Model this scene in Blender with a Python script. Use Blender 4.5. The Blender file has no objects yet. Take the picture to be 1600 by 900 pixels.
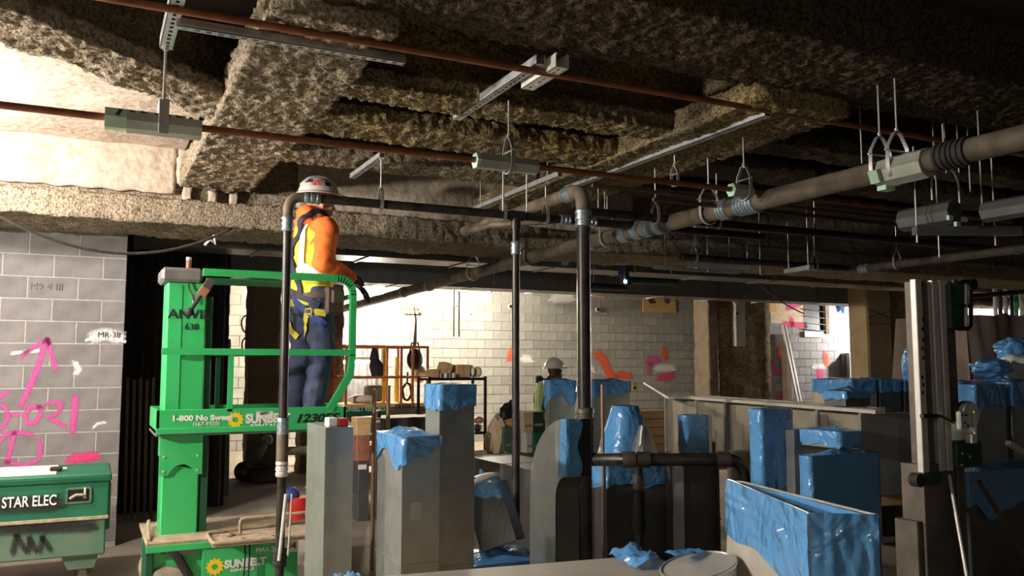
import bpy, bmesh, math, random
from mathutils import Vector, Matrix, noise
from mathutils.bvhtree import BVHTree

random.seed(7)
SC = bpy.context.scene
COL = SC.collection

# ------------------------------------------------------------------ camera, world, exposure
FPX, YAW, PITCH, EYE = 1340.0, math.radians(26.2), math.atan(122 / 1340.0), 1.62
cam_d = bpy.data.cameras.new('camera')
cam_d.sensor_width = 36.0
cam_d.lens = FPX / 1600.0 * 36.0
cam_d.clip_start = 0.05
cam = bpy.data.objects.new('camera', cam_d)
COL.objects.link(cam)
cam.location = (0, 0, EYE)
cam.rotation_euler = (math.pi / 2 + PITCH, 0, -YAW)
SC.camera = cam

w = bpy.data.worlds.new('world')
SC.world = w
w.use_nodes = True
w.node_tree.nodes['Background'].inputs[0].default_value = (1.0, 0.93, 0.83, 1)
w.node_tree.nodes['Background'].inputs[1].default_value = 0.03
SC.view_settings.view_transform = 'Standard'
SC.view_settings.look = 'None'
SC.view_settings.exposure = 0.0
SC.view_settings.gamma = 1.0
SC.view_settings.use_curve_mapping = False

# power of every lamp in the hall (used by the lamp builders below); the hall entry is an added fill
LAMP_W = dict(wall=400, near=800, far=1500, tube=110, east=420, bay=2600, hall=75)

# ------------------------------------------------------------------ picture -> place helpers
FH = Vector((math.sin(YAW), math.cos(YAW), 0))
RT = Vector((math.cos(YAW), -math.sin(YAW), 0))
UPV = Vector((0, 0, 1))
CAM = Vector((0, 0, EYE))
FW = FH * math.cos(PITCH) + UPV * math.sin(PITCH)
UU = -FH * math.sin(PITCH) + UPV * math.cos(PITCH)


def ray(px, py):
    return FW * FPX + RT * (px - 800.0) + UU * (450.0 - py)


def pd(px, py, d):
    r = ray(px, py)
    return CAM + r * (d / r.dot(FH))


def pz(px, py, z):
    r = ray(px, py)
    return CAM + r * ((z - EYE) / r.z)


def pv(px, py, y):
    r = ray(px, py)
    return CAM + r * (y / r.y)


def pu(px, py, x):
    r = ray(px, py)
    return CAM + r * (x / r.x)


def V(*a):
    return Vector(a)


# ------------------------------------------------------------------ materials
def lin(c):
    return tuple((v / 12.92 if v <= 0.04045 else ((v + 0.055) / 1.055) ** 2.4) for v in c)


def rgb(r, g, b):
    return lin((r / 255.0, g / 255.0, b / 255.0))


MATS = {}


def pm(name, c1, c2=None, scale=6.0, rough=0.6, metal=0.0, bump=0.0, bscale=40.0, detail=4.0, obj_rand=0.0,
       emit=None, estr=0.0, coat=0.0, alpha=1.0, stretch=None, lo=0.35, hi=0.65, world=False, rvar=0.0, spec=0.5):
    m = bpy.data.materials.new(name)
    m.use_nodes = True
    nt = m.node_tree
    N, L = nt.nodes, nt.links
    b = N['Principled BSDF']
    b.inputs['Roughness'].default_value = rough
    b.inputs['Metallic'].default_value = metal
    b.inputs['Coat Weight'].default_value = coat
    b.inputs['Specular IOR Level'].default_value = spec
    b.inputs['Alpha'].default_value = alpha
    c2 = c2 or c1
    if world:
        tc = N.new('ShaderNodeNewGeometry'); out = tc.outputs['Position']
    else:
        tc = N.new('ShaderNodeTexCoord'); out = tc.outputs['Object']
    mp = N.new('ShaderNodeMapping')
    L.new(out, mp.inputs[0])
    if stretch:
        mp.inputs['Scale'].default_value = stretch
    nz = N.new('ShaderNodeTexNoise')
    nz.inputs['Scale'].default_value = scale
    nz.inputs['Detail'].default_value = detail
    L.new(mp.outputs[0], nz.inputs['Vector'])
    cr = N.new('ShaderNodeValToRGB')
    cr.color_ramp.elements[0].position = lo
    cr.color_ramp.elements[1].position = hi
    cr.color_ramp.elements[0].color = (*c1, 1)
    cr.color_ramp.elements[1].color = (*c2, 1)
    L.new(nz.outputs[0], cr.inputs[0])
    colout = cr.outputs[0]
    if obj_rand:
        oi = N.new('ShaderNodeObjectInfo')
        mr = N.new('ShaderNodeMapRange')
        mr.inputs[3].default_value = 1 - obj_rand
        mr.inputs[4].default_value = 1 + obj_rand
        L.new(oi.outputs['Random'], mr.inputs[0])
        mx = N.new('ShaderNodeVectorMath'); mx.operation = 'SCALE'
        L.new(colout, mx.inputs[0]); L.new(mr.outputs[0], mx.inputs['Scale'])
        colout = mx.outputs[0]
    L.new(colout, b.inputs['Base Color'])
    if rvar:
        mr2 = N.new('ShaderNodeMapRange')
        mr2.inputs[3].default_value = max(0.02, rough - rvar)
        mr2.inputs[4].default_value = min(1, rough + rvar)
        L.new(nz.outputs[0], mr2.inputs[0]); L.new(mr2.outputs[0], b.inputs['Roughness'])
    if bump:
        n2 = N.new('ShaderNodeTexNoise')
        n2.inputs['Scale'].default_value = bscale
        n2.inputs['Detail'].default_value = 5
        L.new(mp.outputs[0], n2.inputs['Vector'])
        bp = N.new('ShaderNodeBump')
        bp.inputs['Strength'].default_value = min(1, bump)
        bp.inputs['Distance'].default_value = 0.02 * max(1, bump)
        L.new(n2.outputs[0], bp.inputs['Height'])
        L.new(bp.outputs[0], b.inputs['Normal'])
    if emit:
        b.inputs['Emission Color'].default_value = (*emit, 1)
        b.inputs['Emission Strength'].default_value = estr
    MATS[name] = m
    return m


def fireproof(name, c1, c2, c3, vs=22.0, bd=0.05):
    """sprayed mineral fireproofing: flaky lumps, pits, ochre streaks"""
    m = bpy.data.materials.new(name)
    m.use_nodes = True
    N, L = m.node_tree.nodes, m.node_tree.links
    b = N['Principled BSDF']
    b.inputs['Roughness'].default_value = 0.95
    b.inputs['Specular IOR Level'].default_value = 0.1
    g = N.new('ShaderNodeNewGeometry')
    n1 = N.new('ShaderNodeTexNoise'); n1.inputs['Scale'].default_value = 1.3; n1.inputs['Detail'].default_value = 3
    n2 = N.new('ShaderNodeTexNoise'); n2.inputs['Scale'].default_value = vs; n2.inputs['Detail'].default_value = 6
    n2.inputs['Roughness'].default_value = 0.65
    vo = N.new('ShaderNodeTexVoronoi'); vo.inputs['Scale'].default_value = vs * 1.4
    for t in (n1, n2, vo):
        L.new(g.outputs['Position'], t.inputs['Vector'])
    cr = N.new('ShaderNodeValToRGB')
    cr.color_ramp.elements[0].position = 0.4; cr.color_ramp.elements[1].position = 0.68
    cr.color_ramp.elements[0].color = (*c1, 1); cr.color_ramp.elements[1].color = (*c2, 1)
    L.new(n1.outputs[0], cr.inputs[0])
    mx = N.new('ShaderNodeMix'); mx.data_type = 'RGBA'
    cr2 = N.new('ShaderNodeValToRGB')
    cr2.color_ramp.elements[0].position = 0.36; cr2.color_ramp.elements[1].position = 0.56
    cr2.color_ramp.elements[0].color = (1, 1, 1, 1); cr2.color_ramp.elements[1].color = (0, 0, 0, 1)
    L.new(n2.outputs[0], cr2.inputs[0])
    L.new(cr2.outputs[0], mx.inputs[0])
    L.new(cr.outputs[0], mx.inputs[6]); mx.inputs[7].default_value = (*c3, 1)
    L.new(mx.outputs[2], b.inputs['Base Color'])
    ad = N.new('ShaderNodeMath'); ad.operation = 'ADD'
    ml = N.new('ShaderNodeMath'); ml.operation = 'MULTIPLY'; ml.inputs[1].default_value = 0.35
    L.new(vo.outputs['Distance'], ml.inputs[0]); L.new(n2.outputs[0], ad.inputs[0]); L.new(ml.outputs[0], ad.inputs[1])
    bp = N.new('ShaderNodeBump'); bp.inputs['Strength'].default_value = 1.0; bp.inputs['Distance'].default_value = bd
    L.new(ad.outputs[0], bp.inputs['Height']); L.new(bp.outputs[0], b.inputs['Normal'])
    MATS[name] = m
    return m


def film_mat():
    """thin blue duct-protection film"""
    m = bpy.data.materials.new('blue_film')
    m.use_nodes = True
    N, L = m.node_tree.nodes, m.node_tree.links
    b = N['Principled BSDF']
    b.inputs['Base Color'].default_value = (*rgb(104, 174, 238), 1)
    b.inputs['Roughness'].default_value = 0.2
    b.inputs['Coat Weight'].default_value = 1.0
    b.inputs['Coat Roughness'].default_value = 0.08
    g = N.new('ShaderNodeNewGeometry')
    n = N.new('ShaderNodeTexNoise'); n.inputs['Scale'].default_value = 6; n.inputs['Detail'].default_value = 3
    n.inputs['Distortion'].default_value = 0.8
    L.new(g.outputs['Position'], n.inputs['Vector'])
    bp = N.new('ShaderNodeBump'); bp.inputs['Strength'].default_value = 1.0; bp.inputs['Distance'].default_value = 0.035
    L.new(n.outputs[0], bp.inputs['Height']); L.new(bp.outputs[0], b.inputs['Normal']); L.new(bp.outputs[0], b.inputs['Coat Normal'])
    tr = N.new('ShaderNodeBsdfTransparent'); tr.inputs[0].default_value = (*rgb(150, 190, 235), 1)
    mx = N.new('ShaderNodeMixShader'); mx.inputs[0].default_value = 0.78
    L.new(tr.outputs[0], mx.inputs[1]); L.new(b.outputs[0], mx.inputs[2])
    L.new(mx.outputs[0], N['Material Output'].inputs[0])
    MATS['film'] = m


def spray_mat(name, col, dens=1.0):
    """spray paint: fades out to the ribbon's edges (uv.y across), grainy"""
    m = bpy.data.materials.new(name)
    m.use_nodes = True
    N, L = m.node_tree.nodes, m.node_tree.links
    b = N['Principled BSDF']
    b.inputs['Base Color'].default_value = (*col, 1)
    b.inputs['Roughness'].default_value = 0.8
    uv = N.new('ShaderNodeUVMap'); uv.uv_map = 'uv'
    sp = N.new('ShaderNodeSeparateXYZ'); L.new(uv.outputs[0], sp.inputs[0])
    a1 = N.new('ShaderNodeMath'); a1.operation = 'MULTIPLY'; L.new(sp.outputs[1], a1.inputs[0]); L.new(sp.outputs[1], a1.inputs[1])
    a2 = N.new('ShaderNodeMath'); a2.operation = 'SUBTRACT'; a2.inputs[0].default_value = 1.0; L.new(a1.outputs[0], a2.inputs[1])
    g = N.new('ShaderNodeNewGeometry')
    n = N.new('ShaderNodeTexNoise'); n.inputs['Scale'].default_value = 90; n.inputs['Detail'].default_value = 4
    L.new(g.outputs['Position'], n.inputs['Vector'])
    a3 = N.new('ShaderNodeMath'); a3.operation = 'MULTIPLY'; L.new(a2.outputs[0], a3.inputs[0]); L.new(n.outputs[0], a3.inputs[1])
    mr = N.new('ShaderNodeMapRange'); mr.inputs[1].default_value = 0.1; mr.inputs[2].default_value = 0.5
    mr.inputs[3].default_value = 0; mr.inputs[4].default_value = 0.85 * dens
    L.new(a3.outputs[0], mr.inputs[0])
    tr = N.new('ShaderNodeBsdfTransparent')
    mx = N.new('ShaderNodeMixShader')
    L.new(mr.outputs[0], mx.inputs[0]); L.new(tr.outputs[0], mx.inputs[1]); L.new(b.outputs[0], mx.inputs[2])
    L.new(mx.outputs[0], N['Material Output'].inputs[0])
    MATS[name] = m


fireproof('fp', rgb(170, 158, 138), rgb(188, 174, 148), rgb(104, 92, 76), 48, 0.03)
fireproof('fp_ochre', rgb(160, 146, 118), rgb(194, 170, 112), rgb(84, 72, 52), 48, 0.035)
fireproof('fp_shaded', rgb(104, 92, 76), rgb(128, 110, 88), rgb(48, 42, 34), 46, 0.04)  # darker fireproofing for the unlit bays, shade put into the colour
fireproof('fp_smooth', rgb(184, 170, 154), rgb(200, 186, 168), rgb(166, 152, 134), 14, 0.012)
fireproof('fp_col', rgb(112, 98, 74), rgb(140, 122, 90), rgb(70, 60, 44), 24, 0.02)
film_mat()
spray_mat('spray_pink', rgb(214, 84, 160))
spray_mat('spray_rose', rgb(232, 60, 130))
spray_mat('spray_orange', rgb(236, 92, 52))
spray_mat('spray_white', rgb(235, 235, 232))
spray_mat('spray_black', rgb(38, 30, 34), 0.95)
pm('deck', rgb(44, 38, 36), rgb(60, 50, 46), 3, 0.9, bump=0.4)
pm('deck_light', rgb(196, 178, 156), rgb(214, 196, 172), 3, 0.95, bump=0.5, bscale=30)
pm('block', rgb(120, 116, 116), rgb(138, 134, 133), 5, 0.95, bump=0.5, bscale=160, obj_rand=0.1)
pm('block_far', rgb(142, 141, 139), rgb(162, 161, 158), 2.5, 0.95, obj_rand=0.13)
pm('mortar', rgb(158, 154, 151), rgb(172, 168, 164), 20, 0.95, bump=0.3)
pm('mortar_far', rgb(152, 151, 148), rgb(162, 160, 156), 20, 0.95)
pm('floor', rgb(128, 120, 110), rgb(160, 150, 138), 1.4, 0.85, bump=0.25, bscale=50, detail=8, lo=0.3, hi=0.7)
pm('galv', rgb(158, 163, 161), rgb(170, 175, 173), 9, 0.36, 0.65, detail=1, rvar=0.05)
pm('galv_warm', rgb(188, 184, 174), rgb(200, 196, 184), 7, 0.45, 0.4, detail=2, rvar=0.05)
pm('galv_dark', rgb(104, 106, 106), rgb(114, 116, 115), 9, 0.4, 0.6, detail=2)
pm('mouth_shade', rgb(34, 34, 36), None, 8, 0.9)
pm('strut', rgb(176, 180, 182), rgb(196, 200, 200), 18, 0.4, 0.6)
pm('rod', rgb(190, 190, 186), None, 8, 0.4, 0.7)
pm('blackpipe', rgb(40, 38, 36), rgb(70, 66, 62), 12, 0.36, 0.35, stretch=(1, 1, 0.5), detail=6, rvar=0.1)
pm('dustpipe', rgb(86, 78, 66), rgb(128, 116, 98), 7, 0.7, 0.1, detail=6)
pm('coupling', rgb(150, 168, 178), rgb(176, 192, 200), 20, 0.35, 0.7)
pm('rust', rgb(118, 70, 42), rgb(146, 92, 58), 9, 0.55, 0.3)
pm('rust_dark', rgb(70, 46, 34), rgb(92, 64, 48), 9, 0.6, 0.2)
pm('pad_green', rgb(172, 208, 184), rgb(188, 218, 198), 10, 0.7)
pm('shield', rgb(168, 178, 168), rgb(186, 192, 182), 10, 0.5, 0.4)
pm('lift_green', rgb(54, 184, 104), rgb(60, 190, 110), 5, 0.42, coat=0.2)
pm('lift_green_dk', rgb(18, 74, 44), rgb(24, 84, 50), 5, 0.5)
pm('box_green', rgb(16, 92, 66), rgb(30, 108, 80), 3, 0.55, detail=7, bump=0.05)
pm('box_green_worn', rgb(62, 104, 84), rgb(96, 116, 100), 3, 0.7, detail=7)
pm('dust', rgb(176, 160, 136), rgb(150, 134, 112), 12, 0.95, bump=0.5, bscale=60, detail=8)
pm('rubber', rgb(36, 34, 33), rgb(52, 48, 46), 10, 0.75)
pm('tyre', rgb(176, 166, 150), rgb(150, 140, 126), 14, 0.9)
pm('black', rgb(22, 22, 24), None, 5, 0.5)
pm('black_print', rgb(24, 24, 26), None, 5, 0.7)
pm('white', rgb(238, 238, 234), None, 5, 0.6)
pm('white_worn', rgb(224, 226, 218), rgb(196, 204, 192), 26, 0.6, detail=6)
pm('greycap', rgb(116, 116, 118), rgb(96, 96, 98), 9, 0.5)
pm('red', rgb(196, 40, 34), rgb(214, 60, 48), 9, 0.4)
pm('yellow', rgb(246, 214, 40), None, 5, 0.5)
pm('yellow_deep', rgb(232, 190, 40), rgb(240, 206, 70), 8, 0.5)
pm('brick_red', rgb(150, 92, 72), rgb(176, 120, 96), 9, 0.6)
pm('orange_steel', rgb(158, 84, 46), rgb(176, 98, 58), 8, 0.6)
pm('ply', rgb(196, 164, 110), rgb(214, 184, 132), 4, 0.8, stretch=(1, 1, 6), detail=6)
pm('ply_orange', rgb(206, 158, 86), rgb(222, 178, 106), 4, 0.8)
pm('wood', rgb(196, 160, 112), rgb(216, 184, 140), 5, 0.8, stretch=(1, 6, 6))
pm('card', rgb(190, 152, 106), rgb(206, 170, 126), 6, 0.9)
pm('kraft', rgb(206, 186, 150), rgb(220, 204, 172), 8, 0.9, bump=0.4, bscale=20)
pm('curtain', rgb(34, 30, 33), rgb(44, 39, 42), 3, 0.9)
pm('brown_board', rgb(104, 92, 80), rgb(124, 110, 96), 3, 0.9, detail=7, bump=0.3)
pm('wrap_brown', rgb(122, 104, 80), rgb(134, 116, 90), 3, 0.8, bump=0.2, bscale=12)
pm('tarp_brown', rgb(104, 90, 84), rgb(122, 106, 98), 2, 0.85, bump=0.6, bscale=6)
pm('alu', rgb(232, 230, 222), rgb(216, 214, 206), 12, 0.4, 0.3)
pm('alu_grey', rgb(112, 104, 96), rgb(94, 88, 80), 10, 0.5, 0.4)
pm('mainpipe', rgb(70, 63, 53), rgb(104, 95, 80), 7, 0.75, 0.1, detail=6)
pm('raised_duct', rgb(128, 122, 108), rgb(148, 140, 124), 7, 0.5, 0.4, detail=4)
pm('dark_green', rgb(20, 62, 46), rgb(26, 74, 54), 8, 0.45)
pm('copper_rod', rgb(150, 122, 98), rgb(128, 102, 80), 8, 0.5, 0.4)
pm('hose', rgb(62, 56, 54), rgb(78, 72, 68), 30, 0.7)
pm('skin', rgb(196, 140, 110), rgb(206, 150, 120), 10, 0.55)
pm('skin_dark', rgb(72, 46, 36), rgb(80, 52, 40), 10, 0.5)
pm('orange_cloth', rgb(240, 112, 44), rgb(250, 130, 56), 5, 0.85, bump=0.5, bscale=9)
pm('navy_cloth', rgb(52, 62, 88), rgb(66, 76, 104), 7, 0.9, bump=0.6, bscale=9)
pm('dark_cloth', rgb(34, 34, 40), rgb(46, 46, 52), 7, 0.9, bump=0.5, bscale=10)
pm('vest_lime', rgb(214, 226, 52), rgb(226, 236, 84), 6, 0.7, bump=0.5, bscale=8)
pm('vest_green', rgb(150, 190, 60), rgb(168, 204, 80), 6, 0.7, bump=0.4, bscale=10)
pm('silver_tape', rgb(222, 222, 214), rgb(236, 236, 228), 9, 0.4)
pm('strap_blue', rgb(48, 66, 132), rgb(60, 80, 150), 30, 0.7)
pm('strap_navy', rgb(34, 40, 66), None, 9, 0.7)
pm('strap_yellow', rgb(206, 196, 60), rgb(224, 212, 76), 30, 0.7)
pm('leather', rgb(70, 58, 50), rgb(92, 78, 68), 9, 0.7)
pm('glove', rgb(40, 38, 42), rgb(56, 54, 58), 14, 0.8)
pm('helmet', rgb(214, 204, 196), rgb(226, 218, 210), 9, 0.3, coat=0.4)
pm('helmet_white', rgb(214, 206, 190), rgb(228, 220, 204), 9, 0.3, coat=0.3)
pm('sticker_blue', rgb(50, 52, 96), None, 5, 0.5)
pm('sticker_red', rgb(196, 60, 64), rgb(220, 150, 148), 60, 0.5, lo=0.45, hi=0.55)
pm('bandana', rgb(176, 44, 52), rgb(214, 150, 150), 46, 0.85, lo=0.5, hi=0.62)
pm('hair', rgb(30, 26, 24), None, 9, 0.8)
pm('paper', rgb(214, 210, 206), None, 6, 0.8)
pm('paper_white', rgb(238, 236, 230), None, 6, 0.8)
pm('bulb', (1, 0.95, 0.9), None, 5, 0.5, emit=(1, 0.93, 0.82), estr=60)
pm('bulb_pink', (1, 0.9, 0.9), None, 5, 0.5, emit=(1, 0.86, 0.86), estr=40)
pm('tube', (1, 1, 1), None, 5, 0.5, emit=(1, 0.93, 0.78), estr=14)
pm('arc', (0.7, 0.8, 1), None, 5, 0.5, emit=(0.45, 0.65, 1.0), estr=30)
pm('violet_cloth', rgb(62, 52, 92), rgb(80, 68, 112), 6, 0.8)
pm('violet_lamp', (0.5, 0.1, 0.4), None, 5, 0.5, emit=(0.8, 0.1, 0.5), estr=0.5)
pm('teal', rgb(120, 160, 160), None, 6, 0.5)


# ------------------------------------------------------------------ objects
ORI = {}


def tag(o, label=None, cat=None, group=None, kind=None):
    if label: o['label'] = label
    if cat: o['category'] = cat
    if group: o['group'] = group
    if kind: o['kind'] = kind
    return o


def thing(name, label, cat, loc, group=None, kind=None):
    o = bpy.data.objects.new(name, None)
    COL.objects.link(o)
    o.location = loc
    o.empty_display_size = 0.1
    ORI[o] = Vector(loc)
    return tag(o, label, cat, group, kind)


class MB:
    def __init__(self, M=None):
        self.v, self.f, self.M, self.uv = [], [], M or Matrix.Identity(4), None

    def add(self, vs, fs):
        n = len(self.v)
        self.v += [Vector(p) for p in vs]
        self.f += [tuple(i + n for i in f) for f in fs]
        return self

    def box(self, a, b, bev=0.0):
        x0, y0, z0 = [min(a[i], b[i]) for i in range(3)]
        x1, y1, z1 = [max(a[i], b[i]) for i in range(3)]
        if bev <= 0:
            return self.add([(x0, y0, z0), (x1, y0, z0), (x1, y1, z0), (x0, y1, z0), (x0, y0, z1), (x1, y0, z1), (x1, y1, z1), (x0, y1, z1)],
                            [(0, 3, 2, 1), (4, 5, 6, 7), (0, 1, 5, 4), (1, 2, 6, 5), (2, 3, 7, 6), (3, 0, 4, 7)])
        bm = bmesh.new()
        bmesh.ops.create_cube(bm, size=1)
        for vt in bm.verts:
            vt.co = Vector(((x0 + x1) / 2 + vt.co.x * (x1 - x0), (y0 + y1) / 2 + vt.co.y * (y1 - y0), (z0 + z1) / 2 + vt.co.z * (z1 - z0)))
        bmesh.ops.bevel(bm, geom=bm.edges[:], offset=bev, segments=1, affect='EDGES', profile=0.5)
        return self.bm(bm)

    def obox(self, p0, p1, w, h, up=(0, 0, 1)):
        """bar from p0 to p1, width w (sideways), height h"""
        p0, p1 = Vector(p0), Vector(p1)
        t = (p1 - p0).normalized()
        u = Vector(up)
        s = t.cross(u)
        if s.length < 1e-5:
            s = t.cross(Vector((0, 1, 0)))
        s.normalize()
        u = s.cross(t)
        vs = []
        for p in (p0, p1):
            for a, c in ((-1, -1), (1, -1), (1, 1), (-1, 1)):
                vs.append(p + s * a * w / 2 + u * c * h / 2)
        return self.add(vs, [(0, 1, 2, 3), (7, 6, 5, 4), (0, 4, 5, 1), (1, 5, 6, 2), (2, 6, 7, 3), (3, 7, 4, 0)])

    def bm(self, bm):
        bm.verts.ensure_lookup_table()
        self.add([v.co.copy() for v in bm.verts], [tuple(v.index for v in f.verts) for f in bm.faces])
        bm.free()
        return self

    def cyl(self, p0, p1, r0, r1=None, n=14, cap=True):
        return self.tube([p0, p1], [r0, r0 if r1 is None else r1], n, cap)

    def tube(self, pts, r, n=12, cap=True, closed=False, flat=None):
        pts = [Vector(p) for p in pts]
        k = len(pts)
        rs = r if isinstance(r, (list, tuple)) else [r] * k
        vs, fs = [], []
        prev = None
        for i, p in enumerate(pts):
            if closed:
                t = pts[(i + 1) % k] - pts[i - 1]
            else:
                t = pts[min(i + 1, k - 1)] - pts[max(i - 1, 0)]
            t.normalize()
            if prev is None:
                a = Vector((0, 0, 1)) if abs(t.z) < 0.9 else Vector((1, 0, 0))
                s = t.cross(a).normalized()
            else:
                s = (prev - t * prev.dot(t)).normalized()
            prev = s
            b = t.cross(s)
            for j in range(n):
                an = 2 * math.pi * j / n
                vs.append(p + s * math.cos(an) * rs[i] + b * math.sin(an) * rs[i])
        m = k if closed else k - 1
        for i in range(m):
            i2 = (i + 1) % k
            for j in range(n):
                j2 = (j + 1) % n
                fs.append((i * n + j, i * n + j2, i2 * n + j2, i2 * n + j))
        if cap and not closed:
            fs.append(tuple(reversed(range(n))))
            fs.append(tuple((k - 1) * n + j for j in range(n)))
        return self.add(vs, fs)

    def prism(self, poly, d):
        """closed planar polygon (3-D points) extruded by vector d"""
        d = Vector(d)
        n = len(poly)
        a = [Vector(p) for p in poly]
        b = [p + d for p in a]
        fs = [tuple(range(n - 1, -1, -1)), tuple(range(n, 2 * n))]
        fs += [(i, (i + 1) % n, n + (i + 1) % n, n + i) for i in range(n)]
        return self.add(a + b, fs)

    def sphere(self, c, r, seg=16, rings=10, zmin=-1.0):
        bm = bmesh.new()
        bmesh.ops.create_uvsphere(bm, u_segments=seg, v_segments=rings, radius=1)
        rr = r if isinstance(r, (tuple, list)) else (r, r, r)
        for vt in bm.verts:
            z = max(vt.co.z, zmin)
            vt.co = Vector((c[0] + vt.co.x * rr[0], c[1] + vt.co.y * rr[1], c[2] + z * rr[2]))
        return self.bm(bm)

    def grid(self, fn, nu, nv):
        vs = [fn(i / nu, j / nv) for j in range(nv + 1) for i in range(nu + 1)]
        fs = [(j * (nu + 1) + i, j * (nu + 1) + i + 1, (j + 1) * (nu + 1) + i + 1, (j + 1) * (nu + 1) + i) for j in range(nv) for i in range(nu)]
        return self.add(vs, fs)

    def mesh(self, name, off=None):
        off = off or Vector((0, 0, 0))
        me = bpy.data.meshes.new(name)
        me.from_pydata([tuple((self.M @ p) - off) for p in self.v], [], self.f)
        bm = bmesh.new(); bm.from_mesh(me)
        bmesh.ops.recalc_face_normals(bm, faces=bm.faces[:])
        bm.to_mesh(me); bm.free()
        if self.uv:
            ul = me.uv_layers.new(name='uv')
            for lp in me.loops:
                ul.data[lp.index].uv = self.uv[lp.vertex_index]
        return me

    def build(self, name, mat, parent=None, smooth=False, loc=None):
        off = ORI[parent] if parent else (Vector(loc) if loc is not None else self._base())
        me = self.mesh(name, off)
        me.materials.append(MATS[mat])
        if smooth:
            for p in me.polygons: p.use_smooth = True
            if smooth != 'all':
                try: me.set_sharp_from_angle(angle=math.radians(40))
                except Exception: pass
        o = bpy.data.objects.new(name, me)
        COL.objects.link(o)
        ORI[o] = off
        if parent:
            o.parent = parent
        else:
            o.location = off
        return o

    def _base(self):
        ws = [self.M @ p for p in self.v]
        xs = [p.x for p in ws]; ys = [p.y for p in ws]; zs = [p.z for p in ws]
        return Vector(((min(xs) + max(xs)) / 2, (min(ys) + max(ys)) / 2, min(zs)))


def place(me, name, loc, parent=None, rot=None):
    o = bpy.data.objects.new(name, me)
    COL.objects.link(o)
    o.location = Vector(loc) - (ORI[parent] if parent else Vector((0, 0, 0)))
    if rot: o.rotation_euler = rot
    if parent: o.parent = parent
    ORI[o] = Vector(loc)
    return o


def arc(c, r, a0, a1, n, ax='xz'):
    out = []
    for i in range(n + 1):
        a = math.radians(a0 + (a1 - a0) * i / n)
        p, q = r * math.cos(a), r * math.sin(a)
        c2 = Vector(c)
        if ax == 'xz': out.append(c2 + V(p, 0, q))
        elif ax == 'yz': out.append(c2 + V(0, p, q))
        else: out.append(c2 + V(p, q, 0))
    return out


def catenary(a, b, sag, n=24):
    a, b = Vector(a), Vector(b)
    return [a.lerp(b, i / n) - V(0, 0, 4 * sag * (i / n) * (1 - i / n)) for i in range(n + 1)]


BENCH = bpy.data.scenes.new('bench')        # empty scene in which modifiers and text are turned into meshes, removed at the end


def baked(ob):
    BENCH.collection.objects.link(ob)
    vl = BENCH.view_layers[0]
    vl.update()
    dg = vl.depsgraph
    me = bpy.data.meshes.new_from_object(ob.evaluated_get(dg))
    bpy.data.objects.remove(ob)
    return me


def lettering(text, h, M, mat, parent, bold=0.0, shear=0.0, name='lettering', sx=1.0, align='LEFT', depth=0.002):
    """flat letters; M places local x = reading direction, y = up, z = out of the surface"""
    cu = bpy.data.curves.new('txt', 'FONT')
    cu.body = text
    cu.size = h / 0.70
    cu.offset = bold
    cu.shear = shear
    cu.align_x = align
    cu.extrude = depth
    cu.resolution_u = 3
    me = baked(bpy.data.objects.new('txt', cu))
    me.name = name
    me.transform(Matrix.Diagonal((sx, 1, 1, 1)))
    me.transform(M)
    me.transform(Matrix.Translation(-ORI[parent]))
    me.materials.clear(); me.materials.append(MATS[mat])
    o = bpy.data.objects.new(name, me)
    COL.objects.link(o)
    o.parent = parent
    ORI[o] = ORI[parent]
    return o


def face_front(p):
    """frame on a wall that faces -y: reading direction +x, up +z"""
    return Matrix(((1, 0, 0, p[0]), (0, 0, -1, p[1]), (0, 1, 0, p[2]), (0, 0, 0, 1)))


def ribbon(pts, wd, nrm, mat, name, parent, taper=True):
    """spray stroke lying on a plane with normal nrm"""
    pts = [Vector(p) for p in pts]
    nrm = Vector(nrm)
    # densify
    q = []
    for a, b in zip(pts, pts[1:]):
        k = max(1, int((b - a).length / 0.03))
        q += [a.lerp(b, i / k) for i in range(k)]
    q.append(pts[-1])
    t0 = (q[1] - q[0]).normalized(); t1 = (q[-1] - q[-2]).normalized()
    q = [q[0] - t0 * wd * 0.5] + q + [q[-1] + t1 * wd * 0.5]
    m = MB()
    uv = []
    for i, p in enumerate(q):
        t = (q[min(i + 1, len(q) - 1)] - q[max(i - 1, 0)]).normalized()
        s = nrm.cross(t).normalized()
        e = 1.0 if i in (0, len(q) - 1) else 0.0
        for k in range(5):
            c = -1 + k / 2
            m.v.append(p + s * c * wd * 0.5)
            uv.append((i / len(q), max(abs(c), e) if c >= 0 else -max(abs(c), e)))
    for i in range(len(q) - 1):
        for k in range(4):
            a = i * 5 + k
            m.f.append((a, a + 1, a + 6, a + 5))
    m.uv = uv
    return m.build(name, mat, parent)


def fp_noise(p, seed, amp, coarse):
    q = p + Vector((seed * 7.3, seed * 3.1, seed * 1.7))
    return noise.noise(q * 2.6) * coarse + noise.noise(q * 11) * amp * 0.7 + noise.noise(q * 24) * amp * 1.0 + noise.noise(q * 45) * amp * 0.7


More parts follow.
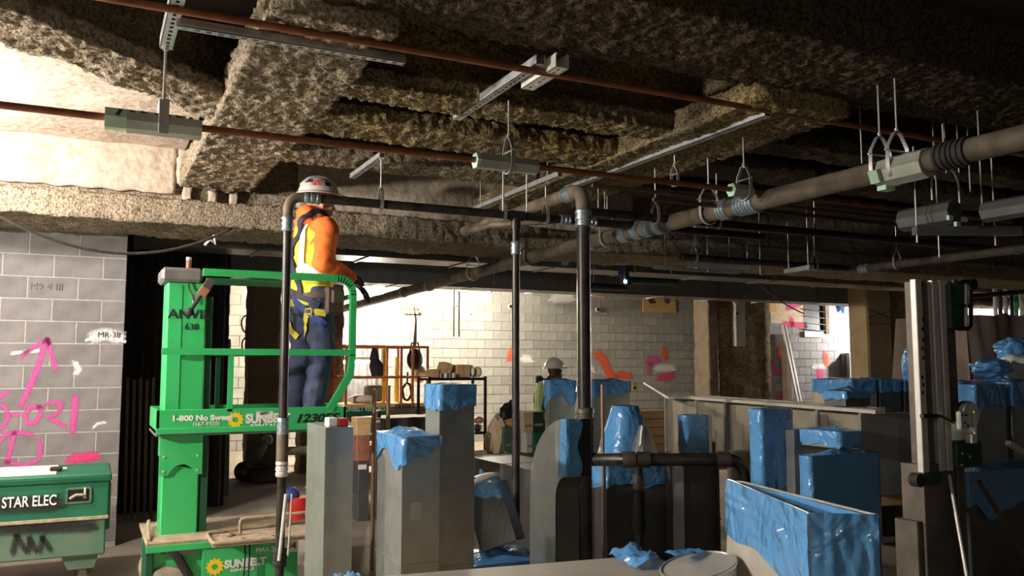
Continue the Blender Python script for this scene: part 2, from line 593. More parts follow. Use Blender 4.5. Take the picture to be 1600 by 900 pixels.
def fp_beam(name, axis, s0, s1, prof, mat, seed, res=0.03, amp=0.014, coarse=0.014, parent=None, mod=None):
    """sprayed beam: closed profile (a, z) swept along 'x' or 'y' from s0 to s1, every vertex pushed out by lumps"""
    pts = []
    for (a, b) in zip(prof, prof[1:] + prof[:1]):
        a, b = Vector(a), Vector(b)
        k = max(1, int((b - a).length / res))
        pts += [a.lerp(b, i / k) for i in range(k)]
    n = len(pts)
    c = sum(pts, Vector((0, 0))) / n
    nr = []
    for i in range(n):
        t = pts[(i + 2) % n] - pts[i - 2]
        nr.append(Vector((t.y, -t.x)).normalized())
    area = sum(pts[i].x * pts[(i + 1) % n].y - pts[(i + 1) % n].x * pts[i].y for i in range(n))
    sg = 1 if area > 0 else -1
    ns = max(2, int((s1 - s0) / res))
    m = MB()
    for j in range(ns + 1):
        s = s0 + (s1 - s0) * j / ns
        for i in range(n):
            p = pts[i]
            w3 = Vector((s, p.x, p.y)) if axis == 'x' else Vector((p.x, s, p.y))
            d = fp_noise(w3, seed, amp, coarse)
            if mod: d += mod(s, p)
            q = p + nr[i] * sg * d
            m.v.append(Vector((s, q.x, q.y)) if axis == 'x' else Vector((q.x, s, q.y)))
    for j in range(ns):
        for i in range(n):
            i2 = (i + 1) % n
            m.f.append((j * n + i, j * n + i2, (j + 1) * n + i2, (j + 1) * n + i))
    m.f.append(tuple(range(n))); m.f.append(tuple(ns * n + i for i in reversed(range(n))))
    return m.build(name, mat, parent, smooth='all')


def ibeam(a0, a1, z0, z1, fl=0.1, web=0.06):
    """I-profile, thick with fireproofing: bottom flange a0..a1"""
    c = (a0 + a1) / 2
    return [(a0, z0), (a1, z0), (a1, z0 + fl), (c + web, z0 + fl + 0.04), (c + web, z1), (c - web, z1), (c - web, z0 + fl + 0.04), (a0, z0 + fl)]
# ================================================================== STRUCTURE
DECK = 3.56
fl = MB().box((-14, -6, -0.3), (34, 22, 0)).build('floor', 'floor'); tag(fl, 'bare dusty concrete floor of the building site', 'floor', kind='structure')
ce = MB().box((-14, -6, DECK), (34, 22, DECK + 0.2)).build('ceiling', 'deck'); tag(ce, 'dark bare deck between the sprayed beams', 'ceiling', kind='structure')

# ---- left block wall: every block a part, mortar recessed
YW = 8.7
xe = pv(195, 500, YW).x
zl = pv(100, 365.7, YW).z
wl = MB().box((-9, YW + 0.004, 0), (xe - 0.004, YW + 0.19, 3.3)).build('wall_left', 'mortar'); tag(wl, 'grey concrete block wall with pink spray-painted arrow and numbers', 'wall', kind='structure')
ORI[wl] = wl.location.copy()
bf = MB().box((0.006, 0, 0.006), (0.394, 0.19, 0.192), 0.003).mesh('block'); bf.materials.append(MATS['block'])
bh = MB().box((0.006, 0, 0.006), (0.198, 0.19, 0.192), 0.003).mesh('half_block'); bh.materials.append(MATS['block'])
r0 = int((zl - 0.0) / 0.198)
for r in range(-r0, 3):
    z = zl + (r) * 0.198
    if z > 2.8 or z < -0.05: continue
    odd = (r % 2 == 0)
    x = xe
    if odd:
        x -= 0.2
        place(bh, 'block', (x, YW, z), wl)
    while x > -2.3:
        x -= 0.4
        place(bf, 'block', (x, YW, z), wl)


def wp(px, py, off=0.004):
    return pv(px, py, YW - off)


def spray(pts, wd, mat, parent=wl, f=wp, name='spray_paint_mark'):
    return ribbon([f(*p) for p in pts], wd, (0, -1, 0), mat, name, parent)


PK = 'spray_pink'
spray([(33, 633), (53, 590), (73, 533)], 0.07, PK)
spray([(34, 556), (55, 541), (74, 530), (76, 535)], 0.06, PK)
spray([(74, 530), (80, 552), (86, 575)], 0.06, PK)
spray([(0, 632), (8, 636), (13, 650), (8, 664), (0, 670)], 0.05, PK)
spray([(-2, 622), (10, 612)], 0.05, PK)
spray([(20, 649), (30, 647)], 0.05, PK)
spray([(62, 636), (48, 634), (40, 648), (42, 662), (55, 660), (64, 648), (62, 636)], 0.06, PK)
spray([(73, 631), (86, 627), (97, 632), (92, 644), (76, 653), (90, 660), (100, 665)], 0.055, PK)
spray([(118, 622), (116, 648), (113, 673)], 0.08, PK)
spray([(-2, 690), (10, 678), (30, 675), (48, 679)], 0.06, PK)
spray([(22, 678), (16, 702), (11, 722)], 0.06, PK)
spray([(10, 722), (40, 727), (60, 718), (64, 700), (60, 688)], 0.05, PK)
spray([(113, 717), (130, 715), (146, 713)], 0.13, 'spray_rose')
spray([(147, 526), (165, 522), (184, 527)], 0.16, 'spray_white')
spray([(118, 568), (124, 578), (120, 582)], 0.07, 'spray_white')
spray([(146, 668), (152, 662), (163, 660)], 0.04, 'spray_white')
spray([(20, 552), (60, 548)], 0.05, 'spray_white')
for (px, py, s) in ((0, 0, 0),):
    lettering('MR-38', 0.05, face_front(wp(152, 527, 0.008)), 'black_print', wl, name='handwriting')
    lettering('M9 4 III', 0.06, face_front(wp(46, 452, 0.006)), 'alu_grey', wl, name='handwriting')

# ---- far block walls
def block_wall(name, label, x0, x1, y, z0, z1, zfine0, xf0, xf1, seed, maxn=300):
    o = MB().box((x0, y + 0.02, 0), (x1, y + 0.22, 3.5)).build(name, 'mortar_far')
    tag(o, label, 'wall', kind='structure')
    ORI[o] = o.location.copy()
    bl = MB().box((0.006, 0, 0.006), (0.394, 0.19, 0.194)).mesh('block'); bl.materials.append(MATS['block_far'])
    rest = MB()
    n = 0
    rows = int((z1 - z0) / 0.2)
    cand = []
    for r in range(rows):
        z = z0 + r * 0.2
        x = x0 + (0.2 if r % 2 else 0.0)
        while x + 0.4 <= x1 + 1e-6:
            cand.append((x, z, z >= zfine0 and xf0 <= x <= xf1))
            x += 0.4
    for x, z, fine in cand:
        if fine and n < maxn:
            place(bl, 'block', (x, y, z), o); n += 1
        else:
            rest.box((x + 0.006, y, z + 0.006), (x + 0.394, y + 0.19, z + 0.194))
    rs = rest.build('block_courses', 'block_far', o)
    rs['kind'] = 'stuff'
    return o


YA, YB = 17.2, 16.0
wa = block_wall('wall_back', 'grey concrete block wall behind the far worker, spray-marked orange and pink', 1.8, 14.6, YA, 0, 3.4, 1.0, 3.6, 13.9, 3)
wb = block_wall('wall_right', 'grey block wall with an opening and pink marks behind the wrapped columns', 14.4, 32.0, YB, 0, 3.6, 0.8, 14.9, 20.6, 4)


def far(px, py): return pv(px, py, YA - 0.012)
def farb(px, py): return pv(px, py, YB - 0.012)


for pts, wd, m in ([[(802, 549), (798, 558)], 0.3, 'spray_orange'], [[(800, 563), (806, 562)], 0.22, 'spray_white'], [[(818, 560), (826, 561)], 0.28, 'spray_white'],
                   [[(935, 555), (943, 562), (950, 580), (956, 588)], 0.32, 'spray_orange'], [[(967, 585), (982, 587)], 0.24, 'spray_orange'],
                   [[(920, 574), (924, 576)], 0.28, 'spray_white'], [[(1015, 563), (1026, 562)], 0.3, 'spray_pink'], [[(1038, 548), (1039, 557)], 0.24, 'spray_orange'],
                   [[(1027, 575), (1050, 575)], 0.28, 'spray_white'], [[(1032, 590), (1048, 587)], 0.26, 'spray_rose'], [[(1015, 572), (1014, 580)], 0.2, 'spray_pink'],
                   [[(803, 598), (802, 610)], 0.14, 'spray_rose'], [[(866, 466), (890, 465)], 0.35, 'spray_white']):
    ribbon([far(*p) for p in pts], wd, (0, -1, 0), m, 'spray_paint_mark', wa)
for pts, wd, m in ([[(1232, 480), (1250, 474)], 0.24, 'spray_rose'], [[(1226, 506), (1258, 509)], 0.2, 'spray_rose'], [[(1237, 500), (1238, 505)], 0.22, 'spray_rose'],
                   [[(1218, 549), (1219, 554)], 0.28, 'spray_orange'], [[(1290, 556), (1291, 566)], 0.26, 'spray_orange'], [[(1281, 580), (1282, 588)], 0.3, 'spray_rose'],
                   [[(1272, 573), (1286, 573)], 0.2, 'spray_white'], [[(1212, 581), (1222, 581)], 0.24, 'spray_pink'], [[(1208, 566), (1208, 574)], 0.12, 'spray_rose'],
                   [[(1297, 608), (1299, 618)], 0.16, 'spray_orange'], [[(1215, 620), (1225, 620)], 0.14, 'spray_rose']):
    ribbon([farb(*p) for p in pts], wd, (0, -1, 0), m, 'spray_paint_mark', wb)
# pipe sleeves through the back wall
for px, py, r in ((797, 479, 0.06), (933, 484, 0.05), (712, 478, 0.03), (1086, 490, 0.03), (735, 491, 0.02)):
    c = far(px, py)
    s = MB().cyl((c.x, c.y + 0.02, c.z), (c.x, c.y - 0.05, c.z), r, n=14).build('pipe_sleeve', 'kraft', wa, True)
    MB().cyl((c.x, c.y - 0.03, c.z), (c.x, c.y - 0.054, c.z), r * 0.72, n=12).build('sleeve_hole', 'black', s)

# dark curtain wall in the passage behind the block wall
YC = 10.6
c0, c1 = pv(170, 600, YC).x, pv(355, 600, YC).x
cw = MB().grid(lambda u, v: Vector((c0 + (c1 - c0) * u, YC + 0.03 * math.sin(u * 46) * (1 - 0.5 * v) + 0.015 * math.sin(u * 117), 3.4 * v)), 120, 6).build('curtain_wall', 'curtain', smooth='all')
tag(cw, 'black plastic curtain closing the passage beside the left block wall', 'curtain')

# ---- sprayed beams of the ceiling
def beam(*a, label, **k):
    o = fp_beam(*a, **k)
    return tag(o, label, 'beam', kind='structure')


beam('ceiling_beam', 'x', -3, 8.5, [(3.02, 3.22), (3.66, 3.20), (3.68, DECK + .02), (3.0, DECK + .02)], 'fp_shaded', 1, res=0.017, amp=0.017, label='nearest dark sprayed beam across the top of the view')
beam('ceiling_beam', 'y', 3.6, 7.6, ibeam(0.63, 1.2, 3.12, DECK + .02, 0.16, 0.12), 'fp', 2, res=0.014, amp=0.016, label='flaky grey girder running back above the worker')
beam('ceiling_beam', 'y', 3.6, 7.6, ibeam(3.30, 4.02, 3.1, DECK + .02, 0.14, 0.1), 'fp_ochre', 3, res=0.018, label='ochre girder running back above the long strut channel')
for i, (a, b, mt) in enumerate(((4.36, 4.64, 'fp_ochre'), (5.02, 5.46, 'fp_ochre'), (5.96, 6.32, 'fp'))):
    beam('ceiling_beam', 'x', 1.05, 3.6, ibeam(a, b, 3.12, DECK + .02, 0.1, 0.05), mt, 5 + i, res=0.015, amp=0.017,
         label=('nearest', 'middle', 'farthest')[i] + ' of three short ochre joists between the two girders')
    beam('ceiling_beam', 'x', 3.9, 10, ibeam(a, b, 3.14, DECK + .02, 0.1, 0.05), 'fp_shaded', 15 + i, res=0.045,
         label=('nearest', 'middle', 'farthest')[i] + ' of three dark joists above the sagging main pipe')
beam('ceiling_beam', 'x', -5, 22, ibeam(7.42, 8.3, 2.78, DECK + .02, 0.2, 0.16), 'fp', 9, res=0.026, amp=0.016, coarse=0.025, label='long pale main beam over the block wall and behind the worker')
beam('ceiling_beam', 'y', 8.2, 17.0, ibeam(7.2, 7.8, 3.34, DECK + .02, 0.14, 0.1), 'fp_shaded', 10, res=0.07, label='far dark girder above the far worker')
beam('ceiling_beam', 'y', 3.6, 17.0, ibeam(10.0, 10.7, 3.34, DECK + .02, 0.14, 0.1), 'fp_shaded', 11, res=0.07, label='dark girder at the right above the wrapped column')
beam('ceiling_beam', 'x', 2, 30, ibeam(14.2, 14.9, 3.14, DECK + .02, 0.14, 0.1), 'fp_shaded', 12, res=0.07, label='farthest dark beam in front of the back wall')
# diagonal beam in the left bay
d0, d1 = pz(-70, 0, 3.2), pz(368, 172, 3.2)
L = (d1 - d0).length
db = fp_beam('ceiling_beam', 'x', 0, L, ibeam(-0.2, 0.2, 0, DECK + .02 - 3.17, 0.08, 0.05), 'fp', 21, res=0.016, amp=0.02, coarse=0.04)
off = db.location.copy()
db.matrix_world = Matrix.Translation((d0.x, d0.y, 3.17)) @ Matrix.Rotation(math.atan2(d1.y - d0.y, d1.x - d0.x), 4, 'Z') @ Matrix.Translation(off)
tag(db, 'ragged diagonal beam crossing the left bay of the ceiling', 'beam', kind='structure')
# sprayed pale slab of the left bay, beyond the diagonal beam
def slab(u, v):
    x = -6 + (0.66 + 6) * u
    t = (x - d0.x) / (d1.x - d0.x)
    ylo = d0.y + (d1.y - d0.y) * min(1.0, t) + 0.15
    ylo = max(ylo, 3.7)
    y = ylo + (7.95 - ylo) * v
    return Vector((x, y, 3.44 + noise.fractal(Vector((x * 2, y * 2, 1)), 0.9, 2, 4) * 0.02))
sl = MB().grid(slab, 160, 60).build('ceiling_slab', 'fp_smooth', smooth='all'); tag(sl, 'pale sprayed slab underside brightly lit beside the left wall', 'ceiling', kind='structure')

# sprayed infill above the main beam, with an open slot over the flange and ragged holes by the girder
def infill(x0, x1, z0, z1, seed, y=7.62):
    m = MB()
    nx, nz = max(3, int((x1 - x0) / 0.035)), max(3, int((z1 - z0) / 0.035))
    for s in (0, 1):
        for j in range(nz + 1):
            for i in range(nx + 1):
                x = x0 + (x1 - x0) * i / nx; z = z0 + (z1 - z0) * j / nz
                e = 0.02 * noise.noise(V(x * 9, seed, 1)) if j == 0 else 0
                ex = 0.02 * noise.noise(V(z * 9, seed, 4)) if i in (0, nx) else 0
                m.v.append(V(x + ex, y + 0.06 * s - (1 - s) * fp_noise(V(x, y, z), seed, 0.01, 0.02), z + e))
    n = (nx + 1) * (nz + 1)
    for s in (0, 1):
        for j in range(nz):
            for i in range(nx):
                a = s * n + j * (nx + 1) + i
                m.f.append((a, a + 1, a + nx + 2, a + nx + 1))
    for i in range(nx):
        m.f.append((i, i + 1, n + i + 1, n + i))
    for j in range(nz):
        for a in (j * (nx + 1), j * (nx + 1) + nx):
            m.f.append((a, a + nx + 1, n + a + nx + 1, n + a))
    return m.build('beam_infill', 'fp_smooth', smooth='all')


for k, (xa_, xb_, za_, lb) in enumerate(((-5.0, 0.60, 3.06, 'pale sprayed infill above the slot of the main beam'), (0.60, 1.12, 3.16, 'sprayed infill with ragged holes where the girder meets the main beam'),
                                         (1.62, 5.2, 3.0, 'grey sprayed infill above the main beam behind the helmet'))):
    tag(infill(xa_, xb_, za_, DECK, 50 + k), lb, 'beam', kind='structure')
for k, xx_ in enumerate((0.66, 0.86, 1.04)):
    tag(infill(xx_, xx_ + 0.07, 2.97, 3.2, 60 + k), 'sprayed stub closing the slot, %s of three' % ('leftmost', 'middle', 'rightmost')[k], 'beam', kind='structure')

# ---- sprayed and wrapped columns
def column(px0, px1, y, z1, mat, label, seed, dy=0.35, amp=0.012, name='column', wob=0.0):
    x0, x1 = pv(px0, 560, y).x, pv(px1, 560, y).x
    m = MB()
    n, ns = 36, int(z1 / 0.06)
    for j in range(ns + 1):
        z = z1 * j / ns
        for i in range(n):
            t = 4 * i / n
            e = t - int(t)
            k = int(t)
            c = [(x0 + (x1 - x0) * e, y), (x1, y + dy * e), (x1 + (x0 - x1) * e, y + dy), (x0, y + dy * (1 - e))][k]
            nn = [(0, -1), (1, 0), (0, 1), (-1, 0)][k]
            d = fp_noise(Vector((c[0], c[1], z)), seed, amp, amp * 1.5 + wob)
            m.v.append(Vector((c[0] + nn[0] * d, c[1] + nn[1] * d, z)))
    for j in range(ns):
        for i in range(n):
            i2 = (i + 1) % n
            m.f.append((j * n + i, j * n + i2, (j + 1) * n + i2, (j + 1) * n + i))
    o = m.build(name, mat, smooth='all')
    return tag(o, label, 'column', kind='structure')


column(389, 438, 12.9, 3.1, 'brown_board', 'brown sprayed column behind the green lift mast', 31)
column(472, 537, 13.2, 3.1, 'brown_board', 'brown sprayed column directly behind the legs of the worker', 32, amp=0.02)
column(1124, 1204, 14.9, 3.3, 'fp_col', 'broad dark sprayed column between the two far block walls', 33, dy=0.6, amp=0.02)
column(1396, 1432, 11.2, 3.1, 'fp_col', 'dark sprayed column behind the aluminium lift mast', 35, dy=0.4)
# ================================================================== LAMPS
def bulb_lamp(loc, watt, col, r, label, hang=True):
    loc = Vector(loc)
    t = thing('work_lamp', label, 'lamp', loc)
    mn = 'bulb_%d' % len(MATS)
    A = 4 * math.pi * r * r
    pm(mn, (1, 1, 1), None, 5, 0.5, emit=col, estr=watt / (math.pi * A))
    MB().sphere(loc, (r, r, r * 1.15), 14, 10).build('bulb', mn, t, 'all')
    MB().cyl(loc + V(0, 0, r * 1.1), loc + V(0, 0, r * 1.1 + 0.09), 0.03, 0.022).build('socket', 'rubber', t, True)
    g = MB()
    for k in range(6):
        a = k * math.pi / 3
        g.tube([loc + V(math.cos(a) * q * r * 1.35, math.sin(a) * q * r * 1.35, zz * r) for q, zz in ((0.3, 1.5), (0.9, 0.9), (1.05, 0), (0.8, -1.0), (0.2, -1.5))], 0.002, 5)
    g.build('cage', 'yellow', t)
    if hang:
        MB().tube([loc + V(0, 0, r + 0.08), V(loc.x, loc.y, DECK)], 0.006, 6).build('cord', 'rubber', t)
    return t


bulb_lamp((-1.45, 6.35, 2.9), LAMP_W['wall'], (1.0, 0.89, 0.84), 0.07, 'caged work lamp hanging before the left block wall', True)
bulb_lamp((-3.1, 4.3, 2.45), LAMP_W['near'], (1.0, 0.90, 0.78), 0.09, 'caged work lamp hanging left of the camera', True)
pf = pd(592, 449, 16.0)
bulb_lamp(pf, LAMP_W['far'], (1.0, 0.86, 0.62), 0.13, 'glaring bare work lamp hanging before the back wall')
pe = pv(1392, 500, 15.0)
bulb_lamp((pe.x, pe.y, 2.6), LAMP_W['east'], (1.0, 0.93, 0.9), 0.1, 'work lamp hidden behind the wrapped columns')
pe = pv(1680, 450, 14.6)
bulb_lamp((pe.x, pe.y, 2.6), LAMP_W['bay'], (1.0, 0.9, 0.84), 0.1, 'work lamp beyond the tarpaulin at the right')
bulb_lamp((-1.5, -2.2, 2.7), LAMP_W['hall'], (1.0, 0.86, 0.7), 0.1, 'unseen fill lamp added behind the camera')  # added fill light out of view, built like the other bulbs


def tube_lamp(a, b, watt, label):
    a, b = Vector(a), Vector(b)
    t = thing('tube_lamp', label, 'lamp', (a + b) / 2)
    r = 0.022
    A = 2 * math.pi * r * (b - a).length
    mn = 'tube_%d' % len(MATS)
    pm(mn, (1, 1, 1), None, 5, 0.5, emit=(1, 0.92, 0.76), estr=watt / (math.pi * A))
    MB().cyl(a, b, r, n=10).build('tube', mn, t, True)
    MB().obox(a + V(0, 0, 0.06), b + V(0, 0, 0.06), 0.12, 0.05).build('housing', 'white', t)
    for p in (a, b):
        MB().tube([p + V(0, 0, 0.08), V(p.x, p.y, DECK)], 0.006, 5).build('hanging_rod', 'rod', t)
    return t


tube_lamp(pv(738, 467, 16.3), pv(768, 461, 16.0), LAMP_W['tube'], 'tilted tube lamp hanging by the back wall beside the black riser')
tube_lamp(pd(534, 566, 15.2), pd(590, 565, 15.4), LAMP_W['tube'], 'bright tube lamp glowing behind the green rail and orange lift')

# ================================================================== PIPES AND HANGERS
YU, ZU = 3.72, 3.10      # upper rusty line
YL, ZL = 4.21, 2.74      # lower rusty line
YR, ZR = 5.65, 2.735      # black run that feeds the risers
XM, ZM = 3.9, 2.70       # sagging main


def pipe_thing(label, loc, name='pipe_run', cat='pipe', group=None):
    return thing(name, label, cat, loc, group)


def grooved(t, p0, p1, r, mat='coupling'):
    """grooved coupling: ring housing with ribs"""
    p0, p1 = Vector(p0), Vector(p1)
    d = (p1 - p0)
    L_ = d.length
    d.normalize()
    pts, rs = [], []
    for k, q in ((0, 1.05), (0.06, 1.2), (0.24, 1.2), (0.27, 1.08), (0.37, 1.08), (0.40, 1.2), (0.60, 1.2), (0.63, 1.08), (0.73, 1.08), (0.76, 1.2), (0.94, 1.2), (1, 1.05)):
        pts.append(p0 + d * L_ * k); rs.append(r * q)
    return MB().tube(pts, rs, 18).build('coupling', mat, t, True)


# rusty lines
for y, z, x0, x1, m, lb in ((YU, ZU, -3.2, 6.2, 'rust', 'upper rusty steel line along the nearest beam'), (YL, ZL, -3.2, 6.4, 'rust', 'lower rusty steel line carrying the insulation saddles')):
    t = pipe_thing(lb, (x0, y, z))
    MB().cyl((x0, y, z), (x1, y, z), 0.017, n=10).build('pipe', m, t, True)
    for k in range(3):
        xx = x0 + 0.9 + k * 3.1
        MB().cyl((xx - 0.03, y, z), (xx + 0.03, y, z), 0.018, n=10).build('joint_sleeve', m, t, True)

# strut channels
def strut(p0, p1, label, group=None, slots=True, size=0.041, mat='strut', hung=False):
    p0, p1 = Vector(p0), Vector(p1)
    t = thing('strut_channel', label, 'strut', p0, group)
    dr = (p1 - p0).normalized()
    sd = dr.cross(V(0, 0, 1)).normalized()
    L_ = (p1 - p0).length
    h = size / 2
    def bar(s0, s1, z0, z1, a0=0.0, a1=None):
        a1 = L_ if a1 is None else a1
        m = MB()
        vs = []
        for a in (a0, a1):
            for s, z in ((s0, z0), (s1, z0), (s1, z1), (s0, z1)):
                vs.append(p0 + dr * a + sd * s + V(0, 0, z))
        return vs
    F = [(0, 1, 2, 3), (7, 6, 5, 4), (0, 4, 5, 1), (1, 5, 6, 2), (2, 6, 7, 3), (3, 7, 4, 0)]
    m = MB()
    for s in (-1, 1):
        m.add(bar(s * h, s * (h - 0.003), -h, h), F)
        m.add(bar(s * h, s * (h - 0.011), h - 0.003, h), F)
        m.add(bar(s * (h - 0.008), s * (h - 0.011), h - 0.01, h), F)
        m.add(bar(s * h, s * (0.008), -h, -h + 0.003), F)
    a = 0.0
    while slots and a < L_:
        m.add(bar(-0.008, 0.008, -h, -h + 0.003, a, min(L_, a + 0.024)), F)
        a += 0.05
    m.build('channel', mat, t)
    if hung:
        for a_ in (0.12, 0.88):
            c_ = p0.lerp(p1, a_)
            MB().cyl(c_ - V(0, 0, 0.03), V(c_.x, c_.y, DECK if hung is True else hung), 0.005, n=8).build('threaded_rod', 'rod', t)
    return t


def nut(c, r=0.011, h=0.012):
    c = Vector(c)
    return MB().cyl(c - V(0, 0, h / 2), c + V(0, 0, h / 2), r, n=6)


def rod(p0, p1, t, r=0.0055):
    MB().cyl(p0, p1, r, n=8).build('threaded_rod', 'rod', t)


def clevis(c, r, ax, top, label, group=None, mat='rod', bolt=True):
    """clevis hanger round a pipe (axis ax) with its threaded rod up to z = top"""
    c = Vector(c)
    t = thing('pipe_hanger', label, 'hanger', (c.x, c.y, c.z - r), group)
    sd = V(0, 1, 0) if ax == 'x' else V(1, 0, 0)
    path = []
    for a in range(200, 341, 14):
        q = math.radians(a)
        path.append(c + sd * math.cos(q) * r + V(0, 0, math.sin(q) * r))
    hh = r * 2.2 + 0.03
    for s, z in ((1.0, 0.1), (0.95, 0.55), (0.35, 0.93), (0.0, 1.0), (-0.35, 0.93), (-0.95, 0.55), (-1.0, 0.1)):
        path.append(c + sd * r * s + V(0, 0, hh * z))
    dv = V(1, 0, 0) if ax == 'x' else V(0, 1, 0)
    m = MB()
    n = len(path)
    vs, fs = [], []
    ctr = c + V(0, 0, hh * 0.4)
    for i, p in enumerate(path):
        o = (p - ctr).normalized() * 0.005
        vs += [p - dv * 0.012, p + dv * 0.012, p + dv * 0.012 + o, p - dv * 0.012 + o]
    for i in range(n):
        j = (i + 1) % n
        for k in range(4):
            fs.append((i * 4 + k, i * 4 + (k + 1) % 4, j * 4 + (k + 1) % 4, j * 4 + k))
    m.add(vs, fs)
    m.build('strap', mat, t, True)
    rod(c + V(0, 0, hh * 0.93), V(c.x, c.y, top), t)
    nut(c + V(0, 0, hh + 0.012)).build('nut', mat, t)
    if bolt:
        MB().cyl(c + sd * r * 1.25 + V(0, 0, hh * 0.45), c - sd * r * 1.25 + V(0, 0, hh * 0.45), 0.005, n=6).build('cross_bolt', mat, t)
    return t


xs = [pv(262, 40, 3.9).x, 1.96, 3.61]
strut((xs[0] + .02, 3.62, 3.14), (xs[0] + .02, 4.25, 3.14), 'short slotted strut channel at the left end of the upper rusty line', size=0.06, mat='strut')
strut((xs[1], 3.66, 3.14), (xs[1], 4.75, 3.14), 'slotted strut channel hung below the joists in mid-ceiling', size=0.05)
strut((xs[1] + 0.09, 3.6, 3.13), (xs[1] + 0.09, 3.98, 3.13), 'bright short strut stub crossing the upper rusty line in mid-ceiling', size=0.075, mat='alu')
strut((xs[2], 3.64, 3.14), (xs[2], 4.3, 3.14), 'bright-ended strut channel stub at the right end of the rusty line', size=0.052)
strut((xs[2] - 0.1, 3.74, 3.1), (xs[2] - 0.1, 6.1, 3.1), 'long strut channel running back below the ochre girder', size=0.05)
q = pz(600, 240, 3.07)
strut((q.x, 5.60, 3.07), (q.x, 6.35, 3.07), 'small strut channel stub above the black run behind the worker')
zq = pv(450, 64, 3.86).z
strut((pv(275, 33, 3.86).x, 3.86, zq), (pv(632, 97, 3.86).x, 3.86, zq), 'strut channel lying beside the upper rusty line', size=0.044)
q = pz(830, 290, 3.0)
strut((q.x, 5.3, 3.0), (q.x, 6.9, 3.0), 'strut channel carrying rods of the black run near the elbow', hung=True)
strut((5.1, 7.1, 2.62), (6.2, 7.1, 2.62), 'hung strut channel in the dark at the right', hung=True)
q = pd(1075, 415, 8.2)
strut(q, pd(1180, 418, 8.6), 'horizontal strut channel hung low before the plywood patch', slots=False, hung=3.1)
strut(pd(1228, 424, 8.8), pd(1268, 417, 8.0), 'short strut channel hung low before the dark column', slots=False, hung=3.1)

# saddles: foam insert with metal shield around the lower rusty line
def saddle(xa, xb, label, xsplit=None, rot=0.0, r=0.045, dy=0.0):
    t = thing('pipe_saddle', label, 'saddle', ((xa + xb) / 2, YL, ZL - r))
    def hexa(x0, x1, rr, mt, nm, sides=8):
        m = MB()
        m.cyl((x0, YL + dy, ZL - 0.004), (x1, YL + dy, ZL - 0.004), rr, n=sides)
        return m.build(nm, mt, t)
    if xsplit:
        hexa(xa, xsplit, r, 'pad_green', 'foam_insert', 6)
        m = MB()
        for i, x in enumerate((xa + 0.09, xb)):
            for s_ in (1.05, 1.1):
                for k in range(7):
                    a = math.radians(150 + 40 * k)
                    m.v.append(V(x, YL + dy + math.cos(a) * r * s_, ZL - 0.004 + math.sin(a) * r * s_))
        for i in range(6):
            m.f += [(i, i + 1, 14 + i + 1, 14 + i), (7 + i, 7 + i + 1, 21 + i + 1, 21 + i), (i, i + 1, 7 + i + 1, 7 + i), (14 + i, 14 + i + 1, 21 + i + 1, 21 + i)]
        m.build('metal_shield', 'shield', t)
    else:
        hexa(xa, xa + 0.018, r * 1.04, 'pad_green', 'end_pad', 6)
        hexa(xa + 0.018, xb, r, 'shield', 'metal_shield', 6)
    return t


sa, sb = pv(163, 190, YL).x, pv(314, 200, YL).x
t = saddle(sa, sb, 'green-printed foam saddle with grey shield at the left end', sb - 0.07, r=0.052)
# dark leaf-like print on the foam of the first saddle
for k in range(7):
    x0 = sa + 0.05 + k * 0.05
    MB().obox((x0, YL - 0.0462, ZL + 0.002), (x0 + 0.016, YL - 0.0275, ZL + 0.036), 0.016 + 0.008 * (k % 3), 0.006, up=(0, -1, 0.55)).build('print_stroke', 'dark_green', t)
xr = pv(258, 100, YL).x
t2 = thing('rod_hanger', 'long rod and clamp holding the green-printed saddle', 'hanger', (xr, YL, ZL))
rod((xr, YL, ZL + 0.05), (xr, YL, 3.12), t2, 0.006)
MB().box((xr - 0.022, YL - 0.06, ZL - 0.06), (xr + 0.022, YL - 0.054, ZL + 0.1), 0.001).build('clamp_plate', 'strut', t2)
MB().box((xr - 0.022, YL - 0.054, ZL + 0.05), (xr + 0.022, YL + 0.05, ZL + 0.1), 0.004).build('clamp_head', 'strut', t2)
nut((xr, YL, 3.1), 0.014, 0.02).build('nut', 'rod', t2)
sa, sb = pv(742, 252, YL).x, pv(838, 262, YL).x
saddle(sa, sb, 'grey shielded saddle below the mid-ceiling strut channel')
clevis((pv(795, 250, YL).x, YL, ZL), 0.055, 'x', 3.10, 'clevis hanger with long rod at the mid-ceiling saddle')
sa = pv(1142, 290, YL).x
saddle(sa, sa + 0.16, 'small green-ended saddle above the blue-grey couplings')
clevis((pv(1163, 290, YL).x, YL, ZL), 0.06, 'x', 3.10, 'clevis hanger with long rod below the bright strut stub')

# black run with elbow and risers
def bend(p0, corner, p1, rad, n=8):
    p0, c, p1 = Vector(p0), Vector(corner), Vector(p1)
    a = (p0 - c).normalized(); b = (p1 - c).normalized()
    s, e = c + a * rad, c + b * rad
    out = []
    for i in range(n + 1):
        f = i / n
        out.append(s.lerp(c, f).lerp(c.lerp(e, f), f))
    return out


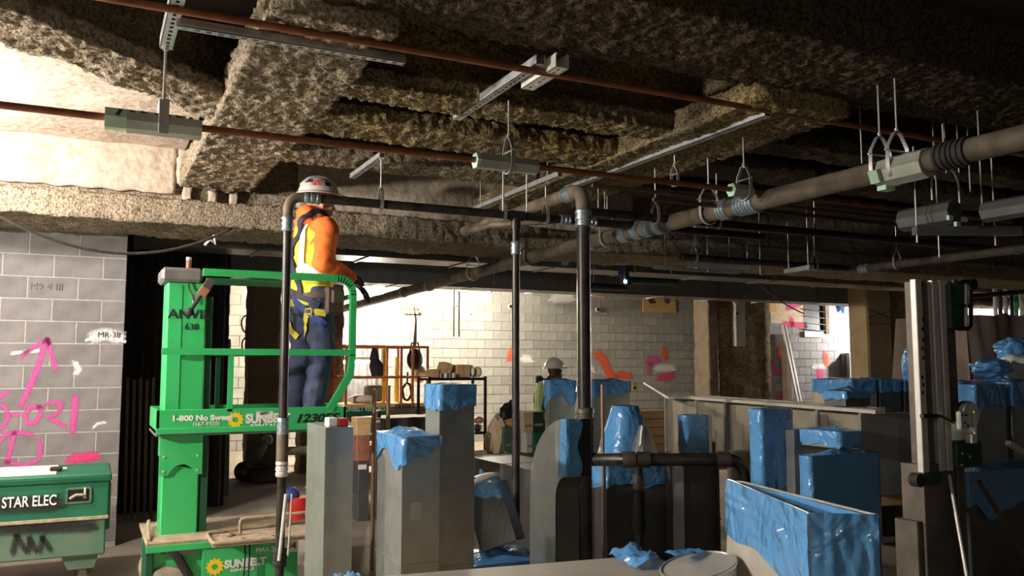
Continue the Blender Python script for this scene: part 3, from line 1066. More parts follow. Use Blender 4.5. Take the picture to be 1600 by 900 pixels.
x1r = pv(450, 330, YR).x
t = pipe_thing('black riser with elbow in front of the worker and its long overhead run', (x1r, YR, 0.4), 'pipe_riser')
el = bend((x1r, YR, 2.2), (x1r, YR, ZR), (x1r + 0.5, YR, ZR), 0.095)
MB().tube([V(x1r, YR, 2.52)] + el + [V(x1r + 0.14, YR, ZR)], 0.033, 16).build('elbow', 'dustpipe', t, 'all')
MB().cyl((x1r, YR, 0.30), (x1r, YR, 2.56), 0.029, n=16).build('riser_pipe', 'blackpipe', t, True)
grooved(t, (x1r, YR, 2.50), (x1r, YR, 2.60), 0.033)
grooved(t, (x1r + 0.10, YR, ZR), (x1r + 0.21, YR, ZR), 0.033)
MB().cyl((x1r + 0.12, YR, ZR), (5.2, YR, ZR), 0.031, n=14).build('overhead_pipe', 'blackpipe', t, True)
zc = pv(452, 665, YR).z
grooved(t, (x1r, YR, zc - 0.06), (x1r, YR, zc + 0.05), 0.032)
zc2 = pv(452, 712, YR).z
MB().cyl((x1r, YR, zc2 - 0.06), (x1r, YR, zc2 + 0.16), 0.038, n=16).build('tee', 'dustpipe', t, True)
MB().cyl((x1r, YR, zc2 + 0.03), (x1r + 0.16, YR, zc2 + 0.03), 0.027, n=14).build('branch_stub', 'dustpipe', t, True)
grooved(t, (x1r, YR, zc2 - 0.13), (x1r, YR, zc2 - 0.03), 0.033, 'alu')
grooved(t, (x1r, YR, pv(440, 870, YR).z - 0.06), (x1r, YR, pv(440, 870, YR).z + 0.06), 0.036, 'rubber')

x2r = pv(806, 450, YR).x
t = pipe_thing('slim black riser left of the far worker', (x2r, YR, 0.4), 'pipe_riser')
MB().cyl((x2r, YR, 0.40), (x2r + 0.0, YR, ZR - 0.02), 0.029, n=16).build('riser_pipe', 'blackpipe', t, True)
grooved(t, (x2r, YR, pv(808, 388, YR).z - 0.05), (x2r, YR, pv(808, 388, YR).z + 0.05), 0.032)
MB().cyl((x2r - 0.06, YR, ZR), (x2r + 0.06, YR, ZR), 0.038, n=14).build('tee', 'blackpipe', t, True)
MB().cyl((x2r, YR, ZR - 0.1), (x2r, YR, ZR), 0.036, n=14).build('tee_neck', 'blackpipe', t, True)
grooved(t, (x2r, YR, pv(818, 832, YR).z - 0.05), (x2r, YR, pv(818, 832, YR).z + 0.05), 0.036, 'alu')

p3 = pd(911, 300, 6.0)
x3, y3, z3 = p3.x, p3.y, p3.z + 0.02
t = pipe_thing('thick black riser with dusty top elbow right of the far worker', (x3, y3, 0), 'pipe_riser')
pb = pd(921, 690, 6.0)
el = bend((x3, y3, 2.2), (x3, y3, z3), (x3, y3 + 0.5, z3), 0.13)
MB().tube([V(x3, y3, z3 - 0.16)] + el + [V(x3, y3 + 0.16, z3)], 0.052, 18).build('elbow', 'dustpipe', t, 'all')
MB().cyl((x3, y3, z3 - 0.14), (x3, y3, pb.z), 0.048, n=18).build('riser_pipe', 'blackpipe', t, True)
grooved(t, (x3, y3, z3 - 0.27), (x3, y3, z3 - 0.15), 0.05)
grooved(t, (x3, y3 + 0.14, z3), (x3, y3 + 0.25, z3), 0.05)
MB().cyl((x3, y3 + 0.2, z3), (x3, 7.3, z3), 0.048, n=16).build('overhead_pipe', 'dustpipe', t, True)
zc = pd(908, 655, 6.0).z
grooved(t, (x3, y3, zc - 0.08), (x3, y3, zc + 0.08), 0.054, 'alu_grey')
MB().cyl((x3, y3, pb.z - 0.16), (x3, y3, pb.z + 0.1), 0.062, n=18).build('tee', 'blackpipe', t, True)
MB().cyl((x3, y3, 0.05), (x3, y3, pb.z - 0.1), 0.046, n=16).build('lower_pipe', 'blackpipe', t, True)
# branch header with elbow and drop
hz = pd(925, 718, 6.0).z
hx = pd(1165, 718, 6.0)
dirv = V(hx.x - x3, hx.y - y3, 0).normalized()
he = V(x3, y3, hz) + dirv * (V(hx.x - x3, hx.y - y3, 0).length)
el = bend(V(x3, y3, hz), he, he - V(0, 0, 0.6), 0.14)
MB().tube([V(x3, y3, hz)] + el + [he - V(0, 0, 0.75)], 0.045, 16).build('branch_header', 'blackpipe', t, 'all')
for f in (0.27, 0.36, 0.86):
    pp = V(x3, y3, hz).lerp(he, f)
    MB().cyl(pp - dirv * 0.045, pp + dirv * 0.045, 0.055, n=16).build('coupling', 'alu_grey', t, True)
pp = V(x3, y3, hz).lerp(he, 0.33)
MB().cyl(pp, pp - V(0, 0, 0.75), 0.03, n=14).build('drop_pipe', 'blackpipe', t, True)
MB().cyl(pp - V(0, 0, 0.1), pp - V(0, 0, 0.2), 0.036, n=14).build('drop_collar', 'alu_grey', t, True)
MB().cyl(pp - V(0, 0, 0.22), pp - V(0, 0, 0.5), 0.045, n=14).build('drop_sleeve', 'black', t, True)

# sagging dusty main with grooved couplings
t = pipe_thing('large dusty main pipe slanting down from the right to the far lamp', (XM, 2.0, ZM), 'main_pipe')
pts = []
for k in range(30):
    y = 1.2 + k * 0.45
    pts.append(V(XM - 0.012 * (y - 5.5) , y, ZM - 0.016 * max(0, y - 6.5) ))
MB().tube(pts, 0.062, 18).build('pipe', 'mainpipe', t, 'all')
def onmain(px):
    best = min((abs((RT.dot(p - CAM)) / (FH.dot(p - CAM)) * FPX + 800 - px), i) for i, p in enumerate(dense))
    return best[1]
dense = []
for a, b in zip(pts, pts[1:]):
    dense += [a.lerp(b, i / 20) for i in range(20)]
for px, m in ((1182, 'coupling'), (1166, 'coupling'), (1140, 'coupling'), (1036, 'coupling'), (1015, 'coupling'), (1000, 'coupling'), (980, 'coupling'), (925, 'coupling'), (1514, 'rubber'), (1490, 'rubber'), (670, 'alu_grey'), (630, 'alu_grey')):
    i = onmain(px)
    dd = (dense[min(i + 1, len(dense) - 1)] - dense[i - 1]).normalized()
    grooved(t, dense[i] - dd * 0.045, dense[i] + dd * 0.045, 0.062, m)


def main_at(px):
    return dense[onmain(px)]


lbls = {1385: 'large clevis hanger with green pads on the main pipe, left of two', 1412: 'large clevis hanger on the main pipe, right of two', 1112: 'clevis hanger on the main pipe beside the couplings',
        950: 'clevis hanger on the main pipe right of the thick riser', 740: 'clevis hanger on the main pipe left of the slim riser', 830: 'clevis hanger on the main pipe between the two risers'}
for px, lb in lbls.items():
    c = main_at(px)
    clevis(c, 0.078, 'y', 3.2 if px > 1000 else 3.05, lb)
# shield with green pads under the main at the big clevis
c = main_at(1384)
t = thing('pipe_saddle', 'faceted shield with three mint-green pads under the main pipe', 'saddle', c - V(0, 0, 0.1))
MB().cyl(c + V(0.005, -0.02, -0.012), c + V(0.005, -0.3, -0.012), 0.082, n=8).build('metal_shield', 'shield', t)
for k, a in enumerate((200, 270, 340)):
    a = math.radians(a)
    o = V(math.cos(a) * 0.088, 0, math.sin(a) * 0.088)
    tn = V(-math.sin(a), 0, math.cos(a))
    MB().obox(c + o + tn * 0.036 - V(0, 0.03, 0.012), c + o - tn * 0.036 - V(0, 0.03, 0.012), 0.026, 0.06, up=(0, -1, 0)).build('green_pad', 'pad_green', t)

# other lines in the dark at the right
def px_pipe(y, z, x0, x1, r, m, label):
    t = pipe_thing(label, (x0, y, z))
    MB().cyl((x0, y, z), (x1, y, z), r, n=12).build('pipe', m, t, True)
    return t


px_pipe(4.9, 2.84, pv(925, 270, 4.9).x, 7.5, 0.014, 'rust_dark', 'thin rusty pipe crossing behind the right clevis hangers')
px_pipe(4.62, 2.72, pv(1020, 285, 4.62).x, 7.2, 0.014, 'rust_dark', 'second thin rusty pipe next to the lower rusty line')
px_pipe(5.2, 2.72, pv(920, 299, 5.2).x, 8.0, 0.032, 'blackpipe', 'dark pipe passing behind the small green-ended saddle')
t = px_pipe(6.6, 2.66, pv(1064, 357, 6.6).x, pv(1325, 385, 6.6).x, 0.034, 'blackpipe', 'dark pipe passing below the main pipe at the right')
p4 = V(pv(1340, 386, 6.6).x, 6.6, 2.66)
t = pipe_thing('dusty smaller pipe rising to the right edge below the main pipe', p4, 'pipe_run')
MB().cyl(p4, (p4.x, 1.6, 2.66), 0.04, n=14).build('pipe', 'mainpipe', t, True)
grooved(t, p4 - V(0, 0.02, 0), p4 - V(0, 0.14, 0), 0.042)
MB().cyl(pd(760, 349, 7.0), pd(858, 342, 6.2), 0.026, n=12)
t = pipe_thing('short dusty branch pipe joining the black run by the slim riser', (x2r, YR, ZR))
pa, pb2 = V(x2r + 0.02, YR + 0.45, ZR + 0.0), V(x2r + 0.42, YR, ZR)
MB().tube([V(x2r - 0.02, YR + 0.8, ZR), pa, pb2], 0.024, 12).build('pipe', 'dustpipe', t, 'all')
grooved(t, pb2 - V(0.05, 0, 0), pb2 + V(0.05, 0, 0), 0.033)
grooved(t, pb2 + V(0.18, 0, 0), pb2 + V(0.28, 0, 0), 0.033)

# hangers on the black run
clevis((pv(595, 325, YR).x, YR, ZR), 0.036, 'x', 3.07, 'slim clevis hanger on the black run behind the helmet', bolt=False)
clevis((pv(806, 345, YR).x - 0.1, YR, ZR), 0.036, 'x', 3.02, 'slim clevis hanger on the black run at the tee', bolt=False)
clevis((pv(853, 340, YR).x, YR, ZR), 0.036, 'x', 3.05, 'slim clevis hanger on the black run right of the tee', bolt=False)
clevis((pv(1024, 305, 5.2).x, 5.2, 2.72), 0.04, 'x', 3.12, 'clevis hanger on the dark pipe left of the long rod', bolt=False)
clevis((pv(1120, 312, 5.2).x, 5.2, 2.72), 0.04, 'x', 3.12, 'clevis hanger on the dark pipe right of the long rod', bolt=False)
clevis((pv(1272, 380, 6.6).x, 6.6, 2.66), 0.042, 'x', 3.12, 'clevis hanger on the dark pipe under the main, at its right end', bolt=False)
clevis((pv(1085, 362, 6.6).x, 6.6, 2.66), 0.042, 'x', 3.12, 'clevis hanger on the dark pipe under the main, near its left end', bolt=False)
c = pu(1400, 375, p4.x)
clevis((p4.x, c.y, 2.66), 0.05, 'y', 3.1, 'clevis hanger on the smaller pipe right of its coupling')
c = pu(1054, 245, 3.55)
clevis((c.x, c.y, 2.88), 0.035, 'x', 3.06, 'empty small clevis hanging below the long strut channel', bolt=True)
# trapeze tray with pads at the right
c = pd(1478, 310, 5.0)
t = thing('trapeze_hanger', 'wide trapeze hanger with hooped rod at the right, padded saddle on top', 'hanger', c)
hp = [c + V(-0.12, 0, -0.02), c + V(-0.12, 0, 0.08)] + arc(c + V(0, 0, 0.08), 0.12, 180, 0, 8) + [c + V(0.12, 0, -0.02)]
MB().tube(hp, 0.007, 8).build('hoop', 'rod', t)
rod(c + V(0, 0, 0.2), c + V(0, 0, 0.45), t)
MB().cyl(c + V(-0.06, 0.25, -0.1), c + V(-0.06, -0.1, -0.1), 0.07, n=8).build('shield', 'galv_dark', t)
for k in (-1, 0, 1):
    a = math.radians(270 + 55 * k)
    o = V(math.cos(a) * 0.075 - 0.06, -0.11, math.sin(a) * 0.075 - 0.1)
    MB().box(c + o - V(0.02, 0.01, 0.014), c + o + V(0.02, 0.01, 0.014), 0.003).build('pad', 'pad_green', t)
MB().obox(c + V(-0.22, 0.05, -0.2), c + V(0.36, -0.2, -0.2), 0.06, 0.05).build('cross_channel', 'galv_dark', t)
for sx_ in (-0.2, 0.33):
    rod(c + V(sx_, 0.05 - 0.12 * (sx_ > 0), -0.27), c + V(sx_, 0.05 - 0.12 * (sx_ > 0), 0.3), t)
c = pd(1588, 322, 4.6)
t = thing('pipe_saddle', 'mint-green padded saddle cut off by the right edge', 'saddle', c)
MB().cyl(c + V(0.03, 0.2, 0), c + V(0.03, -0.1, 0), 0.06, n=8).build('shield', 'galv_dark', t)
for k in (-1, 0, 1):
    a = math.radians(270 + 55 * k)
    o = V(math.cos(a) * 0.065 + 0.03, -0.11, math.sin(a) * 0.065)
    MB().box(c + o - V(0.018, 0.01, 0.013), c + o + V(0.018, 0.01, 0.013), 0.003).build('pad', 'pad_green', t)
# loose threaded rods hanging from the deck
ROD_LB = ['loose threaded rod left of the padded big clevis'] + ['loose threaded rod before the main pipe at the right, %s of five' % q for q in ('leftmost', 'second from left', 'third from left', 'fourth from left', 'rightmost')] + \
    ['loose threaded rod hanging left of the padded big clevis, lower down', 'loose threaded rod through the left end of the low strut channel', 'loose threaded rod through the right end of the low strut channel',
     'short loose rod above the clevis left of the slim riser', 'loose rod hanging to the far duct left of the slim riser', 'loose rod just left of the tee on the black run', 'loose rod just right of the tee on the black run',
     'loose rod right of the thick riser, left of two', 'loose rod right of the thick riser, right of two', 'loose rod hanging down to the smaller pipe at the right edge', 'short loose rod under the wide trapeze hanger']
for i, (px, pa, pb_, d) in enumerate(((1345, 210, 255, 5.4), (1457, 190, 280, 5.6), (1475, 195, 270, 5.6), (1495, 200, 270, 5.7), (1512, 215, 300, 5.8), (1529, 210, 290, 5.8), (1270, 265, 350, 7.0), (1105, 375, 425, 8.4), (1187, 382, 428, 8.6),
                                     (747, 382, 405, 9.3), (772, 410, 445, 10), (786, 300, 330, 6.2), (823, 296, 330, 6.2), (935, 320, 340, 7), (945, 312, 338, 7.2), (1533, 290, 365, 5.2), (1467, 385, 402, 6.0))):
    a, b = pd(px, pa, d), pd(px, pb_, d)
    o = MB().cyl(V(a.x, a.y, b.z), V(a.x, a.y, DECK), 0.005, n=8).build('threaded_rod', 'rod')
    tag(o, ROD_LB[i], 'rod', 'loose threaded rods')

# ================================================================== OVERHEAD DUCTS BEHIND THE MAIN BEAM
def long_duct(x0, x1, y, z0, z1, dep, mat, label, step=1.2):
    t = thing('overhead_duct', label, 'duct', (x0, y, z0))
    MB().box((x0, y, z0), (x1, y + dep, z1)).build('duct_body', mat, t)
    x = x0
    while x <= x1 + 1e-3:
        MB().box((x - 0.012, y - 0.015, z0 - 0.015), (x + 0.012, y + dep + 0.015, z1 + 0.015)).build('flange', mat, t)
        x += step
    return t


xx = pv(215, 365, 9.4).x
long_duct(xx, xx + 8.4, 9.4, 2.86, 3.3, 0.5, 'galv_dark', 'long grey duct hung behind the main beam above the curtain')
long_duct(xx + 8.5, 18, 9.4, 2.86, 3.3, 0.5, 'brown_board', 'long brown soffit box hung behind the main beam at the right')
long_duct(1.6, 14.4, 12.0, 2.82, 3.12, 0.5, 'galv_dark', 'lower grey duct hung before the back wall above the far lamp')
for px, py, d_, nm in ((228, 355, 9.3, 'upper left'), (364, 360, 9.2, 'right')):
    c = pv(px, py, 9.36)
    o = MB().box((c.x - 0.05, 9.395, c.z - 0.07), (c.x + 0.05, 9.4005, c.z + 0.07)).build('paper_tag', 'paper')
    tag(o, 'paper tag taped to the %s of the long grey duct' % ('left end' if px < 300 else 'middle'), 'tag')
c = pv(885, 407, 9.36)
o = MB().box((c.x - 0.05, 9.395, c.z - 0.06), (c.x + 0.05, 9.4005, c.z + 0.06)).build('paper_tag', 'paper'); tag(o, 'small grey paper tag on the brown soffit box', 'tag')

# drooping hose on the left
pa, pb_ = pd(-60, 300, 5.6), pd(362, 357, 6.95)
o = MB().tube(catenary(pa, pb_, 0.30, 40), 0.011, 8).build('cable', 'hose', smooth='all'); tag(o, 'black cable drooping across the left wall to the duct', 'cable')
c = pd(330, 378, 7.05)
o = MB().tube([c + V(-0.05, 0, -0.03), c + V(-0.01, 0, 0.02), c + V(0.03, 0, -0.02), c + V(0.02, 0, 0.06)], 0.012, 8).build('cable_tape', 'paper', smooth='all'); tag(o, 'white tape knot on the drooping cable', 'tape')
# ================================================================== GREEN MAST LIFT
YF = 6.40                      # near face of the platform toe board
YMF = 6.52                     # near face of the mast
lx0 = pv(244, 660, YF).x
lx1 = pv(541, 645, YF).x
zfl = pv(244, 641, YF).z       # top of toe board
ztb = pv(244, 678, YF).z
YB2 = YF + 0.70
LIFT = thing('mast_lift', 'bright green single-mast lift with railed platform carrying a worker', 'lift', (lx0 + 0.5, YF + 0.3, 0))
G = 'lift_green'
# mast: outer section with bracket skirt, inner section, grey cap
mx0, mx1 = pv(260, 500, YMF).x, pv(322, 500, YMF).x
zsk = pv(280, 742, YMF).z
zcap = pv(285, 440, YMF).z
MB().box((mx0, YMF, zsk + 0.10), (mx1, YMF + 0.34, zcap), 0.012).build('mast_outer_section', G, LIFT)
ms = MB()
pl = [(mx0 - 0.012, zsk + 0.3), (mx0 - 0.012, zsk), (mx0 + 0.045, zsk), (mx0 + 0.06, zsk + 0.03), (mx0 + 0.1, zsk + 0.065), (mx0 + 0.15, zsk + 0.075), (mx1 - 0.12, zsk + 0.075), (mx1 - 0.07, zsk + 0.05), (mx1 - 0.05, zsk), (mx1 + 0.004, zsk), (mx1 + 0.004, zsk + 0.3)]
ms.prism([(x, YMF - 0.012, z) for x, z in pl], (0, 0.014, 0))
sk = ms.build('mast_skirt', G, LIFT)
for x in (mx0 + 0.015, mx1 - 0.03):
    for z in (zsk + 0.03, zsk + 0.13):
        MB().cyl((x, YMF - 0.012, z), (x, YMF - 0.02, z), 0.008, n=8).build('bolt', 'alu', sk)
MB().box((mx0 + 0.006, YMF + 0.015, 0.36), (mx1 - 0.012, YMF + 0.3, zsk + 0.2), 0.01).build('mast_inner_section', G, LIFT)
MB().box((mx1 - 0.004, YMF + 0.03, 0.36), (mx1 + 0.05, YMF + 0.3, zcap - 0.1), 0.004).build('mast_guide', 'lift_green_dk', LIFT)
MB().box((mx0 + 0.1, YMF - 0.003, zsk + 0.3), (mx0 + 0.104, YMF, zcap - 0.03)).build('mast_seam', 'lift_green_dk', LIFT)
cx0, cx1 = pv(252, 428, YMF).x, pv(316, 428, YMF).x
cp = MB().box((cx0, YMF - 0.05, zcap - 0.005), (cx1, YMF + 0.34, pv(285, 419, YMF).z), 0.02).build('mast_cap', 'greycap', LIFT)
bx = pv(296, 412, YMF).x
MB().cyl((bx, YMF + 0.05, pv(296, 420, YMF).z - 0.01), (bx, YMF + 0.05, pv(296, 405, YMF).z), 0.018, n=12).build('beacon', 'brick_red', cp, True)
MB().cyl((bx, YMF + 0.05, pv(296, 405, YMF).z), (bx, YMF + 0.05, pv(296, 403, YMF).z + 0.01), 0.019, n=12).build('beacon_top', 'paper', cp, True)
# platform floor and toe boards
MB().box((lx0, YF + 0.01, ztb - 0.02), (lx1, YB2, ztb + 0.02)).build('platform_floor', 'greycap', LIFT)
tb = MB().box((lx0, YF, ztb), (lx1, YF + 0.02, zfl), 0.003).build('toe_board', G, LIFT)
MB().box((lx0, YF - 0.012, ztb - 0.005), (lx1, YF, ztb + 0.035), 0.003).build('toe_board_lip', G, tb)
MB().box((lx0, YB2 - 0.02, ztb), (lx1, YB2, zfl)).build('toe_board', G, LIFT)
MB().box((lx1 - 0.02, YF, ztb), (lx1, YB2, zfl)).build('toe_board', G, LIFT)
MB().box((lx0, YF, ztb), (lx0 + 0.02, YB2, zfl)).build('toe_board', G, LIFT)


def fr(px, py, y=YF + 0.015): return pv(px, py, y)


def rail(px_pts, y, w_, h_, mat, name):
    pts = [fr(px, py, y) for px, py in px_pts]
    return pts


zt = fr(420, 430).z
zm = fr(400, 550).z
xr1 = fr(551, 500).x
for y, mt in ((YF + 0.015, G), (YB2 - 0.015, 'lift_green_dk')):  # rear rails in darker green, their shade put into the colour
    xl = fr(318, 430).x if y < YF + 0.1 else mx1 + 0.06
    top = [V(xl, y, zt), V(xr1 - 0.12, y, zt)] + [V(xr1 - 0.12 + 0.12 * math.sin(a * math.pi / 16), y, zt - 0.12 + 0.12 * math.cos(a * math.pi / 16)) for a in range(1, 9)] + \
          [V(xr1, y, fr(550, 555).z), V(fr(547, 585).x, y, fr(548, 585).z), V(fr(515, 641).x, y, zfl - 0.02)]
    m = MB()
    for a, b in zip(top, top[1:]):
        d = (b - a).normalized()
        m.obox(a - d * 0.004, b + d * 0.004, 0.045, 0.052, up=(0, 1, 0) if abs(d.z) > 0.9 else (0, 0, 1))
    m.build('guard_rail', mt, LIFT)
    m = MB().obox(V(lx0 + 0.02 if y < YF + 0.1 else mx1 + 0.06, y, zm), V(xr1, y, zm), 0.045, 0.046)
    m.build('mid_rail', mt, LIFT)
    MB().box((fr(360, 600).x - 0.018, y - 0.015, zfl - 0.02), (fr(360, 600).x + 0.018, y + 0.015, zm)).build('rail_post', mt, LIFT)
for z in (zt, zm):
    MB().obox(V(xr1, YF + 0.015, z - 0.13 if z == zt else z), V(xr1, YB2 - 0.015, z - 0.13 if z == zt else z), 0.03, 0.036).build('end_rail', G, LIFT)
MB().box((xr1 + 0.012, YF + 0.05, fr(556, 520).z), (xr1 + 0.03, YF + 0.09, fr(556, 448).z)).build('gate_latch', 'alu_grey', LIFT)
# toe board print
M_ = face_front(fr(268, 658, YF - 0.003))
lettering('1-800 No Sweat', 0.036, M_, 'white', tb, bold=0.0022, sx=1.18)
lettering('(667-9328)', 0.03, face_front(fr(301, 666, YF - 0.003)), 'white', tb, sx=0.95)
lettering('SUNBELT', 0.062, face_front(fr(384, 661, YF - 0.003)), 'white', tb, bold=0.004, sx=0.86)
lettering('RENTALS', 0.022, face_front(fr(391, 667.5, YF - 0.003)), 'white', tb, bold=0.001, sx=1.65)
lettering('1230ES', 0.06, face_front(fr(460, 660, YF - 0.003)), 'black_print', tb, bold=0.002, shear=0.3, sx=1.25)
lettering('ANVIL', 0.012 * 1.6, face_front(fr(393, 432, YF - 0.002)), 'black_print', LIFT, sx=1.6, name='handwriting')
lettering('ANVIL', 0.065, face_front(V(fr(262, 497, YMF).x, YMF - 0.004, fr(262, 497, YMF).z)), 'black_print', LIFT, bold=0.001, sx=1.1, name='handwriting')
lettering('638', 0.045, face_front(V(fr(288, 515, YMF).x, YMF - 0.004, fr(288, 515, YMF).z)), 'black_print', LIFT, sx=1.0, name='handwriting')
stk = MB().box((fr(400, 650).x, YF - 0.004, fr(400, 652).z), (fr(426, 650).x, YF, fr(400, 643).z)).build('sticker', 'paper', tb)
lettering('#2051', 0.02, face_front(fr(406, 648, YF - 0.005)), 'black_print', tb, sx=0.9)


def sun_logo(c, r, parent):
    pts = []
    for k in range(12):
        a = k * math.pi / 6
        pts.append(V(c.x + r * math.cos(a), c.y, c.z + r * math.sin(a)))
        a2 = a + math.pi / 6 * 0.75
        pts.append(V(c.x + r * 0.72 * math.cos(a2), c.y, c.z + r * 0.72 * math.sin(a2)))
    n = len(pts)
    hole = []
    for k in range(n):
        a = k * 2 * math.pi / n
        hole.append(V(c.x + r * 0.3 * math.cos(a), c.y, c.z + r * 0.3 * math.sin(a)))
    m = MB()
    m.add(pts + hole, [(i, (i + 1) % n, n + (i + 1) % n, n + i) for i in range(n)])
    return m.build('sun_emblem', 'yellow', parent)


sun_logo(fr(368, 656, YF - 0.003), 0.062, tb)
# control box, joystick and cords on the mast
c = fr(316, 455, YMF - 0.12)
cb = MB().obox(c + V(0.05, 0, 0.06), c + V(-0.01, 0, -0.03), 0.07, 0.06).build('control_box', 'brick_red', LIFT)
MB().obox(c + V(0.055, -0.01, 0.085), c + V(0.02, -0.01, 0.02), 0.078, 0.05).build('control_lid', 'galv_dark', cb)
MB().tube([c + V(-0.01, -0.01, -0.03), c + V(-0.07, -0.02, -0.13)], 0.014, 8).build('control_handle', 'rubber', cb, True)
MB().sphere(c + V(-0.08, -0.02, -0.15), 0.03, 12, 8).build('handle_grip', 'rubber', cb, True)
MB().tube([fr(294, 440, YMF - 0.02), fr(296, 452, YMF - 0.03), fr(301, 462, YMF - 0.04), fr(304, 474, YMF - 0.03)], 0.006, 6).build('control_cord', 'rubber', LIFT)
MB().box(fr(301, 473, YMF - 0.03), fr(306, 460, YMF - 0.02)).build('cord_tag', 'paper', LIFT)

# chassis
yc = YF - 0.12
chx0, chx1 = pv(228, 850, yc).x, pv(466, 850, yc).x
zct = pv(300, 846, yc).z
chp = pv(317, 850, yc).x
MB().box((chx0 + 0.02, yc + 0.06, 0.12), (chx1, yc + 0.80, zct - 0.02)).build('chassis_body', G, LIFT)
MB().box((chp, yc + 0.01, 0.06), (chx1, yc + 0.06, zct - 0.01), 0.004).build('side_panel', G, LIFT)
dk = MB().box((chx0, yc, zct - 0.015), (chx1, yc + 0.84, zct + 0.012), 0.006).build('chassis_deck', 'dust', LIFT)
MB().box((chx0, yc - 0.006, zct - 0.055), (chx1, yc + 0.01, zct - 0.01), 0.003).build('deck_edge', G, LIFT)
MB().tube([V(chx0 + 0.02, yc + 0.05, zct + 0.02), V(chx0 + 0.03, yc + 0.3, zct + 0.05), V(chx0 + 0.05, yc + 0.6, zct + 0.06)], 0.012, 8).build('deck_rail', 'dust', LIFT, True)
MB().box((chx0, yc + 0.01, 0.05), (chx0 + 0.05, yc + 0.4, zct - 0.03), 0.006).build('wheel_guard', 'lift_green_dk', LIFT)
for (x, y) in ((pv(262, 890, yc).x, yc + 0.06), (pv(262, 890, yc).x, yc + 0.74), (chx1 - 0.16, yc + 0.1), (chx1 - 0.16, yc + 0.74)):
    wh = MB()
    wh.tube([V(x, y - 0.045, 0.14), V(x, y - 0.04, 0.14), V(x, y + 0.04, 0.14), V(x, y + 0.045, 0.14)], [0.125, 0.14, 0.14, 0.125], 24)
    ww = wh.build('wheel', 'tyre', LIFT, True)
    MB().cyl((x, y - 0.055, 0.14), (x, y - 0.04, 0.14), 0.045, n=14).build('hub', 'alu_grey', ww, True)
MB().tube([V(chx0 + 0.1, yc + 0.03, zct - 0.04), V(chx0 + 0.18, yc + 0.02, zct - 0.06), V(chx0 + 0.28, yc + 0.02, 0.2)], 0.03, 8).build('steer_hose', 'rubber', LIFT, True)
MB().obox(V(chx0 + 0.12, yc + 0.02, zct - 0.055), V(chx0 + 0.3, yc + 0.02, zct - 0.07), 0.04, 0.03).build('steer_bracket', 'leather', LIFT)
sp = pv(336, 886, yc); sun_logo(V(sp.x, yc + 0.007, sp.z), 0.064, LIFT)
q = pv(351, 888, yc)
lettering('SUNBELT', 0.05, face_front(V(q.x, yc + 0.006, q.z)), 'white', LIFT, bold=0.0035, sx=0.95)
q = pv(360, 894, yc)
lettering('RENTALS', 0.018, face_front(V(q.x, yc + 0.006, q.z)), 'white', LIFT, bold=0.001, sx=1.5)
q = pv(447, 860, yc)
MB().box((q.x - 0.01, yc + 0.003, q.z - 0.015), (q.x + 0.085, yc + 0.01, q.z + 0.075)).build('number_plate', 'paper_white', LIFT)
lettering('34', 0.05, face_front(V(q.x, yc - 0.001, q.z + 0.005)), 'black_print', LIFT)
q = pv(400, 863, yc)
lettering('MAX 500', 0.03, face_front(V(q.x, yc + 0.006, q.z)), 'white', LIFT, bold=0.001)
# dusty tool tray of bent pipe hung on the lift
zt0 = zct + 0.03
ta = [pz(323, 838, zt0), pz(333, 853, zt0), pz(545, 834, zt0), pz(545, 808, zt0)]
TR = thing('tool_tray', 'dust-caked tray of bent pipe lying over the lift chassis', 'tray', ta[0])
MB().prism([p - V(0, 0, 0.012) for p in ta], (0, 0, 0.012)).build('tray_plate', 'dust', TR)
pp_ = [ta[0] + V(0, 0, .015), ta[1] + V(0, 0, .015), ta[2] + V(0, 0, .02)]
MB().tube([ta[3] + V(0, 0, .01)] + [ta[0] + V(0.03, 0.03, .015)] + bend(ta[3], ta[0] + V(0, 0, .015), ta[1], 0.03, 4) + bend(ta[0], ta[1] + V(0, 0, .015), ta[2], 0.03, 4) + [ta[2] + V(0, 0, .015)], 0.013, 8).build('tray_frame', 'dust', TR, True)
ha = pz(375, 836, zt0)
hb = V(ha.x, ha.y, ha.z + 0.11)
hc = pd(540, 800, FH.dot(pd(540, 800, 6.2) - CAM))
hc = V(hb.x + 0.75, hb.y + 0.02, hb.z + 0.01)
MB().tube([ha + V(-.07, 0, 0.02), ha, ha + V(0, 0, 0.02)] + bend(ha, hb, hc, 0.03, 5) + [hc], 0.012, 8).build('tray_handle', 'dust', TR, True)
for k in range(9):
    p = ta[0].lerp(ta[3], random.random()).lerp(ta[1].lerp(ta[2], random.random()), random.random())
    s = random.uniform(0.008, 0.02)
    MB().sphere(p + V(0, 0, s * .4), (s * 1.4, s, s * .7), 6, 4).build('debris_lump', 'dust', TR)
for k, px in enumerate((383, 390)):
    a = pv(px, 838, yc - 0.04); b = pv(px - 3, 900, yc - 0.04)
    o = MB().tube([a, a.lerp(b, .5) + V(0.006, 0, 0), b - V(0, 0, .15)], 0.006, 6).build('hanging_cord', 'rubber', TR)
# pair of pale sticks and slim rods strapped to the first riser
for k, (p0, p1, r_, mt, lb) in enumerate((((447, 772), (436, 876), 0.011, 'white_worn', 'pale stick leaning against the riser foot, left of two'), ((456, 772), (450, 868), 0.006, 'white_worn', 'slim pale stick leaning against the riser foot, right of two'))):
    a, b = pv(*p0, YR - 0.05), pv(*p1, YR - 0.05)
    o = MB().cyl(a, b, r_, n=8).build('marking_stick', mt); tag(o, lb, 'stick')

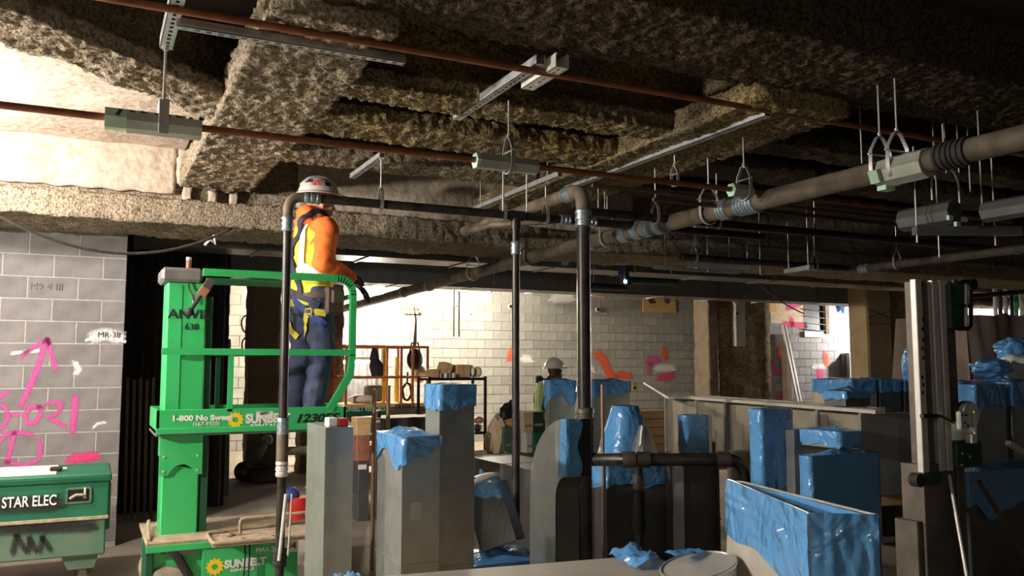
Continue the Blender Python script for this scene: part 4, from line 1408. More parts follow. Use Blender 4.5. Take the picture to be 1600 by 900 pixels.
# ================================================================== PEOPLE
_b = bmesh.new(); bmesh.ops.create_icosphere(_b, subdivisions=2, radius=1)
_b.verts.ensure_lookup_table()
ICO_V = [v.co.copy() for v in _b.verts]; ICO_F = [tuple(v.index for v in f.verts) for f in _b.faces]; _b.free()


def remeshed(balls, voxel, name, smooth=6):
    """balls: (centre, (rx, ry, rz), rotation matrix or None) -> one continuous surface"""
    vs, fs = [], []
    for c, r, R in balls:
        k = len(vs)
        for q in ICO_V:
            p = Vector((q.x * r[0], q.y * r[1], q.z * r[2]))
            vs.append((R @ p if R else p) + c)
        fs += [(i + k, j + k, l + k) for i, j, l in ICO_F]
    me = bpy.data.meshes.new(name); me.from_pydata(vs, [], fs)
    ob = bpy.data.objects.new(name, me)
    m = ob.modifiers.new('r', 'REMESH'); m.mode = 'VOXEL'; m.voxel_size = voxel
    s = ob.modifiers.new('s', 'SMOOTH'); s.iterations = smooth; s.factor = 0.6
    me2 = baked(ob)
    for p in me2.polygons: p.use_smooth = True
    return me2


def limb(pts, rs, step=0.3):
    out = []
    for (a, b), (ra, rb) in zip(zip(pts, pts[1:]), zip(rs, rs[1:])):
        a, b = Vector(a), Vector(b)
        k = max(2, int((b - a).length / (min(ra, rb) * step)))
        for i in range(k + 1):
            f = i / k
            r = ra + (rb - ra) * f
            out.append((a.lerp(b, f), (r, r, r), None))
    return out


def slab_chain(secs, n=10):
    """torso sections (z, cx, cy, rx, ry) blended"""
    out = []
    for s0, s1 in zip(secs, secs[1:]):
        for i in range(n):
            f = i / n
            q = [s0[k] + (s1[k] - s0[k]) * f for k in range(5)]
            out.append((Vector((q[1], q[2], q[0])), (q[3], q[4], 0.05), None))
    return out


def dress(me, name, mat, parent, M):
    me.transform(M)
    me.transform(Matrix.Translation(-ORI[parent]))
    me.materials.clear(); me.materials.append(MATS[mat])
    o = bpy.data.objects.new(name, me)
    COL.objects.link(o)
    o.parent = parent
    ORI[o] = ORI[parent]
    return o


def crease(me, amp, fr_, seed):
    nrs = [v.normal.copy() for v in me.vertices]
    for v, nr_ in zip(me.vertices, nrs):
        q = v.co * fr_ + Vector((seed, seed * 2, 0))
        v.co += nr_ * (noise.noise(Vector((q.x, q.y, q.z * 1.6))) * amp + noise.noise(q * 2.3) * amp * 0.5)
    return me


def hand(wrist, dirv, palm_n, side, s=1.0, curl=0.5, fat=1.0):
    """palm plus five bent fingers"""
    d = Vector(dirv).normalized(); nrm = Vector(palm_n).normalized(); sd = d.cross(nrm).normalized() * side
    w_ = Vector(wrist)
    R = Matrix((d, sd, nrm)).transposed()
    out = [(w_ + d * 0.045 * s, (0.05 * s, 0.044 * s, 0.018 * s * fat), R)]
    out += limb([w_ - d * 0.03 * s, w_ + d * 0.03 * s], [0.027 * s, 0.03 * s])
    for k, (o, ln) in enumerate(((-0.032, 0.07), (-0.011, 0.082), (0.011, 0.076), (0.031, 0.06))):
        b = w_ + d * 0.088 * s + sd * o * s
        c1 = b + (d * math.cos(curl * .6) + nrm * math.sin(curl * .6)) * ln * 0.45 * s
        c2 = c1 + (d * math.cos(curl * 1.6) + nrm * math.sin(curl * 1.6)) * ln * 0.32 * s
        c3 = c2 + (d * math.cos(curl * 2.4) + nrm * math.sin(curl * 2.4)) * ln * 0.25 * s
        out += limb([b - d * 0.02 * s, b, c1, c2, c3], [0.0095 * s * fat] * 2 + [0.009 * s * fat, 0.0085 * s * fat, 0.0078 * s * fat], 0.5)
    tb_ = w_ + d * 0.03 * s - sd * 0.035 * s
    t1 = tb_ + (d * 0.6 - sd * 0.75 + nrm * 0.3).normalized() * 0.04 * s
    t2 = t1 + (d * 0.9 - sd * 0.2 + nrm * 0.5).normalized() * 0.035 * s
    out += limb([tb_ + sd * .015, tb_, t1, t2], [0.013 * s * fat, 0.013 * s * fat, 0.011 * s * fat, 0.009 * s * fat], 0.5)
    return out


def head_balls(c, skin_face=True):
    """head, local: +y is forward"""
    c = Vector(c)
    o = [(c + V(0, -0.012, 0.03), (0.076, 0.094, 0.088), None), (c + V(0, 0.012, -0.03), (0.066, 0.08, 0.085), None), (c + V(0, 0.05, -0.09), (0.036, 0.032, 0.028), None),
         (c + V(0, 0.07, -0.02), (0.05, 0.03, 0.06), None),
         (c + V(0, 0.098, -0.02), (0.013, 0.018, 0.024), None), (c + V(0, 0.11, -0.034), (0.016, 0.014, 0.011), None),
         (c + V(0, 0.088, 0.022), (0.05, 0.016, 0.01), None), (c + V(0, 0.093, -0.066), (0.024, 0.01, 0.007), None), (c + V(0, 0.091, -0.08), (0.02, 0.01, 0.007), None)]
    for s in (-1, 1):
        o.append((c + V(s * 0.077, -0.01, -0.02), (0.009, 0.02, 0.03), None))
        o.append((c + V(s * 0.028, 0.082, 0.002), (0.014, 0.01, 0.008), None))
        o.append((c + V(s * 0.045, 0.06, -0.035), (0.025, 0.025, 0.03), None))
    return o


def hard_hat(parent, M, c, mat, r=0.135):
    """shell with brim, ridge and suspension rim; local +y forward"""
    m = MB(M)
    c = Vector(c)
    n, k = 32, 10
    rows = []
    for j in range(k + 1):
        a = j / k * math.pi / 2
        rows.append((math.cos(a), math.sin(a)))
    vs = []
    for cr_, sr_ in rows:
        for i in range(n):
            t = 2 * math.pi * i / n
            ridge = 0.006 * max(0, 1 - abs(math.cos(t)) * 5) * (0.4 + sr_)
            vs.append(c + V(math.cos(t) * cr_ * (r * 0.83), math.sin(t) * cr_ * r * 1.0, sr_ * (r * 0.92 + ridge) + ridge))
    fs = []
    for j in range(k):
        for i in range(n):
            fs.append((j * n + i, j * n + (i + 1) % n, (j + 1) * n + (i + 1) % n, (j + 1) * n + i))
    m.add(vs, fs)
    sh = m.build('hard_hat', mat, parent, 'all')
    b = MB(M)
    vs, fs = [], []
    for i in range(n):
        t = 2 * math.pi * i / n
        ex = 0.016 + (0.045 * max(0, math.sin(t)) ** 2)
        for rr, zz in ((0, 0.012), (ex, -0.004), (ex, -0.010), (-0.004, 0.0)):
            vs.append(c + V(math.cos(t) * (r * 0.83 + rr), math.sin(t) * (r + rr), zz))
    for i in range(n):
        j = (i + 1) % n
        for q in range(4):
            fs.append((i * 4 + q, i * 4 + (q + 1) % 4, j * 4 + (q + 1) % 4, j * 4 + q))
    b.add(vs, fs)
    b.build('brim', mat, sh, True)
    rb = MB(M)
    for s in (-0.035, 0, 0.035):
        rb.tube([c + V(s, r * 0.97 * math.cos(a), r * 0.93 * math.sin(a) * (1 - abs(s) * 1.2) + 0.004) for a in [math.radians(q) for q in range(30, 151, 10)]], 0.006, 6)
    rb.build('ridge', mat, sh, True)
    return sh


def surf(obs):
    """BVH over the world surfaces of already built clothes"""
    vs, fs = [], []
    for o in obs:
        k = len(vs)
        vs += [v.co + ORI[o] for v in o.data.vertices]
        fs += [tuple(i + k for i in p.vertices) for p in o.data.polygons]
    return BVHTree.FromPolygons(vs, fs)


def strap(bvh, pts, wd, mat, name, parent, lift=0.008, n=10):
    """webbing laid on a surface through world points"""
    q = []
    pts = [Vector(p) for p in pts]
    for a, b in zip(pts, pts[1:]):
        q += [a.lerp(b, i / n) for i in range(n)]
    q.append(pts[-1])
    loc, nrm = [], []
    for p in q:
        l, nn, _, _ = bvh.find_nearest(p)
        loc.append(l + nn * lift); nrm.append(nn)
    for _ in range(3):
        loc = [loc[0]] + [(loc[i - 1] + loc[i] * 2 + loc[i + 1]) / 4 for i in range(1, len(loc) - 1)] + [loc[-1]]
    m = MB()
    for i, p in enumerate(loc):
        t = (loc[min(i + 1, len(loc) - 1)] - loc[max(i - 1, 0)]).normalized()
        s = nrm[i].cross(t).normalized()
        m.v += [p - s * wd / 2, p + s * wd / 2, p + s * wd / 2 + nrm[i] * 0.004, p - s * wd / 2 + nrm[i] * 0.004]
    for i in range(len(loc) - 1):
        for k in range(4):
            m.f.append((i * 4 + k, i * 4 + (k + 1) % 4, i * 4 + 4 + (k + 1) % 4, i * 4 + 4 + k))
    return m.build(name, mat, parent, True)


# ---- worker on the lift: back to the viewer, turned to the right
zp = ztb + 0.02
pw = pv(483, 640, YF + 0.36)
PW = V(pw.x, YF + 0.36, zp)
P1 = thing('person', 'worker in orange hoodie, lime vest and harness standing on the green lift', 'person', PW)
face = math.radians(-26.2 - 52)             # facing away and to the right
M1 = Matrix.Translation(PW) @ Matrix.Rotation(face, 4, 'Z') @ Matrix.Diagonal((1.17, 1.17, 1.07, 1))
HD = V(0.0, 0.045, 1.63)
sh_z, hip_z = 1.44, 0.93
legR = [V(0.1, 0.0, 0.92), V(0.12, 0.03, 0.5), V(0.12, -0.03, 0.09)]
legL = [V(-0.1, 0.0, 0.92), V(-0.13, 0.0, 0.5), V(-0.13, -0.05, 0.09)]
armR = [V(0.205, 0.0, 1.41), V(0.275, -0.05, 1.14), V(0.23, 0.16, 1.06)]
armL = [V(-0.205, 0.0, 1.41), V(-0.26, 0.02, 1.13), V(-0.17, 0.25, 1.12)]
torso = [(0.9, 0, -0.01, 0.165, 0.12), (1.05, 0, 0.0, 0.155, 0.115), (1.2, 0, 0.0, 0.17, 0.12), (1.33, 0, 0.0, 0.185, 0.12), (1.42, 0, 0.0, 0.17, 0.1), (1.47, 0, 0.01, 0.1, 0.075)]
body = slab_chain([(z, cx, cy, rx * .9, ry * .9) for z, cx, cy, rx, ry in torso]) + limb([V(0, 0.01, 1.45), V(0, 0.03, 1.56)], [0.06, 0.056]) + head_balls(HD)
body += limb(armR, [0.05, 0.042, 0.028]) + limb(armL, [0.05, 0.042, 0.028]) + limb(legR, [0.085, 0.06, 0.042]) + limb(legL, [0.085, 0.06, 0.042])
dR = V(-0.05, 0.7, -0.55); dL = V(0.3, 0.8, -0.1)
body += hand(armR[-1] + dR.normalized() * 0.03, dR, V(-0.3, 0, -1), 1, 1.0, 0.35) + hand(armL[-1] + dL.normalized() * 0.03, dL, V(0.3, 0, -1), -1, 1.0, 0.35)
for L_ in (legR, legL):
    body += [(L_[-1] + V(0, 0.06, -0.05), (0.04, 0.11, 0.035), None)]
dress(remeshed(body, 0.009, 'body', 4), 'body', 'skin', P1, M1)
hood = slab_chain([(z, cx, cy, rx * 1.02, ry * 1.02) for z, cx, cy, rx, ry in torso]) + limb(armR, [0.082, 0.072, 0.05]) + limb(armL, [0.082, 0.072, 0.05])
hood += [(V(0, -0.06, 1.47), (0.12, 0.075, 0.06), None), (V(0, -0.05, 1.545), (0.095, 0.06, 0.055), None), (V(0.06, 0.02, 1.52), (0.05, 0.065, 0.06), None), (V(-0.06, 0.02, 1.52), (0.05, 0.065, 0.06), None),
         (V(0.17, 0, 1.42), (0.08, 0.085, 0.07), None), (V(-0.17, 0, 1.42), (0.08, 0.085, 0.07), None)]
me = remeshed(hood, 0.011, 'hoodie', 5)
hd_o = dress(crease(me, 0.012, 9, 1), 'hoodie', 'orange_cloth', P1, M1)
vest = slab_chain([(0.86, 0, -0.005, 0.19, 0.142), (1.0, 0, 0, 0.185, 0.14), (1.2, 0, 0, 0.19, 0.142), (1.33, 0, 0, 0.188, 0.14), (1.42, 0, 0, 0.16, 0.122), (1.48, 0, -0.005, 0.115, 0.095)])
vs_o = dress(crease(remeshed(vest, 0.011, 'vest', 5), 0.01, 8, 5), 'vest', 'vest_lime', P1, M1)
pants = slab_chain([(0.82, 0, -0.01, 0.165, 0.125), (0.9, 0, -0.01, 0.172, 0.13), (1.0, 0, 0, 0.165, 0.125)])
pants += limb(legR, [0.108, 0.088, 0.078]) + limb(legL, [0.108, 0.088, 0.078])
pn_o = dress(crease(remeshed(pants, 0.012, 'trousers', 5), 0.014, 8, 9), 'trousers', 'navy_cloth', P1, M1)
for L_ in (legR, legL):
    bt = [(L_[-1] + V(0, 0.06, -0.045), (0.052, 0.135, 0.05), None), (L_[-1] + V(0, 0, 0.03), (0.06, 0.07, 0.09), None)]
    me = remeshed(bt, 0.01, 'boot', 4)
    for v in me.vertices: v.co.z = max(v.co.z, 0.003)
    dress(me, 'boot', 'leather', P1, M1)
for wr, d_, nn, sd_ in ((armR[-1], dR, V(-0.3, 0, -1), 1), (armL[-1], dL, V(0.3, 0, -1), -1)):
    dress(remeshed(hand(wr + d_.normalized() * 0.03, d_, nn, sd_, 1.12, 0.45, 1.32), 0.0045, 'glove', 2), 'glove', 'glove', P1, M1)
hh = hard_hat(P1, M1, HD + V(0, -0.01, 0.062), 'helmet', 0.142)
MB(M1).tube([HD + V(math.cos(a) * 0.088, math.sin(a) * 0.108 - 0.008, 0.035 + 0.004 * math.sin(5 * a)) for a in [k * math.pi / 12 for k in range(24)]], 0.022, 8, closed=True).build('bandana', 'bandana', P1, True)
# stickers on the back of the hard hat
bv = BVHTree.FromPolygons([M1.inverted() @ (v.co + ORI[hh]) for v in hh.data.vertices], [tuple(p.vertices) for p in hh.data.polygons])
def hat_patch(az, el, w_, h_, mat):
    c = HD + V(0, -0.01, 0.062)
    m = MB(M1)
    def fn(u, v):
        a = math.radians(az + (u - .5) * w_); e = math.radians(el + (v - .5) * h_)
        d = V(math.sin(a) * math.cos(e), math.cos(a) * math.cos(e), math.sin(e))
        hit = bv.ray_cast(c + d * 0.5, -d)
        return (hit[0] if hit[0] else c + d * 0.13) + d * 0.002
    m.grid(fn, 5, 4)
    m.build('flag_sticker', mat, hh)
hat_patch(150, 40, 26, 16, 'sticker_blue'); hat_patch(122, 34, 34, 26, 'sticker_red'); hat_patch(80, 32, 24, 18, 'sticker_blue')
# reflective tape and harness on the vest
S1 = surf([vs_o, pn_o])
W = lambda x, y, z: M1 @ V(x, y, z)
ring = [W(0.3 * math.cos(a), 0.3 * math.sin(a), 1.09) for a in [k * math.pi / 14 for k in range(29)]]
strap(surf([vs_o]), ring, 0.065, 'silver_tape', 'reflective_band', P1, 0.003, 3)
for s in (-1, 1):
    strap(surf([vs_o]), [W(s * 0.135, -0.25, 1.09), W(s * 0.135, -0.25, 1.3), W(s * 0.11, -0.2, 1.44), W(s * 0.105, -0.02, 1.55), W(s * 0.12, 0.2, 1.4), W(s * 0.13, 0.25, 1.1)], 0.06, 'silver_tape', 'reflective_band', P1, 0.003)
    strap(surf([vs_o, hd_o]), [W(-s * 0.02, -0.25, 1.22), W(s * 0.07, -0.24, 1.34), W(s * 0.1, -0.14, 1.49), W(s * 0.1, 0.0, 1.56), W(s * 0.11, 0.2, 1.4)], 0.045, 'strap_navy', 'harness_strap', P1, 0.010)
    strap(surf([vs_o, pn_o]), [W(-s * 0.02, -0.25, 1.22), W(s * 0.08, -0.25, 1.06), W(s * 0.15, -0.2, 0.92), W(s * 0.22, -0.05, 0.84)], 0.045, 'strap_navy', 'harness_strap', P1, 0.012)
    strap(surf([pn_o]), [W(s * 0.03, -0.2, 0.93), W(s * 0.1, -0.2, 0.86), W(s * 0.2, -0.12, 0.77), W(s * 0.25, 0.02, 0.7)], 0.05, 'strap_blue', 'leg_strap', P1, 0.012)
    strap(surf([pn_o]), [W(s * 0.25, 0.0, 0.8), W(s * 0.18, -0.17, 0.78), W(s * 0.08, -0.2, 0.68), W(s * 0.02, -0.1, 0.62)], 0.05, 'strap_yellow', 'leg_strap', P1, 0.012)
c = W(0.17, -0.125, 0.80)
l, nn, _, _ = surf([pn_o]).find_nearest(c)
fr_m = MB()
sd_ = nn.cross(V(0, 0, 1)).normalized()
for a, b in (((-1, -1), (1, -1)), ((1, -1), (1, 1)), ((1, 1), (-1, 1)), ((-1, 1), (-1, -1))):
    up = V(0, 0, 1)
    fr_m.obox(l + nn * 0.02 + sd_ * a[0] * 0.032 + up * a[1] * 0.02, l + nn * 0.02 + sd_ * b[0] * 0.032 + up * b[1] * 0.02, 0.01, 0.01)
fr_m.build('buckle', 'strap_yellow', P1)
MB(M1).box((0.165, 0.0, 0.78), (0.235, 0.13, 0.98), 0.015).build('tool_pouch', 'leather', P1)
MB(M1).box((0.225, 0.03, 0.86), (0.255, 0.12, 0.96), 0.01).build('pouch_pocket', 'leather', P1)
strap(surf([pn_o, vs_o]), [W(0.3 * math.cos(a), 0.3 * math.sin(a), 0.945) for a in [k * math.pi / 12 for k in range(25)]], 0.05, 'leather', 'tool_belt', P1, 0.006, 3)

# ---- far worker behind the blue-wrapped ducts, seen from the side, facing right
p2 = pd(852, 600, 11.2)
PW2 = V(p2.x, p2.y, 0)
P2 = thing('person', 'far worker in white hard hat and green vest behind the wrapped ducts', 'person', PW2)
M2 = Matrix.Translation(PW2) @ Matrix.Rotation(math.radians(-26.2 - 78), 4, 'Z') @ Matrix.Scale(0.965, 4)
armR2 = [V(0.2, 0.0, 1.4), V(0.23, -0.05, 1.13), V(0.2, 0.12, 0.95)]
armL2 = [V(-0.2, 0.0, 1.4), V(-0.24, -0.02, 1.13), V(-0.2, 0.16, 0.98)]
HD2 = V(0, 0.135, 1.6)
b2 = slab_chain([(z, cx, cy, rx * .95, ry * .95) for z, cx, cy, rx, ry in torso]) + limb([V(0, 0.0, 1.43), V(0, 0.1, 1.54)], [0.06, 0.058]) + head_balls(HD2)
b2 += limb(armR2, [0.05, 0.042, 0.03]) + limb(armL2, [0.05, 0.042, 0.03]) + limb(legR, [0.09, 0.065, 0.045]) + limb(legL, [0.09, 0.065, 0.045])
for wr, s_ in ((armR2[-1], 1), (armL2[-1], -1)):
    b2 += hand(wr, V(0, 0.6, -0.5), V(-s_ * 1.0, 0, -0.2), s_, 1.0, 0.5)
for L_ in (legR, legL):
    b2 += [(L_[-1] + V(0, 0.06, -0.05), (0.04, 0.11, 0.035), None)]
dress(remeshed(b2, 0.011, 'body', 4), 'body', 'skin_dark', P2, M2)
sw = slab_chain([(z, cx, cy, rx * 1.03, ry * 1.05) for z, cx, cy, rx, ry in torso]) + limb(armR2, [0.078, 0.066, 0.05]) + limb(armL2, [0.078, 0.066, 0.05])
sw += [(V(0, -0.07, 1.47), (0.11, 0.06, 0.06), None), (V(0, -0.09, 1.52), (0.09, 0.05, 0.045), None)]
dress(crease(remeshed(sw, 0.014, 'jacket', 4), 0.01, 9, 3), 'jacket', 'dark_cloth', P2, M2)
v2 = slab_chain([(0.95, 0, 0, 0.185, 0.15), (1.2, 0, 0, 0.195, 0.15), (1.36, 0, 0, 0.195, 0.14), (1.46, 0, -0.01, 0.15, 0.115)])
v2o = dress(crease(remeshed(v2, 0.014, 'vest', 4), 0.008, 8, 4), 'vest', 'vest_green', P2, M2)
W2 = lambda x, y, z: M2 @ V(x, y, z)
for s in (-1, 1):
    strap(surf([v2o]), [W2(s * 0.14, -0.25, 1.0), W2(s * 0.15, -0.25, 1.3), W2(s * 0.13, -0.1, 1.52), W2(s * 0.14, 0.2, 1.35), W2(s * 0.14, 0.25, 1.0)], 0.05, 'silver_tape', 'reflective_band', P2, 0.004)
p_ = slab_chain([(0.82, 0, -0.01, 0.165, 0.125), (0.9, 0, -0.01, 0.172, 0.13), (1.0, 0, 0, 0.165, 0.125)]) + limb(legR, [0.105, 0.085, 0.072]) + limb(legL, [0.105, 0.085, 0.072])
dress(remeshed(p_, 0.015, 'trousers', 4), 'trousers', 'dark_cloth', P2, M2)
for L_ in (legR, legL):
    me = remeshed([(L_[-1] + V(0, 0.06, -0.045), (0.05, 0.13, 0.048), None), (L_[-1] + V(0, 0, 0.03), (0.058, 0.068, 0.08), None)], 0.012, 'boot', 3)
    for v in me.vertices: v.co.z = max(v.co.z, 0.003)
    dress(me, 'boot', 'leather', P2, M2)
hard_hat(P2, M2, HD2 + V(0, -0.01, 0.055), 'helmet_white', 0.14)
# ================================================================== SHEET-METAL DUCTS ON THE FLOOR
def film_cap(x0, x1, y0, y1, z1, h, parent, seed, M=None, name='blue_film', puff=0.03, wav=0.5):
    """crumpled plastic cap over the end of a duct: skirt with a ragged hem and a slack top"""
    m = MB(M)
    e = 0.006
    x0 -= e; x1 += e; y0 -= e; y1 += e
    per = 2 * (x1 - x0 + y1 - y0)
    n = max(28, int(per / 0.025))
    k = max(4, int(h / 0.03))
    def edge(f):
        d = f * per
        for a, b in (((x0, y0), (x1, y0)), ((x1, y0), (x1, y1)), ((x1, y1), (x0, y1)), ((x0, y1), (x0, y0))):
            L_ = abs(b[0] - a[0]) + abs(b[1] - a[1])
            if d <= L_ + 1e-9:
                t = d / L_
                nn = V(b[1] - a[1], a[0] - b[0], 0).normalized()
                return V(a[0] + (b[0] - a[0]) * t, a[1] + (b[1] - a[1]) * t, 0), nn
            d -= L_
        return V(x0, y0, 0), V(-1, 0, 0)
    for j in range(k + 1):
        for i in range(n):
            p, nn = edge(i / n)
            c = math.cos(2 * math.pi * i / n) * 1.3; s = math.sin(2 * math.pi * i / n) * 1.3
            hl = h * (1 + wav * noise.noise(V(c, s, seed * 3.7)) + 0.25 * noise.noise(V(c * 3, s * 3, seed)))
            z = z1 + 0.004 - hl * j / k
            d = 0.004 + 0.010 * abs(noise.noise(V(p.x * 14, p.y * 14, z * 9 + seed)))
            m.v.append(p + nn * d + V(0, 0, z))
    for j in range(k):
        for i in range(n):
            i2 = (i + 1) % n
            m.f.append((j * n + i, j * n + i2, (j + 1) * n + i2, (j + 1) * n + i))
    o = m.build(name, 'film', parent, 'all')
    t = MB(M)
    t.grid(lambda u, v: V(x0 + (x1 - x0) * u, y0 + (y1 - y0) * v, z1 + 0.006 + puff * math.sin(math.pi * u) * math.sin(math.pi * v) * (0.6 + noise.noise(V(u * 4, v * 4, seed)))), 12, 12)
    t.build('blue_film_top', 'film', o, 'all')
    return o


def box_duct(x0, x1, y0, y1, z0, z1, label, mat='galv', film=0.0, seed=1, M=None, seams=(), loc=None, name='sheet_metal_duct', puff=0.03, cat='duct', wav=0.5):
    MM = M or Matrix.Identity(4)
    t = thing(name, label, cat, loc if loc is not None else MM @ V((x0 + x1) / 2, (y0 + y1) / 2, z0))
    MB(M).box((x0, y0, z0), (x1, y1, z1), 0.003).build('duct_body', mat, t)
    for z in seams:
        MB(M).box((x0 - 0.004, y0 - 0.004, z - 0.005), (x1 + 0.004, y1 + 0.004, z + 0.005)).build('cross_seam', mat, t)
    s = MB(M)
    MB(M).box((x0 - 0.006, y0 - 0.006, z0), (x0 + 0.006, y0 + 0.006, z1)).build('corner_seam', mat, t)
    if film:
        film_cap(x0, x1, y0, y1, z1, film, t, seed, M, puff=puff, wav=wav)
    return t


def duct_px(pxl, pxc, pxr, yt, d, label, z0=0.0, dep=None, yp=None, **k):
    c = pd(pxc, yt, d) if yp is None else pv(pxc, yt, yp)
    x0, y0, z1 = c.x, c.y, c.z
    x1 = pv(pxr, yt, y0).x
    y1 = y0 + dep if dep else pu(pxl, yt, x0).y
    return box_duct(x0, x1, y0, y1, z0, z1, label, **k), (x0, x1, y0, y1, z1)


t, bb = duct_px(480, 510, 553, 668, 4.8, 'slim bare galvanised duct standing right of the lift chassis', seams=(0.45, 0.9))
x0, x1, y0, y1, z1 = bb
o = thing('tape_roll_box', 'red and white box resting on the slim bare duct', 'box', ((x0 + x1) / 2, y0 + 0.06, z1))
MB().box((x0 + 0.02, y0 + 0.04, z1), (x0 + 0.075, y0 + 0.13, z1 + 0.05), 0.006).build('white_half', 'white', o)
MB().box((x0 + 0.075, y0 + 0.04, z1), (x0 + 0.14, y0 + 0.13, z1 + 0.045), 0.006).build('red_half', 'red', o)
t, bb = duct_px(590, 630, 688, 684, 4.5, 'squat duct with crumpled blue film cap and a taped patch', film=0.13, seed=2, seams=(0.6,), puff=0.05, wav=0.9)
x0, x1, y0, y1, z1 = bb
MB().box((x0 + 0.04, y0 - 0.004, z1 - 0.42), (x0 + 0.1, y0, z1 - 0.33)).build('tape_patch', 'galv_warm', t)
duct_px(665, 688, 742, 602, 4.9, 'tall duct with straight blue film band around its top', film=0.14, seed=3, seams=(0.5, 0.98), wav=0.15, puff=0.01)
# leaning duct and the wrapped piece it leans on
c = pd(792, 872, 5.75)
box_duct(c.x - 0.3, c.x + 0.28, c.y - 0.06, c.y + 0.4, 0.0, c.z - 0.02, 'low duct wrapped in loose blue film under the leaning duct', mat='galv_dark', film=0.12, seed=4, puff=0.08)
M = Matrix.Translation(c + V(0.02, 0.1, -0.0)) @ Matrix.Rotation(-YAW, 4, 'Z') @ Matrix.Rotation(math.radians(-18), 4, 'Y') @ Matrix.Rotation(math.radians(-12), 4, 'X')
t = box_duct(-0.13, 0.12, -0.11, 0.12, 0.06, 0.48, 'leaning chamfered duct with bunched blue and white film on top', M=M, film=0.1, seed=5, puff=0.09, mat='galv')
MB(M).prism([(-0.13, -0.11, 0.06), (0.12, -0.11, 0.06), (0.17, -0.02, 0.06), (0.17, 0.12, 0.06), (0.12, 0.12, 0.06)], (0, 0, 0.4)).build('chamfer', 'galv_dark', t)
MB(M).sphere((0.0, 0.0, 0.5), (0.14, 0.12, 0.05), 16, 8).build('white_wadding', 'white', t, True)

# upright elbow: opening towards the viewer
def elbow_duct(c, wdt, leg, rad, thick, label):
    """vertical leg that turns towards -y; cheeks are the flat faces"""
    t = thing('elbow_duct', label, 'duct', (c.x, c.y, 0))
    out, inn = [], []
    yb, zb = c.y, c.z
    for k in range(15):
        a = math.pi / 2 * k / 14
        out.append((yb + thick + rad - (rad + thick) * (1 - math.cos(a)) , leg + (rad + thick) * math.sin(a)))
    for k in range(15):
        a = math.pi / 2 * k / 14
        inn.append((yb + rad - rad * (1 - math.cos(a)), leg + rad * math.sin(a)))
    prof = [(yb + thick + rad, 0)] + out + list(reversed(inn)) + [(yb + rad, 0)]
    n = len(out)
    MB().prism([(c.x, y, z) for y, z in prof], (0.006, 0, 0)).build('cheek', 'galv', t)
    MB().prism([(c.x + wdt - 0.006, y, z) for y, z in prof], (0.006, 0, 0)).build('cheek', 'galv', t)
    h = MB()
    for ring, m_ in ((([(yb + thick + rad, 0)] + out), 'heel_sheet'), (([(yb + rad, 0)] + inn), 'throat_sheet')):
        g = MB()
        for y, z in ring:
            g.v += [V(c.x, y, z), V(c.x + wdt, y, z)]
        g.f += [(2 * i, 2 * i + 1, 2 * i + 3, 2 * i + 2) for i in range(len(ring) - 1)]
        g.build(m_, 'galv_dark', t, True)
    z0_, z1_ = leg + rad, leg + rad + thick
    MB().box((c.x + 0.004, yb - 0.004, z0_), (c.x + wdt - 0.004, yb + 0.004, z1_)).build('mouth', 'mouth_shade', t)  # dark plate across the open mouth, painted as the unlit inside
    f = MB().grid(lambda u, v: V(c.x - 0.01 + wdt * (0.55 + 0.1 * math.sin(v * 9)) * u, yb - 0.012 - 0.02 * abs(noise.noise(V(u * 5, v * 5, 3))), z0_ + (z1_ - z0_) * v), 8, 10)
    fo = f.build('blue_film', 'film', t, 'all')
    MB().grid(lambda u, v: V(c.x - 0.008 - 0.006 * noise.noise(V(u * 6, v * 6, 1)), yb - 0.012 + 0.11 * u * (1 - .4 * v), z0_ + (z1_ - z0_) * v), 6, 10).build('blue_film_fold', 'film', fo, 'all')
    return t


c = pd(890, 690, 5.15)
zt_, zb_ = pd(890, 655, 5.15).z, pd(890, 745, 5.15).z
elbow_duct(V(c.x - 0.02, c.y, 0), 0.17, zb_ - 0.14, 0.14, zt_ - zb_, 'curved elbow duct with blue film over its mouth beside the thick riser')

duct_px(852, 858, 899, 595, 8.2, 'bare-fronted duct with glossy blue film top beside the far worker', film=0.18, seed=7, dep=0.09, wav=1.1, puff=0.02)
t, bb = duct_px(903, 928, 985, 597, 7.7, 'duct with blue film side right of the thick riser', film=0.13, seed=8, seams=(0.8, 1.2), wav=0.5)
x0, x1, y0, y1, z1 = bb
o = thing('wood_block', 'small pale wood block with a dark knot hole on a blue-capped duct', 'block', (x1, y0, z1 - 0.1))
MB().box((x1 + 0.008, y0 - 0.02, z1 - 0.09), (x1 + 0.07, y0 + 0.06, z1 + 0.0), 0.004).build('block_body', 'wood', o)
MB().cyl((x1 + 0.035, y0 - 0.022, z1 - 0.055), (x1 + 0.035, y0 - 0.018, z1 - 0.055), 0.012, n=10).build('knot_hole', 'black', o)
# copper-coloured rods standing by it
a, b = pd(941, 601, 6.3), pd(944, 720, 6.3)
o = MB().cyl(V(a.x, a.y, 0.0), a, 0.013, n=10).build('wood_stake', 'copper_rod'); tag(o, 'brown stake standing before the blue-capped duct', 'stake')
for px, yt_, d_, lb in ((585, 608, 7.0, 'bare steel stake standing before the orange lift, left of two'), (607, 602, 7.0, 'bare steel stake standing before the orange lift, right of two')):
    a = pd(px, yt_, d_)
    o = MB().cyl(V(a.x, a.y, 0), a, 0.017, n=10).build('steel_stake', 'copper_rod', smooth=True); tag(o, lb, 'stake')
